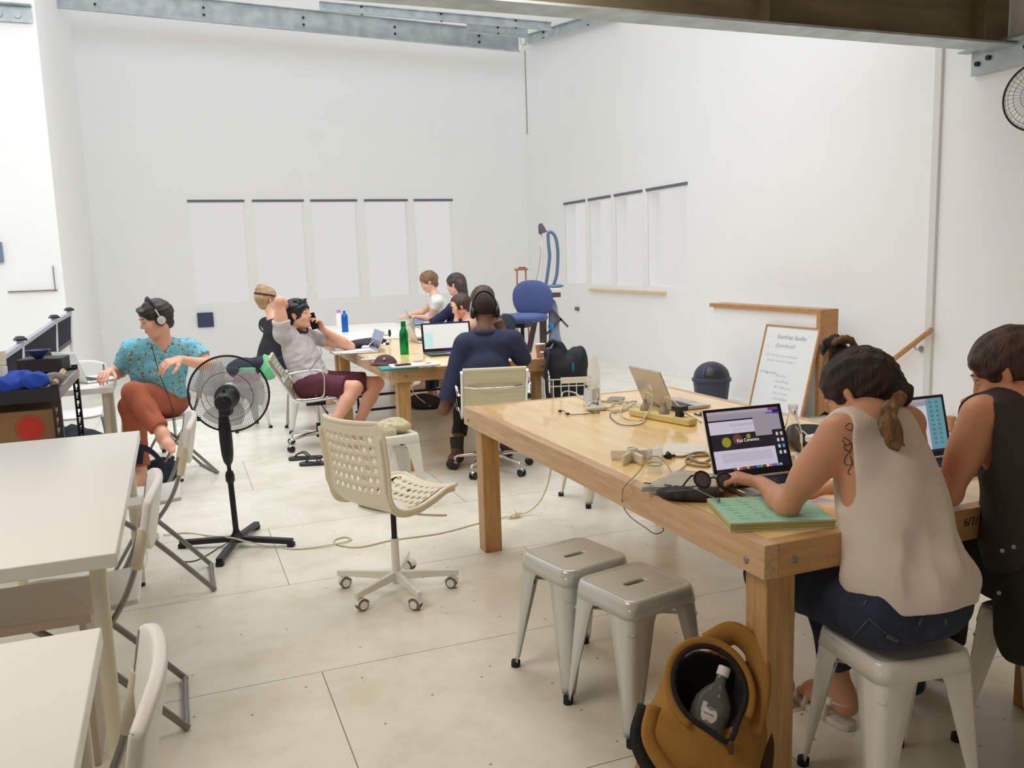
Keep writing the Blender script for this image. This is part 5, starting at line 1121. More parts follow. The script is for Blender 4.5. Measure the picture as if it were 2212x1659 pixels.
# ================================================================== man in the blue patterned shirt
def man_blue():
    j = dict(hd=PY(337, 690, 5.82), HR=HR(218, 20), nk=PY(350, 738, 5.90), shR=PY(285, 757, 5.82), shL=PY(412, 755, 6.02), ch=PY(343, 800, 5.95), pv=PY(345, 862, 6.10))
    j['pv'][2] = .56; j['elR'] = PY(262, 803, 5.98); j['wrR'] = PY(238, 802, 5.74); j['elL'] = PY(452, 790, 5.98); j['wrL'] = PY(388, 776, 5.74)
    a = nrm((j['shL']-j['shR'])*np.array((1, 1, 0)))*.09; j['hpL'] = j['pv']+a; j['hpR'] = j['pv']-a
    j['knL'] = PY(290, 850, 5.62); j['anL'] = PY(352, 938, 5.50); j['toL'] = PY(372, 974, 5.42); j['knR'] = PY(283, 878, 5.78); j['anR'] = PY(303, 985, 5.70); j['anR'][2] = .11; j['toR'] = j['anR']+np.array((-.06, -.16, -.075))
    p = Person('person', '', (-2.5, 6.0, 0), SKIN, .0055, j); p.t['label'] = 'person in bright blue patterned shirt and rust trousers, legs crossed'
    p.torsoR = p.torso(f=1.03); p.limbs(f=1.03); p.neck(.056); head_vol(p.b, j['hd'], j['HR'], 1.03, masc=True)
    hand(p.b, j['wrR'], nrm(PY(221, 808, 5.62)-j['wrR']), Z+np.array((0, -.3, 0)), (.3, -1, 0), 1.05, (.5, .5, .4)); hand(p.b, j['wrL'], nrm(PY(360, 784, 5.66)-j['wrL']), (-.2, -.8, .6), (-.3, 0, -1), 1.05, (.5, .4, .3))
    o = p.out('body', p.b, p.skin); face_parts(j['hd'], j['HR'], o, None, 1.03)
    m = mat('blue_flower_shirt', srgb(112, 190, 212), .85); nt = m.node_tree; L = nt.links; tc = NN(m, 'ShaderNodeTexCoord'); last = None
    for i, (sc, th, c2, sd) in enumerate(((24, .26, srgb(150, 96, 84), 0), (33, .22, srgb(222, 200, 190), 3), (17, .20, srgb(140, 150, 96), 7), (60, .17, srgb(60, 70, 88), 11))):
        mp = NN(m, 'ShaderNodeMapping'); mp.inputs['Location'].default_value = (sd, sd*.7, sd*.3); L.new(tc.outputs['Object'], mp.inputs[0]); n = NN(m, 'ShaderNodeTexNoise', i_Scale=40.0); L.new(mp.outputs[0], n.inputs['Vector'])
        vo = NN(m, 'ShaderNodeTexVoronoi', i_Scale=float(sc)); ad = NN(m, 'ShaderNodeMixRGB', blend_type='ADD'); ad.inputs[0].default_value = .03; L.new(mp.outputs[0], ad.inputs[1]); L.new(n.outputs['Color'], ad.inputs[2]); L.new(ad.outputs[0], vo.inputs['Vector'])
        r = NN(m, 'ShaderNodeValToRGB'); r.color_ramp.interpolation = 'CONSTANT'; r.color_ramp.elements[0].color = (1, 1, 1, 1); r.color_ramp.elements[1].position = th; r.color_ramp.elements[1].color = (0, 0, 0, 1); L.new(vo.outputs['Distance'], r.inputs[0])
        mx = NN(m, 'ShaderNodeMixRGB'); mx.inputs[2].default_value = (*c2, 1); L.new(r.outputs[0], mx.inputs[0])
        if last is None: mx.inputs[1].default_value = (*srgb(112, 190, 212), 1)
        else: L.new(last, mx.inputs[1])
        last = mx.outputs[0]
    L.new(last, nt.nodes['Principled BSDF'].inputs['Base Color'])
    FW_ = -p.torsoR[:, 1] if p.torsoR[:, 1][1] > 0 else p.torsoR[:, 1]
    def ex(s, R):
        s.rc(j['nk']+np.array((-.05, -.02, -.005)), j['nk']+np.array((.06, .02, .0)), .03, .03, .02)
        s.rc(j['nk']+FW_*.05+Z*.01, j['ch']+FW_*.12+Z*.10, .030, .010, .01, sub=True)
    top(p, m, .62, .020, -.02, 'patterned_shirt', .060, ex, seed=9, amp=.005, f=1.03, r0=.074, r1=.074)
    pants(p, mat('rust_trousers_cloth', srgb(168, 92, 66), .85, var=.12, vscale=10), to=1.86, infl=.016, name='trousers', amp=.006, f=1.03)
    HC = mat('dark_hair', srgb(66, 54, 52), .45, var=.35, vscale=30, alt=srgb(26, 22, 24), spec=.6); hs = hair_cap(j['hd'], j['HR'], 1.03, .009); clear_face(hs); g = hs.g; hs.rc(g(.02, .068, .096), g(-.045, .078, .080), .018, .014, .02)
    p.out('hair', hs, HC, .0055, 0, disp=strands(j['HR'][:, 1], 120, .003))
    headphones(p, BLACK, mat('headphone_silver', (.7, .7, .7), .3, .3), .090, radians(-2), 1.1, 'headphones', 'black and silver headphones on the person in the blue patterned shirt')
    # coiled lead
    t = thing('headphone_lead', 'dark headphone lead running down the blue patterned shirt and coiling to the floor', 'cable', PY(370, 860, 5.6)); b = B()
    b.tube(curve_pts([PY(327, 742, 5.70), PY(334, 770, 5.67), PY(345, 810, 5.66), PY(362, 850, 5.62), PY(374, 888, 5.60)], 6), .003, 6); part(b, 'lead', BLACK, t, world=True, ang=0)
    b = B(); a0, a1 = PY(374, 888, 5.60), PY(380, 945, 5.5); pts = []
    for k in range(150): f = k/149; q = a0*(1-f)+a1*f; an = k*.9; pts.append(q+np.array((.009*cos(an), .009*sin(an), 0)))
    b.tube(pts, .0022, 5); part(b, 'coil', BLACK, t, world=True, ang=0)
man_blue()
# ================================================================== people farther back
def far_person(label, base, hd, hr, shL, shR, ch, pv, elL, wrL, elR, wrR, topm, hairm, skin=SKIN4, female=True, sleeves=.45, hairfn=None, legd=(0, 1), h=.0075, pantm=None, hL=None, hR=None, face=True, capt=.018, nkr=.046, amp=.004, topname='t_shirt', extra=None):
    hd = np.array(hd); HRm = HR(*hr); mid = (np.array(shL)+np.array(shR))/2; ld = nrm((legd[0], legd[1], 0)); sdd = nrm((np.array(shR)-np.array(shL))*np.array((1, 1, 0)))
    pv = np.array(pv); j = dict(hd=hd, HR=HRm, shL=np.array(shL), shR=np.array(shR), ch=np.array(ch), pv=pv, nk=mid*.55+(hd-HRm[:, 2]*.06)*.45, elL=np.array(elL), wrL=np.array(wrL), elR=np.array(elR), wrR=np.array(wrR))
    j['hpL'] = pv-sdd*.09; j['hpR'] = pv+sdd*.09
    for q in 'LR': j['kn'+q] = j['hp'+q]+ld*.40-Z*.04; j['an'+q] = j['kn'+q]*np.array((1, 1, 0))+ld*.03+Z*.10; j['to'+q] = j['an'+q]+ld*.16-Z*.06
    p = Person('person', '', base, skin, h, j); p.t['label'] = label; p.torsoR = p.torso(female); p.limbs(female); p.neck(nkr); head_vol(p.b, hd, HRm, .98, masc=not female)
    dl = nrm(j['wrL']-j['elL']) if hL is None else nrm(hL); dr = nrm(j['wrR']-j['elR']) if hR is None else nrm(hR)
    hand(p.b, j['wrL'], dl, Z+.01*U, sdd, .95, (.3, .4, .3), rf=.0092); hand(p.b, j['wrR'], dr, Z+.01*U, -sdd, .95, (.3, .4, .3), rf=.0092)
    o = p.out('body', p.b, p.skin)
    if face: face_parts(hd, HRm, o, None, .98)
    top(p, topm, sleeves, .014, -.02, topname, .058, extra, seed=12, amp=amp, female=female)
    pants(p, pantm or DENIM, to=1.85, name='trousers')
    hs = hair_cap(hd, HRm, .98, capt); clear_face(hs)
    if hairfn: hairfn(hs, hs.g, HRm)
    p.out('hair', hs, hairm, h, 0, disp=strands(HRm[:, 1]*.5-Z*.6, 110, .003)); return p
BLOND = mat('blond_hair', srgb(196, 164, 122), .5, var=.3, vscale=30, alt=srgb(150, 116, 80)); LBR = mat('light_brown_hair', srgb(150, 118, 88), .5, var=.3, vscale=30, alt=srgb(112, 84, 60)); BRN = mat('mid_brown_hair', srgb(92, 72, 60), .5, var=.35, vscale=30, alt=srgb(56, 42, 36)); DBR = mat('long_dark_hair', srgb(92, 76, 78), .5, var=.3, vscale=30, alt=srgb(38, 30, 34))
def hb(s, g, R): s.el(g(0, -.05, .125), (.055, .06, .045), R, .03)
y = 8.75; c_ = PY(578, 648, y)
pz = far_person('person with blond hair, patterned headband and black frilled top', c_*np.array((1, 1, 0)), c_, (38, -4), PY(575, 700, y+.12), PY(618, 708, y-.18), PY(592, 745, y), PY(590, 815, y)*np.array((1, 1, 0))+Z*.55, PY(588, 735, y+.2), PY(622, 745, y+.25), PY(640, 735, y), PY(668, 735, y+.2), mat('black_top_cloth', (.02, .02, .025), .8), BLOND, hairfn=hb, sleeves=0, legd=(.8, .5))
b = B(); Rh = pz.j['HR']; b.tube([c_+Rh@np.array((.094*cos(a), -.02-.102*sin(a)*.999, .055+.03*sin(a))) for a in np.linspace(0, 2*pi, 33)[:-1]], .010, 8, closed=True, sx=.5); part(b, 'headband', mat('maroon_patterned_band', srgb(100, 50, 66), .8, var=.5, vscale=60, alt=srgb(60, 26, 36)), pz.t, world=True, ang=0)
b = B(); sh = pz.j['shL']; pts = [sh+np.array((.062*cos(a)-.0, -.02, .072*sin(a)-.01)) for a in np.linspace(0, 2*pi, 41)[:-1]]; b.tube([q+nrm(q-sh)*.006*(k % 2) for k, q in enumerate(pts)], .009, 6, closed=True); part(b, 'frill', mat('black_top_cloth', (.02, .02, .025), .8), pz.t, world=True, ang=0)
y = 10.3
far_person('person in plain white T-shirt with light brown hair, typing', PY(935, 700, y)*np.array((1, 1, 0)), PY(926, 610, y), (196, 22), PY(944, 652, y-.17), PY(946, 648, y+.17), PY(950, 680, y), PY(955, 735, y)*np.array((1, 1, 0))+Z*.55, PY(930, 688, y-.16), PY(892, 684, y-.1), PY(912, 676, y+.2), PY(884, 680, y+.1), mat('white_cotton', (.86, .85, .82), .9), LBR, legd=(-1, -.1), h=.008)
def hl(s, g, R):
    s.el(g(0, -.07, .0), (.075, .045, .10), R, .03); s.rc(g(-.03, -.080, -.02), g(-.03, -.085, -.24), .060, .040, .03); s.rc(g(.035, -.06, -.02), g(.045, -.05, -.22), .055, .035, .03); s.rc(g(.055, -.01, -.0), g(.060, -.02, -.16), .030, .022, .03)
y = 9.75
far_person('person with long dark wavy hair and navy top, turned away', PY(990, 720, y)*np.array((1, 1, 0)), PY(984, 616, y), (165, 12), PY(975, 668, y-.18), PY(1012, 662, y+.14), PY(990, 700, y), PY(1000, 755, y)*np.array((1, 1, 0))+Z*.55, PY(948, 690, y-.1), PY(925, 700, y-.1), PY(975, 715, y+.2), PY(940, 710, y+.2), mat('navy_knit', srgb(40, 46, 74), .9), DBR, sleeves=1.8, hairfn=hl, legd=(-1, .2), h=.008)
y = 8.95; hd9 = PY(996, 663, y)
pp9 = far_person('person resting head on hand, face in profile above the dark laptop', PY(1010, 720, y)*np.array((1, 1, 0)), hd9, (186, 26), PY(1012, 706, y-.16), PY(1022, 700, y+.18), PY(1018, 735, y), PY(1015, 780, y)*np.array((1, 1, 0))+Z*.55, PY(984, 722, y-.18), PY(986, 684, y-.13), PY(1000, 725, y+.15), PY(975, 722, y+.1), mat('pink_top', srgb(214, 170, 150), .9), BRN, skin=SKIN, legd=(-1, .2), h=.007, hL=(-.05, .02, 1.0))
y = 8.35
far_person('person with shaggy brown hair and dark teal sweater, head bowed', PY(1060, 740, y)*np.array((1, 1, 0)), PY(1044, 650, y), (205, 34), PY(1060, 700, y-.18), PY(1098, 694, y+.12), PY(1082, 735, y), PY(1090, 790, y)*np.array((1, 1, 0))+Z*.55, PY(1040, 750, y-.1), PY(1010, 735, y-.1), PY(1108, 740, y+.05), PY(1070, 750, y+.2), mat('dark_teal_knit', srgb(34, 48, 62), .9), BRN, skin=SKIN, female=False, sleeves=1.8, legd=(-1, .1), h=.007, capt=.026, nkr=.052)
# ------------------------------------------------------------------ small things
def emis(name, col, st=1.0): return mat(name, tuple(c*.3 for c in col), .3, emit=(col, st))
SCRW = emis('screen_white', srgb(196, 190, 206), .85); SCRD = emis('screen_dark', (.012, .012, .02), 1); SCRG = emis('screen_grey', srgb(150, 145, 160), .8)
def laptop(label, L, R, depth, height, tilt, body, screen=None, bezel=BLACK, logo=False, keys=True, group=None):
    """L, R: hinge ends at the user's left and right; screen = list of (x0, x1, y0, y1, material) in fractions"""
    L, R = np.array(L, float), np.array(R, float); w = np.linalg.norm((R-L)[:2]); c = (L+R)/2; t = thing('laptop', label, 'laptop', c, math.atan2(R[1]-L[1], R[0]-L[0]), group)
    b = B(); b.box((0, -depth/2, .008), (w, depth, .014)); part(b, 'base', body, t, bev=.004)
    if keys:
        b = B(); b.box((0, -depth*.36, .0155), (w*.86, depth*.46, .001)); kb = part(b, 'keyboard', BLACK, t); b = B()
        for r in range(5):
            for q in range(13): b.box((-w*.40+w*.80*(q+.5)/13, -depth*(.165+.085*r), .0168), (w*.052, depth*.066, .0015))
        part(b, 'keys', BLACK, kb, smooth=False); b = B(); b.box((0, -depth*.80, .0155), (w*.32, depth*.28, .0008)); part(b, 'trackpad', mat('trackpad_grey', (.5, .5, .5), .4), t)
    RS = rx(-tilt); g = lambda x, y, z: RS@np.array((x, y, z))+np.array((0, .002, .014)); f = RS
    b = B(); b.box(g(0, .003, height/2), (w, .006, height), f); lid = part(b, 'lid', body, t, bev=.003)
    b = B(); b.box(g(0, -.0008, height/2), (w-.004, .002, height-.004), f); part(b, 'bezel', bezel, lid)
    b = B(); b.box(g(0, -.0022, height*.52), (w*.92, .001, height*.86), f); sc = part(b, 'screen', (screen[0] if screen else SCRD), lid)
    if screen:
        by = {}
        for k, (x0, x1, y0, y1, m) in enumerate(screen[1]):
            b = by.setdefault(m.name, (m, B()))[1]; xx = (x0+x1)/2-.5; yy = .52-.43+.86*(1-(y0+y1)/2)
            b.box(g(xx*w*.92, -.0030-.00025*k*.5, yy*height), (abs(x1-x0)*w*.92, .0004, abs(y1-y0)*.86*height), f)
        for nm, (m, b) in by.items(): part(b, 'screen_area', m, lid, smooth=False)
    if logo:
        o = [(.0, .011), (.004, .0135), (.010, .012), (.0128, .008), (.0105, .004), (.0105, .0), (.0130, -.004), (.010, -.010), (.006, -.014), (.003, -.0135), (0, -.0128), (-.003, -.0135), (-.006, -.014), (-.011, -.009), (-.0135, -.001), (-.0125, .006), (-.008, .0115), (-.004, .0125)]
        Rl = np.column_stack([f[:, 0]*-1, f[:, 2], f[:, 1]]); b = B(); b.prism([(x*1.1, y*1.1) for x, y in o], .0006, g(0, .0062, height/2), Rl); b.prism([(x*1.1, y*1.1) for x, y in [(.001, .0145), (.006, .0155), (.0075, .021), (.002, .0195)]], .0006, g(0, .0062, height/2), Rl); part(b, 'fruit_emblem', mat('emblem_white', (.85, .85, .85), .3), lid)
    return t, lid, g, f, w
TZ = .751
cD, cB, cK = emis('banner_dark', srgb(34, 30, 38), 1), emis('browser_grey', srgb(168, 160, 178), .8), emis('menu_grey', srgb(150, 142, 152), .85)
cY, cBr, cP = emis('dish_yellow', srgb(130, 130, 30), 1), emis('dish_brown', srgb(96, 58, 48), 1), emis('tab_purple', srgb(110, 60, 110), .9)
scr = [(0, .90, 0, .05, cB), (0, .90, .05, .11, cK), (0, .90, .11, .145, SCRG), (0, .86, .145, .17, SCRD), (0, .80, .17, .38, SCRW), (0, 1, .38, .65, cD), (0, .84, .65, .95, SCRW), (.61, .84, .12, .46, cK), (.82, .98, .11, .38, SCRG), (.84, .98, 0, .05, cP), (.80, .99, .08, .10, emis('tab_violet', srgb(70, 50, 190), .9))]
scr += [(.10, .78, .71+.022*k, .713+.022*k+.003, cK) for k in range(7)]
ic = [srgb(110, 80, 60), srgb(210, 205, 205), srgb(210, 70, 80), srgb(70, 90, 80), srgb(200, 150, 60), srgb(120, 30, 70), srgb(30, 60, 110), srgb(60, 120, 200), srgb(80, 150, 50), srgb(120, 50, 30), srgb(210, 205, 200), srgb(190, 120, 70), srgb(90, 100, 170), srgb(80, 150, 200), srgb(150, 155, 165)]
scr += [(.22+.045*k, .255+.045*k, .945, .985, emis('icon_%d' % k, c, .9)) for k, c in enumerate(ic)]
scr += [(.88+.06*a, .91+.06*a, .43+.105*r, .485+.105*r, emis('desk_icon_white' if (a, r) != (1, 2) else 'desk_icon_blue', srgb(190, 190, 195) if (a, r) != (1, 2) else srgb(60, 150, 210), .9)) for a in (0, 1) for r in range(4)]
lt, lid, g, f, w = laptop('open silver laptop showing a web page, used by the person in the white top', P(1545, 1047, TZ), P(1716, 1026, TZ), .205, .232, radians(21), ALUC, (emis('desktop_night', srgb(24, 22, 36), 1), scr))
RTs = np.column_stack([f[:, 0], f[:, 2], -f[:, 1]])
for fx_, fy_, r_, m_ in ((.19, .52, .021, emis('dish_navy', srgb(36, 40, 62), 1)), (.19, .52, .0165, cY), (.345, .48, .017, cBr), (.50, .45, .008, cY)):
    b = B(); b.lathe([(0, 0), (r_, 0), (r_, .0003), (0, .0003)], g((fx_-.5)*w*.92, -.0062-.0004*(m_ is cY), (.52-.43+.86*(1-fy_))*.232), RTs, 20); part(b, 'dish_picture', m_, lid)
yaw = lt.rotation_euler.z; RW = rz(yaw)
def stext(s, fx, fy, size, m): text(s, size, m, lid, g((fx-.5)*w*.92, -.0075, (.52-.43+.86*(1-fy))*.232), RTs, 'screen_text', .0001)
stext('Kaz Ceramics', .33, .535, .0150, emis('text_white', (.75, .74, .75), 1)); stext('COCO&VIOLET', .27, .27, .0135, cK); stext('HOME  SHOP  ABOUT  BLOG  CONTACT', .30, .33, .0042, cK)
cTeal = emis('desktop_teal', srgb(92, 140, 152), .9)
scr5 = [(0, .80, 0, .05, cB), (0, .78, .05, 1, SCRW), (0, .78, .05, .13, cK), (.78, 1, .03, .95, cTeal), (.50, .56, .10, .14, cBr), (.55, .66, .38, .58, cBr), (0, 1, .96, 1, cD)]
scr5 += [(.82+.08*a, .86+.08*a, .06+.085*r, .10+.085*r, emis('teal_icon', srgb(70, 110, 122), .9)) for a in (0, 1) for r in range(10)]
laptop('open laptop with pinkish page and teal desktop beside the dark top', P(1880, 1016, TZ), P(2058, 990, TZ), .205, .215, radians(14), ALUC, (cTeal, scr5))
laptop('silver laptop with fruit emblem seen from behind on the front table', P(1459, 889, TZ), P(1391, 870, TZ), .20, .20, radians(24), ALUC, None, logo=True)
A = P(191, 829, .742); laptop('white laptop with pale emblem on the small white table', A, A+np.array((-.80, .60, 0))*.32, .23, .215, radians(20), mat('white_laptop_shell', (.78, .79, .80), .35), None, logo=True)
wht = emis('screen_bright', srgb(218, 217, 212), .95); cyn = emis('screen_pale_cyan', srgb(186, 222, 218), .9)
lt2, lid2, g2, f2, w2 = laptop('large dark laptop with bright screen, before the person in the navy polo', P(914, 764, TZ), P(1020, 757, TZ), .27, .235, radians(10), mat('dark_laptop_shell', (.03, .03, .04), .4), (wht, [(0, .20, .35, .93, cyn), (.80, 1, .35, .93, cyn), (0, 1, .0, .02, emis('screen_edge_blue', srgb(90, 120, 200), .9))]))
text('ALIENWARE', .013, emis('violet_light', srgb(110, 20, 190), 1.2), lid2, g2(-.03, -.0035, .010), np.column_stack([f2[:, 0], f2[:, 2], -f2[:, 1]]), 'lid_lettering', .0001)
b = B(); b.box((-.03, -.225, .0165), (.075, .035, .001)); part(b, 'glowing_touchpad', emis('violet_light', srgb(110, 20, 190), 1.2), lt2, label='violet glowing touch pad')
laptop('small open laptop on the middle table with sky-blue reflecting screen', P(797, 752, TZ), P(817, 762, TZ), .30, .17, radians(20), ALUC, (mat('sky_reflecting_screen', srgb(120, 150, 190), .15), [(0, 1, .55, 1, mat('navy_reflection', srgb(50, 60, 90), .15))]), bezel=ALUC)
laptop('silver laptop seen from behind, right behind the green bottle', P(905, 742, TZ), P(884, 735, TZ), .22, .19, radians(22), ALUC)
laptop('silver laptop at the hands of the person in the plain white T-shirt', PY(892, 704, 9.9)*np.array((1, 1, 0))+Z*TZ, PY(888, 702, 10.2)*np.array((1, 1, 0))+Z*TZ, .22, .19, radians(20), ALUC)
# bottles, cups
def bottle(name, label, p, prof, m, cap=None, capm=None, capprof=None, group=None, R=None):
    t = thing(name, label, 'bottle', p, 0, group); b = B(); b.lathe(prof, (0, 0, 0), R, 28); part(b, 'body', m, t, ang=50)
    if capprof: b = B(); b.lathe(capprof, (0, 0, 0), R, 20); part(b, 'cap', capm, t, ang=40)
    return t
GREEN = mat('green_anodised', srgb(14, 140, 78), .22, .75); BLUEA = mat('blue_anodised', srgb(20, 100, 190), .35, .4)
t = bottle('metal_bottle', 'shiny green metal bottle with loop on the middle table', P(874, 765, TZ), [(0, 0), (.033, 0), (.036, .004), (.036, .165), (.033, .185), (.022, .210), (.019, .22)], GREEN, 1, GREEN, [(.019, .222), (.020, .224), (.020, .265), (.018, .27), (0, .27)])
b = B(); b.tube([(.022+.014*cos(a)+.012, 0, .235+.018*sin(a)) for a in np.linspace(0, 2*pi, 17)[:-1]], .002, 6, closed=True); part(b, 'carry_loop', CHROME, t)
bottle('metal_bottle', 'tall matt blue metal bottle on the far work table', P(746, 717, TZ), [(0, 0), (.034, 0), (.036, .004), (.036, .175), (.030, .195), (.016, .205), (.013, .215)], BLUEA, 1, BLUEA, [(.014, .216), (.014, .235), (0, .238)])
bottle('plastic_bottle', 'white bottle with a pink cap on the far work table', PY(733, 702, 10.2)*np.array((1, 1, 0))+Z*TZ, [(0, 0), (.035, 0), (.037, .02), (.037, .14), (.024, .165), (.022, .18)], mat('milky_plastic', (.85, .85, .82), .4), 1, mat('pink_plastic', srgb(208, 130, 210), .5), [(.024, .182), (.024, .215), (0, .217)])
bottle('plastic_bottle', 'small clear bottle with a blue cap behind the maroon cap', P(838, 765, TZ), [(0, 0), (.025, 0), (.026, .05), (.014, .07), (.013, .075)], mat('clear_plastic', (.95, .95, .95), .08, trans=.9, alpha=.6), 1, mat('blue_cap', srgb(50, 50, 170), .5), [(.015, .076), (.015, .096), (0, .097)])
CLP = mat('clear_plastic', (.95, .95, .95), .08, trans=.9, alpha=.6)
t = bottle('glass_bottle', 'clear glass bottle half full of water beside the web page laptop', P(1711, 1018, TZ), [(0, .003), (.031, 0), (.033, .006), (.033, .11), (.030, .135), (.018, .185), (.0135, .205), (.0135, .222), (.0125, .222), (.0125, .204), (.017, .184), (.0285, .134), (.0310, .11), (.0310, .010), (0, .008)], GLASS, 1, CLP, [(.0155, .212), (.016, .214), (.016, .228), (0, .230)])
b = B(); b.lathe([(0, .0085), (.0308, .0105), (.0308, .062), (0, .062)], (0, 0, 0), None, 24); part(b, 'water', mat('water', (1, 1, 1), 0.0, trans=1.0, ior=1.33), t)
t = thing('glass_tumbler', 'heavy glass tumbler of water at the far edge of the front table', 'glass', P(1279, 874, TZ)); b = B(); b.lathe([(0, 0), (.043, 0), (.045, .004), (.039, .115), (.0365, .115), (.041, .022), (0, .020)], (0, 0, 0), None, 28); part(b, 'body', GLASS, t)
b = B(); b.lathe([(0, .0205), (.0407, .0225), (.0383, .085), (0, .085)], (0, 0, 0), None, 28); part(b, 'water', mat('water', (1, 1, 1), 0.0, trans=1.0, ior=1.33), t)
bottle('glass_bottle', 'tall clear bottle standing just behind the heavy glass tumbler', P(1283, 864, TZ), [(0, 0), (.036, 0), (.037, .01), (.034, .16), (.018, .225), (.014, .235), (.013, .235), (.017, .222), (.032, .16), (.034, .012), (0, .01)], mat('thin_clear_plastic', (.92, .95, .98), .05, alpha=.22))
# phones, mouse
def slab(name, label, cat, c, yaw, size, m, bev=.003, R=None, group=None):
    b = B(); b.box(np.array(c)+Z*size[2]/2, size, R if R is not None else yaw); return solo(b, name, label, cat, m, group=group, bev=bev)
slab('phone', 'thin grey phone lying behind the glass tumbler cables', 'phone', P(1330, 864, TZ), radians(-15), (.08, .13, .008), mat('grey_phone', (.22, .21, .20), .3))
t = thing('computer_mouse', 'pale computer mouse among the cables on the front table', 'mouse', P(1288, 886, TZ), radians(100)); b = B(); blob(b, (0, 0, .009), (.03, .055, .012), 2.4); part(b, 'shell', mat('mouse_grey', (.55, .52, .48), .4), t, ang=0)
# power strip with plugs
a, c = P(1357, 897, TZ), P(1488, 922, TZ); d = nrm(c-a); sd = np.cross(Z, d); Ls = np.linalg.norm(c-a); yw = math.atan2(d[1], d[0]); mid = (a+c)/2+sd*.028
t = thing('power_strip', 'cream power strip with plugs on the front table', 'power strip', mid, yw); CRS = mat('cream_power_plastic', srgb(222, 206, 140), .4)
b = B(); b.box((0, 0, .016), (Ls, .058, .032)); part(b, 'housing', CRS, t, bev=.008, seg=3)
TP = mat('translucent_plug', srgb(170, 162, 140), .25, alpha=.85)
for x in (-Ls*.28, Ls*.04):
    b = B(); b.lathe([(0, .032), (.024, .032), (.025, .045), (.014, .062), (.010, .066), (.0095, .082), (.012, .084), (0, .086)], (x, 0, 0), None, 20); part(b, 'plug', TP, t)
b = B(); b.box((Ls*.29, 0, .046), (.030, .03, .028)); b.box((Ls*.29, 0, .068), (.062, .045, .022)); part(b, 'adapter', BLACK, t, bev=.003, label='black adapter plug')
# cables on the front table
def cable(label, pts, r=.0032, m=CORDW, n=7, name='cable', cat='cable', group=None, extra=None):
    t = thing(name, label, cat, pts[0]); b = B(); b.tube(curve_pts(pts, n), r, 6); part(b, 'cord', m, t, world=True, ang=0)
    if extra: extra(t)
    return t
def Q(x, y, dz=0): return P(x, y, TZ+.003)+Z*dz
up1 = mid+d*(-Ls*.28); up2 = mid+d*(Ls*.04)
cable('thick cream cord looping from the left plug over the power strip', [up1+Z*.085, up1+Z*.115+d*.01, up1+d*.05+Z*.10, up1+d*.055-sd*.02+Z*.05, Q(1385, 908), Q(1355, 905), Q(1340, 893), Q(1352, 876, .01), Q(1375, 872, .012), Q(1350, 884), Q(1320, 886), Q(1300, 882)], .0036)
cable('cream cord running from the second plug to the right', [up2+Z*.085, up2+Z*.11+d*.015, up2+d*.07+Z*.09, up2+d*.13+Z*.05, Q(1500, 903), Q(1515, 912)], .0034)
cable('cream cord tangle left of the power strip', [Q(1302, 884), Q(1320, 878), Q(1345, 870, .01), Q(1362, 880), Q(1338, 890), Q(1316, 884), Q(1330, 876, .01), Q(1360, 874, .012), Q(1380, 880), Q(1395, 884)], .0032)
cable('cream cord arching over the far edge of the front table', [P(1213, 858, TZ), P(1216, 853, TZ)+Z*.012, P(1226, 850, TZ)+Z*.012, Q(1243, 853, .01), Q(1262, 862), Q(1300, 866), Q(1345, 872)], .0038)
cable('dark thin lead in a wide loop before the power strip', [Q(1425, 879), Q(1410, 884, .03), Q(1400, 900, .01), Q(1385, 916), Q(1345, 918), Q(1322, 905), Q(1318, 893), Q(1333, 892)], .0018, mat('dark_cord', (.06, .055, .05), .5))
def eb(t):
    for x, y in ((1210, 889), (1226, 895)): b = B(); b.ell(Q(x, y, .003), (.011, .007, .006), rz(.3), 10); part(b, 'plug_end', BLACK, t, world=True)
    b = B(); b.tube([Q(1287, 893)+np.array((.018*cos(a), .013*sin(a), .003*sin(3*a)+.003)) for a in np.linspace(0, 4*pi, 40)], .002, 5); part(b, 'coil', BLACK, t, world=True)
cable('short black lead with a small coil at the left of the front table', [Q(1210, 889), Q(1218, 890, .006), Q(1226, 895), Q(1250, 895), Q(1277, 892), Q(1270, 882), Q(1282, 874, .012), Q(1300, 880)], .0018, mat('black_cord', (.02, .02, .02), .5), extra=eb)
cable('black cord in a tangle right of the silver laptop', [Q(1500, 893), Q(1515, 897), Q(1528, 892, .01), Q(1522, 888), Q(1512, 894), Q(1535, 900)], .0035, mat('dark_cord', (.06, .055, .05), .5))
# white four-way cross connector
cx = P(1366, 995, TZ); t = thing('cross_connector', 'white four-armed plastic connector standing on the front table', 'connector', cx, 0); CW = mat('ivory_plastic', srgb(222, 216, 198), .35)
b = B(); b.lathe([(0, 0), (.021, 0), (.021, .044), (.018, .048), (.016, .044), (0, .043)], (0, 0, 0), None, 24); part(b, 'hub', CW, t)
for x, y in ((1325, 992), (1341, 1008), (1392, 1007), (1408, 990)):
    q = P(x, y, TZ)-cx; q = q/np.linalg.norm(q); L_ = .082; b = B(); b.bar(Z*.020+q*.012, Z*.018+q*L_, .014, .036); part(b, 'arm', CW, t, bev=.006, seg=3)
slab('paper_sheet', 'loose white sheet of paper under the clear cup on the front table', 'paper', P(1435, 978, TZ-.0005), radians(2), (.20, .17, .0012), PAPER, bev=0)
slab('paper_sheet', 'blank white sheet of paper beside the web page laptop, farther one', 'paper', P(1478, 969, TZ+.0009), radians(-14), (.16, .15, .0012), PAPER, bev=0)
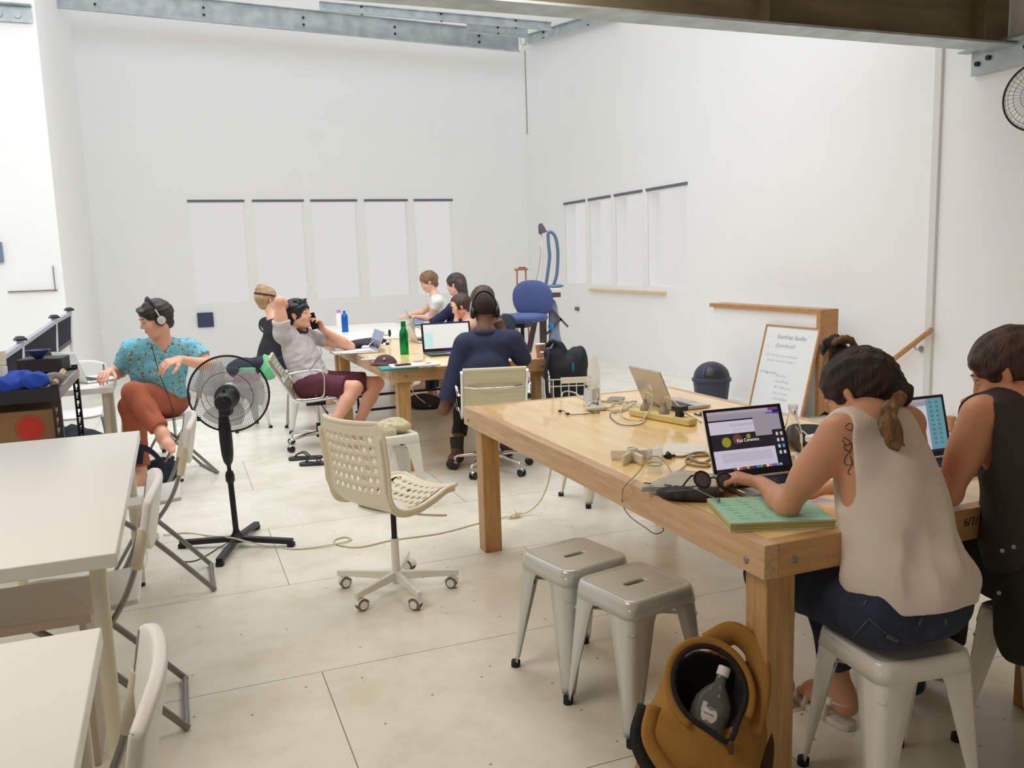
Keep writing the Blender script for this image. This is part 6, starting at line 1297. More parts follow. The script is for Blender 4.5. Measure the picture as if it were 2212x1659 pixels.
t = thing('plastic_cup', 'clear plastic cup upside down beside the white connector', 'cup', P(1415, 995, TZ)); b = B(); b.lathe([(.034, 0), (.028, .052), (0, .053), (0, .0515), (.0265, .0505), (.0325, 0)], (0, 0, 0), None, 26); part(b, 'body', mat('thin_clear_plastic', (.92, .95, .98), .05, alpha=.22), t)
t = thing('glass_jar', 'small clear jar with a green rim on the front table', 'jar', P(1414, 1019, TZ)); b = B(); b.lathe([(0, 0), (.022, 0), (.024, .004), (.024, .026), (.0225, .026), (.0225, .004), (0, .003)], (0, 0, 0), None, 24); part(b, 'body', mat('thin_clear_plastic', (.92, .95, .98), .05, alpha=.22), t)
b = B(); b.tube([(.026*cos(a), .026*sin(a), .027) for a in np.linspace(0, 2*pi, 25)[:-1]], .0018, 6, closed=True); part(b, 'rim', mat('lime_green', srgb(120, 170, 50), .4), t)
def pl(t):
    b = B(); q = P(1444, 985, TZ+.008); b.box(q, (.05, .010, .010), .1); b.box(q, (.018, .024, .02), .1); b.box(q+Z*.012, (.007, .03, .008), .1); part(b, 'inline_plug', BLACK, t, world=True, bev=.002)
cable('thick tan cord with a black inline plug, coiled beside the web page laptop', [Q(1455, 985), Q(1475, 986), Q(1500, 979), Q(1522, 977), Q(1528, 983), Q(1500, 986), Q(1482, 993), Q(1490, 1003), Q(1525, 1008), Q(1532, 1002), Q(1500, 996), Q(1488, 988, .006), Q(1505, 982, .008), Q(1525, 980), Q(1534, 990), Q(1515, 1000), Q(1495, 993, .006)], .0042, mat('tan_cord', srgb(160, 142, 108), .5), extra=pl)
edge = [P(1356, 1050, TZ+.002), P(1351, 1072, .70), P(1352, 1090, .66), P(1368, 1115, .62), P(1400, 1138, .60), P(1422, 1152, .585), P(1440, 1143, .59), P(1424, 1118, .63), P(1419, 1090, .68), P(1424, 1070, .72), P(1434, 1062, TZ)]
cable('thin tan lead drooping over the near long edge of the front table', [Q(1495, 993), Q(1475, 1010), Q(1456, 1024), Q(1440, 1010, .01), Q(1420, 1004, .03), Q(1400, 1010, .03), Q(1378, 1028, .01)]+[e-U*.012 for e in edge], .0019, mat('tan_cord', srgb(160, 142, 108), .5))
# newspaper, patterned pouch, sunglasses
NP = mat('newsprint', srgb(208, 204, 192), .8, var=.3, vscale=90, stretch=(1, 4, 1), alt=srgb(150, 148, 142))
t = thing('pencil_pouch', 'dark patterned zip pouch under the newspaper', 'pouch', P(1480, 1078, TZ)); s = SDF(); pc = P(1478, 1078, TZ); s.el(pc+np.array((0, 0, .018)), (.085, .045, .020), rz(-.25), .02); s.el(pc+np.array((.07, .0, .016)), (.05, .045, .018), rz(.1), .02); v, F = s.mesh(.005, disp=folds(2, .003, 40), planes=[((0, 0, TZ), (0, 0, -1))]); big_mesh('cloth', v, F, mat('patterned_cloth', srgb(70, 66, 60), .8, var=.7, vscale=26, alt=srgb(14, 13, 12)), t, np.array(t.location), 1)
b = B(); q = P(1552, 1080, TZ+.03); b.tube([pc+np.array((-.06, -.03, .034)), pc+np.array((.03, -.035, .038)), q], .0018, 6); b.ell(q, (.006, .006, .006), n=10); part(b, 'zip', GREYT, t, world=True)
n0, n1, n2, n3 = P(1385, 1052, .775), P(1466, 1022, .775), P(1632, 1036, .775), P(1502, 1064, .775)
t = thing('newspaper', 'folded newspaper lying under the round sunglasses', 'newspaper', (n0+n1+n2+n3)/4-Z*.02); b = B()
for k in range(5):
    z = .0035*k; sh_ = .003*(k % 2)
    def sheet(i, j): q = (n0*(1-i)+n3*i)*(1-j)+(n1*(1-i)+n2*i)*j; return q+Z*(z-.006+.004*sin(3*i+2*j)-.010*(1-i)*(1-j))+U*sh_*(i-.5)
    b.grid(sheet, 8, 6)
part(b, 'pages', NP, t, world=True, solid=.0016, ang=0)
b = B(); rr = n3+Z*.002; b.tube([n3+(n2-n3)*x+Z*.004 for x in np.linspace(-.02, .95, 8)], .011, 10, sx=1.5); part(b, 'folded_edge', NP, t, world=True)
INK = mat('news_ink', srgb(66, 66, 70), .8); b = B(); dn = nrm(n3-n0); Rn_ = frame(np.cross(Z, dn)); 
for x, wd in ((.04, .022), (.42, .022), (.60, .022)): b.box(n0+(n3-n0)*x+dn*.012+np.cross(Z, dn)*.006+Z*.0125, (wd, .010, .002), math.atan2(dn[1], dn[0]))
part(b, 'headlines', INK, t, world=True, smooth=False)
t = thing('sunglasses', 'round black sunglasses resting on the newspaper', 'sunglasses', P(1540, 1050, .78)); lens = mat('dark_lens', srgb(84, 74, 80), .08, alpha=.82)
yg = P(1540, 1054, .792)[1]; ca, cb = PY(1517, 1036, yg), PY(1566, 1039, yg+.015); fx = nrm(cb-ca); fz = nrm(Z*.94+np.cross(fx, Z)*-.34); fy = np.cross(fz, fx); Rg = np.column_stack([fx, fz, -fy])
for q in (ca, cb):
    b = B(); b.tube([q+fx*.0255*cos(a)+fz*.0245*sin(a) for a in np.linspace(0, 2*pi, 33)[:-1]], .0032, 8, closed=True, sx=1.2); fr = part(b, 'rim', BLACK, t, world=True, ang=0)
    b = B(); b.lathe([(0, -.0006), (.0235, -.0002), (.0235, .0012), (0, .0016)], q, Rg, 28); part(b, 'lens', lens, fr, world=True)
b = B(); b.tube(curve_pts([ca+fx*.025+fz*.004, (ca+cb)/2+fz*.009-fy*.002, cb-fx*.025+fz*.004], 5), .0026, 8); part(b, 'bridge', BLACK, t, world=True)
for q, s_ in ((ca, -1), (cb, 1)): b = B(); e = q+fx*s_*.027+fz*.010; b.tube([e, e+fx*s_*.006, e+fx*s_*.006+fy*.04-fz*.012, e+fx*s_*.0+fy*.10-fz*.03], .0028, 8); part(b, 'temple', BLACK, t, world=True)
# green notepad stack
nc = np.array((.712, 2.338, TZ)); t = thing('notepad', 'spiral notepad with mint green top page under the elbow', 'notepad', nc, radians(1.5))
cols = [srgb(215, 212, 200), srgb(176, 178, 96), srgb(196, 196, 120), srgb(170, 176, 92), srgb(206, 200, 140), srgb(150, 165, 90), srgb(226, 160, 140), srgb(158, 208, 184)]
for k, c_ in enumerate(cols):
    b = B(); last = k == len(cols)-1
    b.box((.0015*((k*7) % 3-1), .001*((k*5) % 3-1), .0014+.0028*k), (.285, .245, .0026)); part(b, 'cover' if last else 'page_block', mat('pad_paper_%d' % k, c_, .7), t, label='mint green top page' if last else ('pink page' if k == 6 else None))
b = B(); 
for k in range(34): x = -.135+.27*k/33; b.tube([(x, .122+.006*cos(a), .012+.013*sin(a)) for a in np.linspace(-.6, pi+.6, 9)], .0007, 4)
part(b, 'wire_spiral', ALU, t, ang=0)
b = B(); rg = random.Random(5)
for q in range(4):
    for k in range(8):
        x = -.12+.062*q+.004*k; y = .095-.026*k+rg.uniform(-.004, .004); b.box((x, y, .0231), (rg.uniform(.012, .03), .0012, .0003), -.1)
part(b, 'handwriting', mat('green_ink', srgb(70, 130, 112), .7), t, smooth=False)
# black pouch with charger beyond
t = thing('laptop_pouch', 'black zip pouch with white cords spilling out beside the glass bottle', 'pouch', P(1765, 945, TZ)); b = B(); blob(b, P(1762, 940, TZ+.022), (.13, .16, .022), 3.2, R=rz(.4)); part(b, 'cloth', CLOTHB, t, world=True, ang=0)
cable('white charger cord curling out of the black pouch', [P(1722, 925, .80), P(1735, 932, .80), P(1750, 945, .80), P(1765, 950, .80), P(1780, 945, .80)], .003)
slab('charger', 'white square laptop charger on the black pouch', 'charger', P(1768, 955, .795), .6, (.07, .07, .026), WHITEP, .006)
b = B(); b.tube([Q(1772, 899, .004), Q(1782, 896, .008), Q(1796, 899, .004)], [.002, .009, .002], 8, sx=.5); solo(b, 'comb', 'small black pointed case on the front table edge', 'case', BLACK)
# cable with joined plugs hanging from the table, and cords on the floor
def jp(t):
    q = P(1112, 1112, .018); dd = nrm(P(1090, 1117, 0)-P(1130, 1108, 0)); b = B(); b.tube([q-dd*.05, q-dd*.03, q-dd*.028, q-dd*.004], [.006, .012, .021, .022], 14); b.tube([q+dd*.004, q+dd*.02, q+dd*.022, q+dd*.05], [.022, .020, .012, .006], 14); part(b, 'plug_pair', CREAM, t, world=True)
cable('cream extension cord snaking across the floor to a joined plug under the front table', [P(1188, 985, .48), P(1190, 1010, .40), P(1182, 1050, .22), P(1165, 1085, .08), P(1140, 1106, .02), P(1112, 1112, .016), P(1085, 1118, .008), P(1030, 1131, .005), P(950, 1152, .005), P(850, 1166, .005), P(780, 1181, .005), P(735, 1178, .005), P(722, 1167, .005), P(745, 1160, .005), P(758, 1166, .006), P(720, 1176, .010), P(640, 1186, .005), P(580, 1180, .008), P(525, 1168, .09), P(500, 1162, .07), P(450, 1157, .008), P(400, 1151, .005), P(352, 1156, .01)], .0045, extra=jp)
bd = P(322, 1155, 0); t = thing('power_board', 'white power board on the floor beneath the folding chair', 'power strip', bd, radians(35)); b = B(); b.box((0, 0, .02), (.06, .24, .04)); part(b, 'housing', WHITEP, t, bev=.006); b = B(); b.box((.0, .03, .055), (.045, .05, .035)); b.box((0, -.05, .05), (.04, .04, .03)); part(b, 'plug', WHITEP, t, bev=.004)
cable('thin black fan lead lying on the floor behind the folding chair', [P(508, 1130, .14), P(498, 1165, .05), P(470, 1185, .008), P(425, 1210, .004), P(390, 1212, .004), P(372, 1200, .004), P(345, 1172, .03), P(318, 1150, .055)], .003, mat('black_cord', (.02, .02, .02), .5))
cable('white lead curving over the floor towards the long white table leg', [P(312, 1172, .03), P(318, 1205, .004), P(300, 1255, .004), P(268, 1300, .004), P(246, 1345, .004)], .0035)
# flip-flops
def flip(label, p, yaw):
    t = thing('flip_flop', label, 'sandal', p, yaw, 'black flip-flops'); o = [(0, -.13), (.032, -.115), (.036, -.05), (.036, .03), (.046, .08), (.038, .12), (0, .135), (-.036, .12), (-.042, .08), (-.034, .03), (-.034, -.05), (-.03, -.115)]
    b = B(); b.prism(o, .022); part(b, 'sole', mat('flipflop_sole', (.045, .042, .045), .7), t, bev=.005)
    b = B(); b.tube(curve_pts([(.036, -.03, .018), (.03, .01, .055), (.006, .06, .045), (0, .085, .022)], 5), .005, 8, sx=2.0); b.tube(curve_pts([(-.034, -.03, .018), (-.03, .01, .055), (-.006, .06, .045), (0, .085, .022)], 5), .005, 8, sx=2.0); part(b, 'strap', BLACK, t); return t
flip('black flip-flop farther from the cream chair, of the pair on the floor', P(661, 992, 0), radians(-262)); flip('black flip-flop nearer to the cream chair, of the pair on the floor', P(685, 1004, 0), radians(-266))
# crumpled beige cloth on the stool
def cloth(label, name, cat, c, blobs, m, h=.006, fs=(3, .009, 40), floor=None, sm=1):
    s = SDF()
    for (o, r, a) in blobs: s.el(np.array(c)+np.array(o), r, rz(a), .02)
    v, F = s.mesh(h, disp=folds(*fs), planes=[((0, 0, floor), (0, 0, -1))] if floor is not None else None); base = np.array(c, float)*np.array((1, 1, 0))+Z*v[:, 2].min()
    t = thing(name, label, cat, base); big_mesh('cloth', v, F, m, t, base, sm); return t
sp = UV(1.20, 5.20, .447); cloth('crumpled beige cloth lying on the white stool behind the cream chair', 'cloth', 'cloth', sp, [((-.05, 0, .03), (.09, .08, .035), .3), ((.06, -.02, .035), (.07, .07, .035), -.4), ((.02, .03, .05), (.08, .05, .03), .8), ((.0, -.08, .01), (.05, .05, .05), 0)], mat('beige_cotton', srgb(198, 192, 160), .9, bump=.2, bscale=150), fs=(3, .014, 55))
# bags behind the fan
c_ = PY(535, 800, 7.95); bz = .457
cloth('dark padded bag on the stool behind the fan', 'bag', 'bag', (c_[0], c_[1], bz), [((-.05, .06, .10), (.16, .10, .10), .1), ((.10, .08, .15), (.10, .08, .06), 0)], mat('dark_navy_bag', srgb(44, 48, 64), .8), .01, (4, .01, 20))
b = B(); b.box((c_[0]+.03, c_[1]-.13, bz+.03), (.23, .06, .06), .08); solo(b, 'package', 'pink package under the green one behind the fan guard', 'package', mat('pink_package', srgb(190, 60, 140), .5), bev=.012)
b = B(); b.box((c_[0]+.035, c_[1]-.12, bz+.095), (.15, .06, .065), -.12); solo(b, 'package', 'green package on top of the pink one behind the fan guard', 'package', mat('green_package', srgb(60, 190, 130), .5), bev=.015)
cloth('translucent green carrier bag beside the ribbed office chair in side view', 'carrier_bag', 'bag', (PY(580, 800, 8.0)[0], 8.0, .46), [((0, 0, .08), (.085, .05, .10), 0), ((-.02, 0, .17), (.03, .02, .06), .3), ((.035, 0, .17), (.03, .02, .05), 0)], mat('green_bag_film', srgb(110, 200, 140), .4), .007, (7, .008, 40))
# middle table clutter
b_ = P(770, 753, TZ); cloth('dark folded garment on the middle table behind the small laptop', 'jacket', 'jacket', b_, [((-.02, .02, .03), (.16, .10, .04), .2), ((.10, .12, .045), (.16, .07, .035), .5)], mat('plum_black_cloth', srgb(58, 48, 60), .85), .009, (8, .01, 25))
t = thing('charger', 'white charger with looped cord beside the small laptop', 'charger', P(790, 756, TZ)); b = B(); blob(b, (0, 0, .02), (.035, .035, .02), 3); part(b, 'body', WHITEP, t, ang=0); b = B(); b.tube(curve_pts([(.02, 0, .03), (.05, .03, .06), (.09, .06, .09), (.12, .08, .06)], 5), .004, 6); part(b, 'cord', WHITEP, t)
t = thing('baseball_cap', 'maroon cap with round badge at the corner of the middle table', 'cap', P(832, 788, TZ), radians(-25)); s = SDF(); s.el((0, 0, .0), (.095, .075, .075), None, .02); s.el((.0, -.06, .008), (.075, .065, .012), None, .02); v, F = s.mesh(.005, disp=folds(9, .004, 30), planes=[((0, 0, 0), (0, 0, -1))]); big_mesh('crown', v, F, mat('maroon_felt', srgb(88, 58, 66), .85), t, (0, 0, 0), 1); b = B(); b.lathe([(0, 0), (.012, 0), (.012, .004), (0, .005)], (.03, -.052, .050), rx(radians(55)), 16); part(b, 'badge', GREYT, t); b = B(); b.tube(curve_pts([(-.06, -.095, .012), (0, -.120, .020), (.06, -.095, .012)], 6), .005, 6); part(b, 'visor_edge', mat('rust_leather', srgb(130, 70, 54), .6), t)
slab('notebook', 'teal notebook at the near corner of the middle table', 'notebook', P(860, 797, TZ), radians(20), (.26, .17, .018), mat('teal_cover', srgb(70, 150, 160), .5))
slab('notebook', 'open white notebook on the teal one, near edge of the middle table', 'notebook', P(895, 790, TZ+.018), radians(16), (.34, .18, .012), PAPER)
slab('phone', 'small black phone on the open white notebook', 'phone', P(870, 789, TZ+.031), radians(30), (.11, .05, .010), BLACK)
slab('notebook', 'flat pale book left of the maroon cap', 'notebook', P(800, 778, TZ), radians(20), (.14, .09, .012), mat('pale_lilac_cover', srgb(190, 186, 200), .5))
slab('tray', 'flat white tray below the small laptop at the table edge', 'tray', P(760, 762, TZ), radians(22), (.34, .20, .02), WHITEP)
slab('tablet', 'slim pale laptop closed at the far left of the middle table', 'laptop', P(745, 748, TZ), radians(22), (.30, .21, .014), ALUC)
t = thing('plastic_cup', 'short clear tub with orange rest in it beside the green bottle', 'cup', P(903, 782, TZ)); b = B(); b.lathe([(0, 0), (.036, 0), (.043, .05), (.041, .05), (.034, .003), (0, .002)], (0, 0, 0), None, 24); part(b, 'body', mat('thin_clear_plastic', (.92, .95, .98), .05, alpha=.35), t); b = B(); b.lathe([(0, .003), (.033, .003), (.035, .014), (0, .015)], (0, 0, 0), None, 20); part(b, 'contents', mat('orange_dregs', srgb(216, 180, 140), .6), t)
cable('black cord over the edge of the middle table from the open notebook', [P(918, 786, TZ+.03), P(930, 784, TZ+.03), P(936, 792, TZ), P(938, 800, .71)], .003, mat('black_cord', (.02, .02, .02), .5))
t = thing('sunglasses', 'tiny dark glasses standing on the middle table near the wall side', 'glasses', P(842, 728, TZ)); b = B(); b.ell((0, 0, .04), (.015, .01, .04), n=12); b.tube([(-.01, 0, .02), (-.12, .01, .02)], .004, 6); part(b, 'frame', BLACK, t)
t = thing('desk_clamp', 'grey and blue cable bracket on the far table behind the green bottle', 'clamp', PY(893, 705, 9.0)*np.array((1, 1, 0))+Z*TZ); b = B(); b.box((0, 0, .09), (.03, .04, .18)); part(b, 'post', ALU, t, bev=.004); b = B(); b.tube([(.02, 0, .14), (.10, 0, .14), (.11, 0, .13), (.10, 0, .12), (.02, 0, .12)], .006, 6); part(b, 'hook', BLUEA, t)
# paper coffee cup at the right end of the middle table
t = thing('paper_cup', 'brown paper coffee cup beside the black backpack', 'cup', UV(2.55, 5.93, TZ)); b = B(); b.lathe([(0, 0), (.028, 0), (.038, .10), (.036, .10), (.026, .003), (0, .002)], (0, 0, 0), None, 20); part(b, 'body', mat('kraft_paper', srgb(170, 120, 90), .7), t); b = B(); b.lathe([(.039, .098), (.039, .106), (0, .108)], (0, 0, 0), None, 20); part(b, 'lid', WHITEP, t)
# ------------------------------------------------------------------ black backpack in a wire basket stand
bx, by = .40, 6.30; t = thing('wire_basket_stand', 'white wire basket stand right of the middle table', 'basket', (bx, by, 0), radians(5)); b = B(); wz = .62
for z in (.05, .30, wz-.05, wz): b.tube([(-.17, -.14, z), (.17, -.14, z), (.17, .14, z), (-.17, .14, z)], .005, 6, closed=True)
for k in range(7):
    for y in (-.14, .14): x = -.17+.34*k/6; b.tube([(x, y, .05), (x, y, wz)], .0035, 6)
for k in range(1, 4):
    for x in (-.17, .17): y = -.14+.28*k/4; b.tube([(x, y, .05), (x, y, wz)], .0035, 6)
for x in (-.17, .17):
    for y in (-.14, .14): b.tube([(x, y, 0), (x, y, wz)], .007, 8)
part(b, 'wire_frame', WHITEM, t, ang=0); b = B(); b.box((.04, -.147, wz-.008), (.20, .008, .045)); part(b, 'label_rail', CREAM, t)
BKC = mat('black_nylon', (.018, .022, .030), .75, bump=.3, bscale=120)
s = SDF(); c_ = np.array((bx, by, .58)); s.el(c_+np.array((.06, .0, .0)), (.10, .10, .26), ry(.05), .04); s.el(c_+np.array((.095, -.02, .12)), (.065, .09, .15), ry(.12), .03); s.el(c_+np.array((-.03, .0, .10)), (.075, .08, .21), ry(-.10), .03); s.rc(c_+np.array((-.13, -.02, .22)), c_+np.array((-.06, -.04, .05)), .035, .05, .03); s.rc(c_+np.array((.0, .0, .10)), c_+np.array((.0, 0, -.2)), .10, .08, .04)
v, F = s.mesh(.008, disp=folds(3, .006, 22)); t = thing('backpack', 'black backpack with teal lining standing in the white wire basket', 'backpack', (bx, by, v[:, 2].min())); big_mesh('body', v, F, BKC, t, np.array(t.location), 1)
b = B(); b.tube(curve_pts([c_+np.array((-.12, -.08, .24)), c_+np.array((-.15, -.13, .10)), c_+np.array((-.14, -.16, -.10)), c_+np.array((-.08, -.17, -.22)), c_+np.array((-.15, -.16, -.16))], 6), .014, 8, sx=1.8); part(b, 'shoulder_strap', BKC, t, world=True, ang=0)
b = B(); b.tube(curve_pts([c_+np.array((-.13, .0, .27)), c_+np.array((-.09, -.03, .31)), c_+np.array((-.03, -.02, .26))], 6), .016, 8, sx=1.6); part(b, 'top_loop', BKC, t, world=True, ang=0)
b = B(); blob(b, c_+np.array((.05, -.10, .12)), (.012, .01, .035), 2.2); part(b, 'lining', mat('teal_lining', srgb(30, 110, 130), .6), t, world=True, ang=0)
b = B(); b.box(c_+np.array((-.17, -.02, .21)), (.035, .03, .05)); part(b, 'buckle', CHROME, t, world=True, bev=.006)
# bag under the middle table
q = P(912, 882, 0); cloth('dark grey and brown bag on the floor under the middle table', 'bag', 'bag', q, [((0, 0, .07), (.17, .11, .08), .1), ((.08, -.02, .06), (.12, .10, .07), 0)], mat('charcoal_bag', srgb(48, 46, 56), .8, var=.3, vscale=8, alt=srgb(62, 42, 44)), .01, (2, .01, 20), floor=0.0)
cable('white lead hanging under the middle table onto the dark bag', [P(885, 826, .62), P(895, 850, .35), P(915, 868, .17), P(930, 878, .10)], .004, WHITEP)
# ------------------------------------------------------------------ trestle desk with lamp behind the blue chair
YD = 9.3; q = PY(1178, 629, YD); zt = q[2]; t = thing('trestle_desk', 'tall trestle desk with white top and dark legs behind the blue chair', 'desk', (q[0], YD, 0))
DW = mat('dark_trestle_wood', srgb(104, 84, 78), .6); b = B(); b.box((q[0]+.02, YD+.15, zt), (.30, .5, .03), radians(0)); part(b, 'desktop', WHITEP, t, world=True, bev=.003)
b = B(); b.box((q[0]+.03, YD-.08, zt-.04), (.26, .03, .05)); part(b, 'apron', DW, t, world=True)
for (x0, y0, x1, y1, wd) in ((1172, 636, 1176, 900, .075), (1166, 640, 1128, 830, .06), (1188, 638, 1193, 900, .035)):
    a = PY(x0, y0, YD); c2 = PY(x1, y1, YD); f_ = (a[2]-0)/(a[2]-c2[2]); c2 = a+(c2-a)*f_; b = B(); b.bar(a, c2, wd, .04, up=(0, 1, 0)); part(b, 'leg', DW, t, world=True)
for (x0, y0, x1, y1) in ((1178, 654, 1227, 706), (1213, 688, 1180, 722)): b = B(); b.bar(PY(x0, y0, YD-.06), PY(x1, y1, YD-.06), .022, .02, up=(0, 1, 0)); part(b, 'brace', DW, t, world=True)
t = thing('desk_lamp', 'tall white desk lamp with a dark tapered shade on the trestle desk', 'lamp', (q[0]-.06, YD+.1, zt+.015)); a, c2 = PY(1163, 484, YD+.1), PY(1171, 503, YD+.1)
b = B(); b.lathe([(.018, 0), (.030, -.03), (.048, -.105), (.044, -.105), (.016, -.002)], PY(1167, 483, YD+.1), ry(-.25), 20); part(b, 'shade', mat('plum_shade', srgb(88, 74, 88), .5), t, world=True)
b = B(); b.tube(curve_pts([PY(1169, 503, YD+.1), PY(1172, 540, YD+.1), PY(1170, 580, YD+.1), np.array(t.location)+np.array((0, 0, .02))], 6), .012, 10); b.lathe([(.07, 0), (.07, .015), (.015, .025)], np.array(t.location), None, 20); part(b, 'stand', WHITEM, t, world=True)
cable('pale lamp cord sagging beside the desk lamp', [PY(1166, 532, YD), PY(1168, 548, YD), PY(1164, 580, YD), PY(1158, 606, YD), PY(1156, 622, YD)], .006, mat('sage_cord', srgb(178, 182, 165), .6))
hb_ = mat('blue_grey_hose', srgb(104, 130, 160), .4, .3)
t = thing('hose_stand', 'blue-grey looped hose with a foot standing on the trestle desk', 'hose', PY(1195, 622, YD-.02)); b = B(); b.tube(curve_pts([PY(1196, 616, YD-.02), PY(1203, 590, YD-.02), PY(1205, 545, YD-.02), PY(1200, 513, YD-.02), PY(1190, 501, YD-.02), PY(1184, 505, YD-.02), PY(1185, 530, YD-.02), PY(1187, 555, YD-.02), PY(1183, 590, YD-.02), PY(1179, 617, YD-.02)], 6), [.030]*18+[.020]*10+[.010]*27 if False else .018, 8, sx=.8); part(b, 'hose', hb_, t, world=True, ang=0)
b = B(); blob(b, PY(1200, 618, YD-.02), (.09, .04, .02), 2.2); part(b, 'foot', hb_, t, world=True, ang=0)
cloth('blue-grey garment bag hanging below the trestle desk', 'garment_bag', 'bag', (PY(1197, 690, YD)[0], YD-.02, .45), [((0, 0, .32), (.055, .03, .28), 0), ((.02, 0, .0), (.07, .03, .26), 0), ((-.03, -.02, .1), (.04, .03, .2), .1)], mat('steel_blue_film', srgb(136, 156, 182), .35), .012, (3, .008, 30))
b = B(); blob(b, PY(1190, 705, YD-.10), (.030, .02, .04), 2.2); solo(b, 'cap_object', 'small bright blue ball between the trestle legs', 'ball', mat('bright_blue', srgb(40, 150, 210), .4))
t = thing('bar_stool', 'tall thin wooden stand with small seat behind the blue chair', 'stool', PY(1127, 585, 10.2)*np.array((1, 1, 0))); a = PY(1126, 582, 10.2); WD = mat('reddish_wood', srgb(176, 112, 82), .6); b = B(); b.box(a, (.16, .12, .025)); part(b, 'seat', WD, t, world=True, bev=.004); b = B(); b.box(a+Z*.02+np.array((.01, 0, 0)), (.09, .08, .018)); part(b, 'pad', mat('brown_pad', srgb(140, 84, 66), .6), t, world=True, bev=.004)
for dx, dy in ((-.05, -.04), (.05, -.04), (-.05, .04), (.05, .04)): b = B(); b.bar(a+np.array((dx, dy, 0)), np.array((a[0]+dx*1.6, a[1]+dy*1.6, 0)), .018, .018, up=(0, 1, 0)); part(b, 'leg', WD, t, world=True)
# ------------------------------------------------------------------ dome lidded bin
q = PY(1537, 822, 8.45); t = thing('waste_bin', 'dark blue-grey domed waste bin beside the whiteboard', 'bin', (q[0], 8.45, 0)); BN = mat('navy_grey_bin', srgb(56, 62, 80), .45); zr = q[2]
b = B(); b.lathe([(0, 0), (.15, 0), (.155, .01), (.178, zr-.03), (.178, zr)], (0, 0, 0), None, 36); part(b, 'body', BN, t); b = B(); b.lathe([(.182, zr-.005), (.194, zr), (.194, zr+.025), (.178, zr+.035)], (0, 0, 0), None, 36, close=True); part(b, 'rim', BN, t)
zd = PY(1537, 781, 8.45)[2]; b = B(); b.lathe([(.178*cos(a), zr+.03+(zd-zr-.03)*sin(a)) for a in np.linspace(0, pi/2, 12)], (0, 0, 0), None, 36); part(b, 'dome', BN, t)
b = B(); b.grid(lambda i, j: ((.181*cos(.15+.85*j))*sin((i-.5)*1.3), -(.181*cos(.15+.85*j))*cos((i-.5)*1.3), zr+.03+(zd-zr-.03)*sin(.15+.85*j)*1.01), 10, 8); part(b, 'swing_flap', mat('bin_flap', srgb(44, 46, 52), .3), t, solid=.006, ang=0)
# ------------------------------------------------------------------ wall fan at the right edge
q = PU(2246, 207, RWU-.35); t = thing('wall_fan', 'black wall fan cut off by the right edge of the picture', 'fan', q); ax = nrm(np.array((-.75, -.62, 0))); xr = nrm(np.cross(ax, Z)); r_ = .225
b = B(); b.tube([q+xr*r_*cos(a)+Z*r_*sin(a) for a in np.linspace(0, 2*pi, 57)[:-1]], .007, 8, closed=True); part(b, 'guard_rim', BLACK, t, world=True, ang=0)
b = B()
for k in range(40):
    a = 2*pi*k/40; b.tube([q+(xr*cos(a)+Z*sin(a))*r*1.0+ax*(.06*(1-(r/r_)**2)) for r in np.linspace(.04, r_, 6)], .0012, 4, cap=False)
for rr in (.04, .10, .15, .19, .21): b.tube([q+xr*rr*cos(a)+Z*rr*sin(a)+ax*(.06*(1-(rr/r_)**2)) for a in np.linspace(0, 2*pi, 41)[:-1]], .0015, 5, closed=True)
part(b, 'guard', BLACKM, t, world=True, ang=0); b = B(); b.tube([q+ax*.05, q-ax*.14], .045, 18); b.tube([q-ax*.10, q-ax*.12-Z*.12, q-ax*.12-Z*.12+U*.30], .014, 8); part(b, 'motor_and_arm', BLACK, t, world=True)
# ------------------------------------------------------------------ clutter on the shelf rack
def RK(x, y, z): return P(x, y, z)
cloth('crumpled royal blue cloth on top of the shelf rack', 'cloth', 'cloth', RK(40, 842, RZ), [((-.06, 0, .03), (.11, .09, .04), .2), ((.05, .03, .04), (.09, .07, .045), -.3), ((-.02, .05, .06), (.07, .06, .03), 0)], mat('royal_blue_cloth', srgb(30, 70, 170), .85), .006, (4, .014, 45))
b = B(); b.box(RK(98, 803, RZ)+np.array((-.03, .05, .04)), (.24, .20, .08), .25); solo(b, 'box', 'black cardboard box on the shelf rack under the blue bowl', 'box', mat('black_card', (.03, .027, .032), .6), bev=.003)
t = thing('bowl', 'dark blue ceramic bowl on the black box', 'bowl', RK(98, 803, RZ)+np.array((-.03, .0, .081))); b = B(); b.lathe([(0, 0), (.02, 0), (.055, .035), (.066, .05), (.063, .05), (.052, .036), (.018, .005), (0, .004)], (0, 0, 0), None, 28); part(b, 'body', mat('dark_blue_glaze', srgb(40, 62, 110), .25), t)
cloth('grey headphones pouch on the shelf rack', 'pouch', 'pouch', RK(92, 833, RZ), [((0, 0, .02), (.05, .05, .025), 0), ((.03, .06, .03), (.05, .05, .03), 0)], mat('grey_pouch', srgb(120, 116, 116), .7), .005, (5, .006, 50))
b = B(); b.tube([RK(117, 828, RZ+.02), RK(136, 800, RZ+.02)], .012, 10); solo(b, 'rolled_mat', 'tan bamboo roll on the right edge of the shelf rack', 'roll', mat('bamboo', srgb(176, 148, 116), .7))
b = B(); b.tube([RK(121, 829, RZ+.015), RK(141, 802, RZ+.015)], .008, 8); solo(b, 'wooden_stick', 'wooden stick beside the bamboo roll on the shelf rack', 'stick', mat('bamboo', srgb(176, 148, 116), .7))
t = thing('storage_jar', 'glass jar with cream lid at the left end of the shelf rack', 'jar', RK(-4, 826, RZ)); b = B(); b.lathe([(0, 0), (.05, 0), (.052, .08), (.045, .095)], (0, 0, 0), None, 20); part(b, 'body', mat('frosted_jar', (.6, .66, .7), .3), t); b = B(); b.lathe([(.05, .095), (.05, .17), (0, .172)], (0, 0, 0), None, 20); part(b, 'lid', CREAM, t)
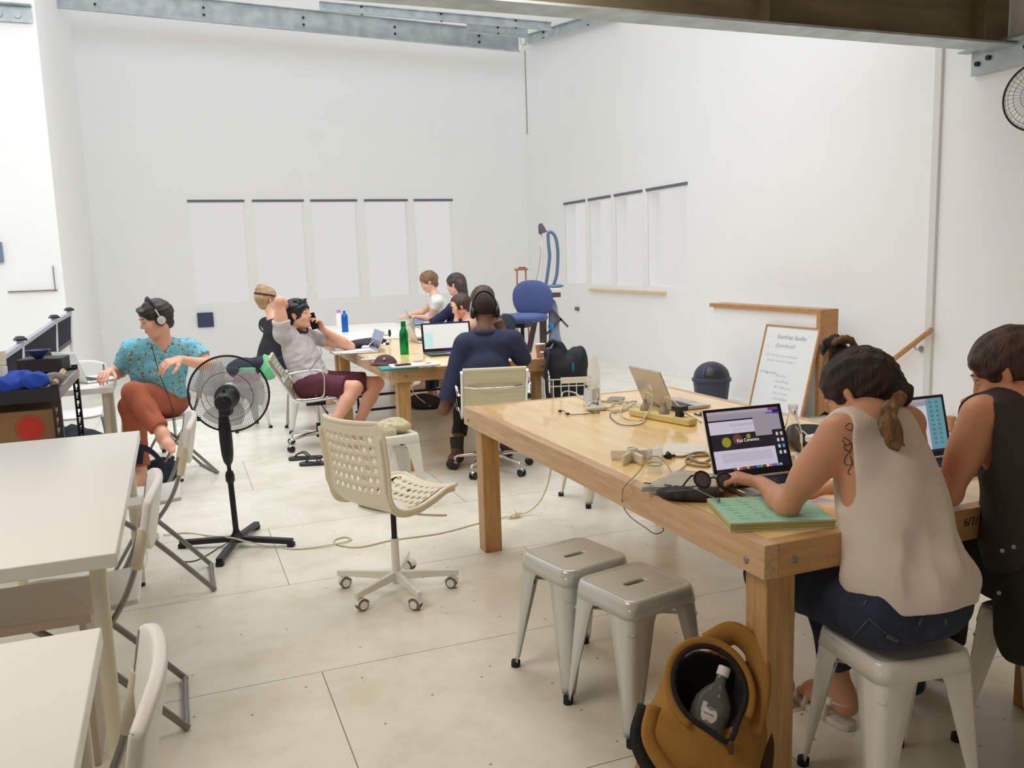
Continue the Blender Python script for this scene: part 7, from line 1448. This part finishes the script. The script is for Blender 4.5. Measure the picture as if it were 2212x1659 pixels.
q = np.array(RACK.location)+U*(-.30)+V*.22+Z*.42+U*.03; t = thing('cardboard_box', 'brown cardboard box with round red sticker inside the shelf rack', 'box', q, YAW); b = B(); b.box((0, 0, .20), (.46, .36, .38)); part(b, 'carton', mat('cardboard', srgb(140, 108, 76), .8), t, bev=.003)
RED = mat('red_sticker', srgb(190, 50, 42), .6); b = B(); b.lathe([(0, 0), (.058, 0), (.058, .0012), (0, .0012)], (.12, -.1805, .30), rx(pi/2), 32); b.lathe([(.066, 0), (.070, 0), (.070, .001), (.066, .001)], (.12, -.1805, .30), rx(pi/2), 32, close=True); part(b, 'sticker', RED, t)
cloth('black duffel bag on the floor behind the long white table', 'bag', 'bag', P(60, 1000, 0)+V*.35, [((-.05, 0, .13), (.32, .16, .15), YAW), ((.18, 0, .12), (.14, .14, .13), 0)], mat('black_bag_nylon', (.014, .015, .02), .75), .012, (6, .012, 16), floor=0)
q = P(190, 985, 0); cloth('black rucksack with buckles on the floor beside the shelf rack', 'rucksack', 'bag', q, [((0, 0, .10), (.20, .13, .12), .2), ((-.12, .04, .16), (.12, .10, .10), 0), ((.12, -.02, .06), (.14, .10, .07), 0)], mat('black_bag_nylon', (.014, .015, .02), .75), .012, (7, .014, 18), floor=0)
b = B(); b.box(P(0, 960, .25)+V*.3, (.12, .12, .5), YAW); solo(b, 'cream_canister', 'cream upright canister at the left edge below the shelf rack', 'canister', CREAM, bev=.01)
# navy bag with strap by the folding chair
q = P(330, 1045, 0); s = SDF(); NVB = mat('navy_bag_canvas', srgb(30, 38, 58), .8)
s.el(q+np.array((0, 0, .06)), (.17, .12, .07), rz(.2), .04); s.el(q+np.array((.06, .04, .10)), (.11, .08, .08), None, .04); s.el(q+np.array((-.10, .02, .10)), (.07, .08, .10), None, .04); v, F = s.mesh(.008, disp=folds(3, .010, 26), planes=[((0, 0, .002), (0, 0, -1))])
t = thing('shoulder_bag', 'navy shoulder bag with wide strap on the floor beside the folding chair', 'bag', (q[0], q[1], .002)); big_mesh('body', v, F, NVB, t, np.array(t.location), 1)
b = B(); b.tube(curve_pts([PY(298, 1000, 5.65), PY(305, 968, 5.62), PY(330, 978, 5.58), PY(352, 1005, 5.55), PY(356, 1035, 5.55)], 7), .014, 8, sx=2.2, up=(0, 1, 0)); part(b, 'strap', NVB, t, world=True, ang=0)
b = B(); b.tube(curve_pts([PY(340, 1055, 5.6), PY(365, 1052, 5.55), PY(396, 1036, 5.6)], 6), .010, 8, sx=1.8); part(b, 'strap_end', NVB, t, world=True, ang=0)
# ------------------------------------------------------------------ mustard backpack with plastic bottle
def mustard():
    MU = mat('mustard_canvas', srgb(160, 116, 50), .85, var=.15, vscale=8, bump=.25, bscale=180); LN = mat('dark_lining', (.012, .010, .010), .8)
    c = np.array((.50, 2.18, 0.0)); ax = nrm(np.array((.10, -.10, 1.0))); s = SDF()
    tp = c+Z*.40; R_ = np.eye(3)
    s.rc(c+Z*.10+np.array((-.02, -.06, 0)), c+Z*.30, .155, .118, .06, flat=((.3, 1, 0), .80)); s.rc(c+Z*.08+np.array((-.13, -.09, 0)), c+Z*.16+np.array((-.06, -.05, 0)), .10, .10, .05); s.rc(c+Z*.22+np.array((-.09, -.05, 0)), c+Z*.30+np.array((-.06, -.02, 0)), .09, .07, .05); s.rc(c+Z*.2+np.array((.08, .02, 0)), c+Z*.35+np.array((.055, .03, 0)), .09, .065, .05)
    # mouth: an oblique opening facing the photographer
    mo = c+np.array((-.005, -.055, .355)); mx = nrm(np.array((.97, .16, .15))); mn = nrm(np.array((-.05, -.80, .62))); mu = nrm(np.cross(mn, mx)); 
    if mu[2] < 0: mu = -mu
    s.rc(mo+mx*-.055+mu*.0, mo+mu*.052-mx*.0, .060, .060, .02, sub=True) if False else None
    Rm = np.column_stack([mx, mn, mu]); s.el(mo+mn*.01, (.094, .13, .105), Rm, .012, sub=True)
    s.rc(mo-mu*.10-mn*.01, mo-mu*.15-mn*.02, .022, .010, .01, sub=True)
    v, F = s.mesh(.005, disp=folds(12, .008, 22), planes=[((0, 0, .003), (0, 0, -1))])
    t = thing('backpack', 'open mustard yellow canvas backpack with a plastic bottle inside, leaning by the table leg', 'backpack', (c[0], c[1], .003)); base = np.array(t.location); bo_ = big_mesh('body', v, F, MU, t, base, 1); bo_.data.materials.append(LN)
    fc = v[F].mean(1); k0 = np.linalg.norm(((fc-(mo+mn*.01))@Rm)/np.array((.101, .139, .112)), axis=1); bo_.data.polygons.foreach_set('material_index', (k0 < 1.0).astype(np.int32))
    # rolled rim with zip, and zip pull
    b = B(); b.tube([mo+mx*.094*cos(a)*(1-.25*max(0, -sin(a))**6)+mu*(.105*sin(a)-.035*max(0, -sin(a))**10)+mn*.012 for a in np.linspace(0, 2*pi, 49)[:-1]], .0075, 8, closed=True); part(b, 'zip_edge', LN, t, world=True, ang=0)
    b = B(); b.tube([mo+mx*.105*cos(a)+mu*.117*sin(a)+mn*.004 for a in np.linspace(-.9, pi+.7, 40)], .011, 8, sx=1.6); part(b, 'collar_fold', MU, t, world=True, ang=0)
    b = B(); b.box(mo-mu*.155+mn*.012, (.014, .008, .035)); part(b, 'zip_pull', mat('brown_leather', srgb(90, 60, 30), .6), t, world=True, bev=.002)
    # straps: looped shoulder strap on the right, side strap on the left
    b = B(); b.tube(curve_pts([c+np.array((.02, .06, .42)), c+np.array((.09, .05, .455)), c+np.array((.140, .01, .41)), c+np.array((.135, -.04, .33)), c+np.array((.10, -.08, .24))], 7), .016, 8, sx=2.3, up=(0, 1, 0)); part(b, 'shoulder_strap', MU, t, world=True, ang=0)
    b = B(); b.tube(curve_pts([c+np.array((.12, .03, .38)), c+np.array((.15, .0, .28)), c+np.array((.155, -.02, .15)), c+np.array((.14, -.03, .03))], 7), .012, 8, sx=2.2, up=(0, 1, 0)); part(b, 'webbing', mat('brown_webbing', srgb(70, 46, 26), .8), t, world=True, ang=0)
    b = B(); b.tube(curve_pts([c+np.array((-.165, -.03, .29)), c+np.array((-.195, -.09, .22)), c+np.array((-.14, -.17, .15)), c+np.array((-.05, -.20, .13))], 7), .015, 8, sx=2.0, up=(0, 1, .3)); part(b, 'side_strap', mat('black_strap', (.012, .012, .012), .8), t, world=True, ang=0)
    b = B(); b.tube(curve_pts([c+np.array((-.15, -.06, .31)), c+np.array((-.17, -.11, .24)), c+np.array((-.11, -.18, .17)), c+np.array((-.03, -.20, .16))], 7), .013, 8, sx=1.8, up=(0, 1, .3)); part(b, 'side_fold', MU, t, world=True, ang=0)
    # bottle inside
    bo = mo-mn*.055-mu*.118-mx*.062; bd = nrm(mu*1.0+mx*.80+mn*.22); fr = frame_z(bd); tb = thing('plastic_bottle', 'clear plastic bottle with white screw cap inside the mustard backpack', 'bottle', bo)
    b = B(); b.lathe([(0, 0), (.044, 0), (.050, .010), (.051, .085), (.048, .110), (.034, .135), (.0145, .158), (.014, .185)], bo, fr, 28); part(b, 'body', mat('bag_bottle_plastic', (.20, .21, .20), .08, alpha=.55, spec=.8), tb, world=True, ang=60)
    b = B(); b.lathe([(.016, .180), (.017, .182), (.017, .203), (.015, .206), (0, .206)], bo, fr, 24); part(b, 'cap', mat('white_cap', (.80, .80, .77), .4), tb, world=True, bev=.001)
    vn = nrm(CAM0-(bo+bd*.07)); vn = nrm(vn-bd*np.dot(vn, bd)); lx = np.cross(bd, vn); lc = bo+bd*.070+vn*.0515-lx*.0
    Rl = np.column_stack([lx, bd, vn]); b = B(); b.lathe([(0, 0), (.021, -.003), (.021, -.0022), (0, .0012)], lc, Rl, 28); part(b, 'label', mat('label_white', (.62, .60, .60), .5), tb, world=True)
    text('Naturally', .0075, mat('label_red', srgb(170, 40, 40), .5), tb, lc+vn*.0014-lx*.0165, Rl, 'label_lettering', .0001, world=True)
    b = B(); rg = random.Random(3)
    for k in range(46): a = rg.uniform(0, 6.28); r = rg.uniform(.01, .030); q = bo+bd*rg.uniform(.01, .085)+fr[:, 0]*r*cos(a)+fr[:, 1]*r*sin(a); b.ell(q, (.005, .004, .004), rz(a), 6, mi=k % 3)
    o = part(b, 'beads', [mat('bead_red', srgb(150, 50, 30), .5), mat('bead_olive', srgb(120, 110, 40), .5), mat('bead_green', srgb(60, 80, 60), .5)], tb, world=True); o['kind'] = 'stuff'
mustard()
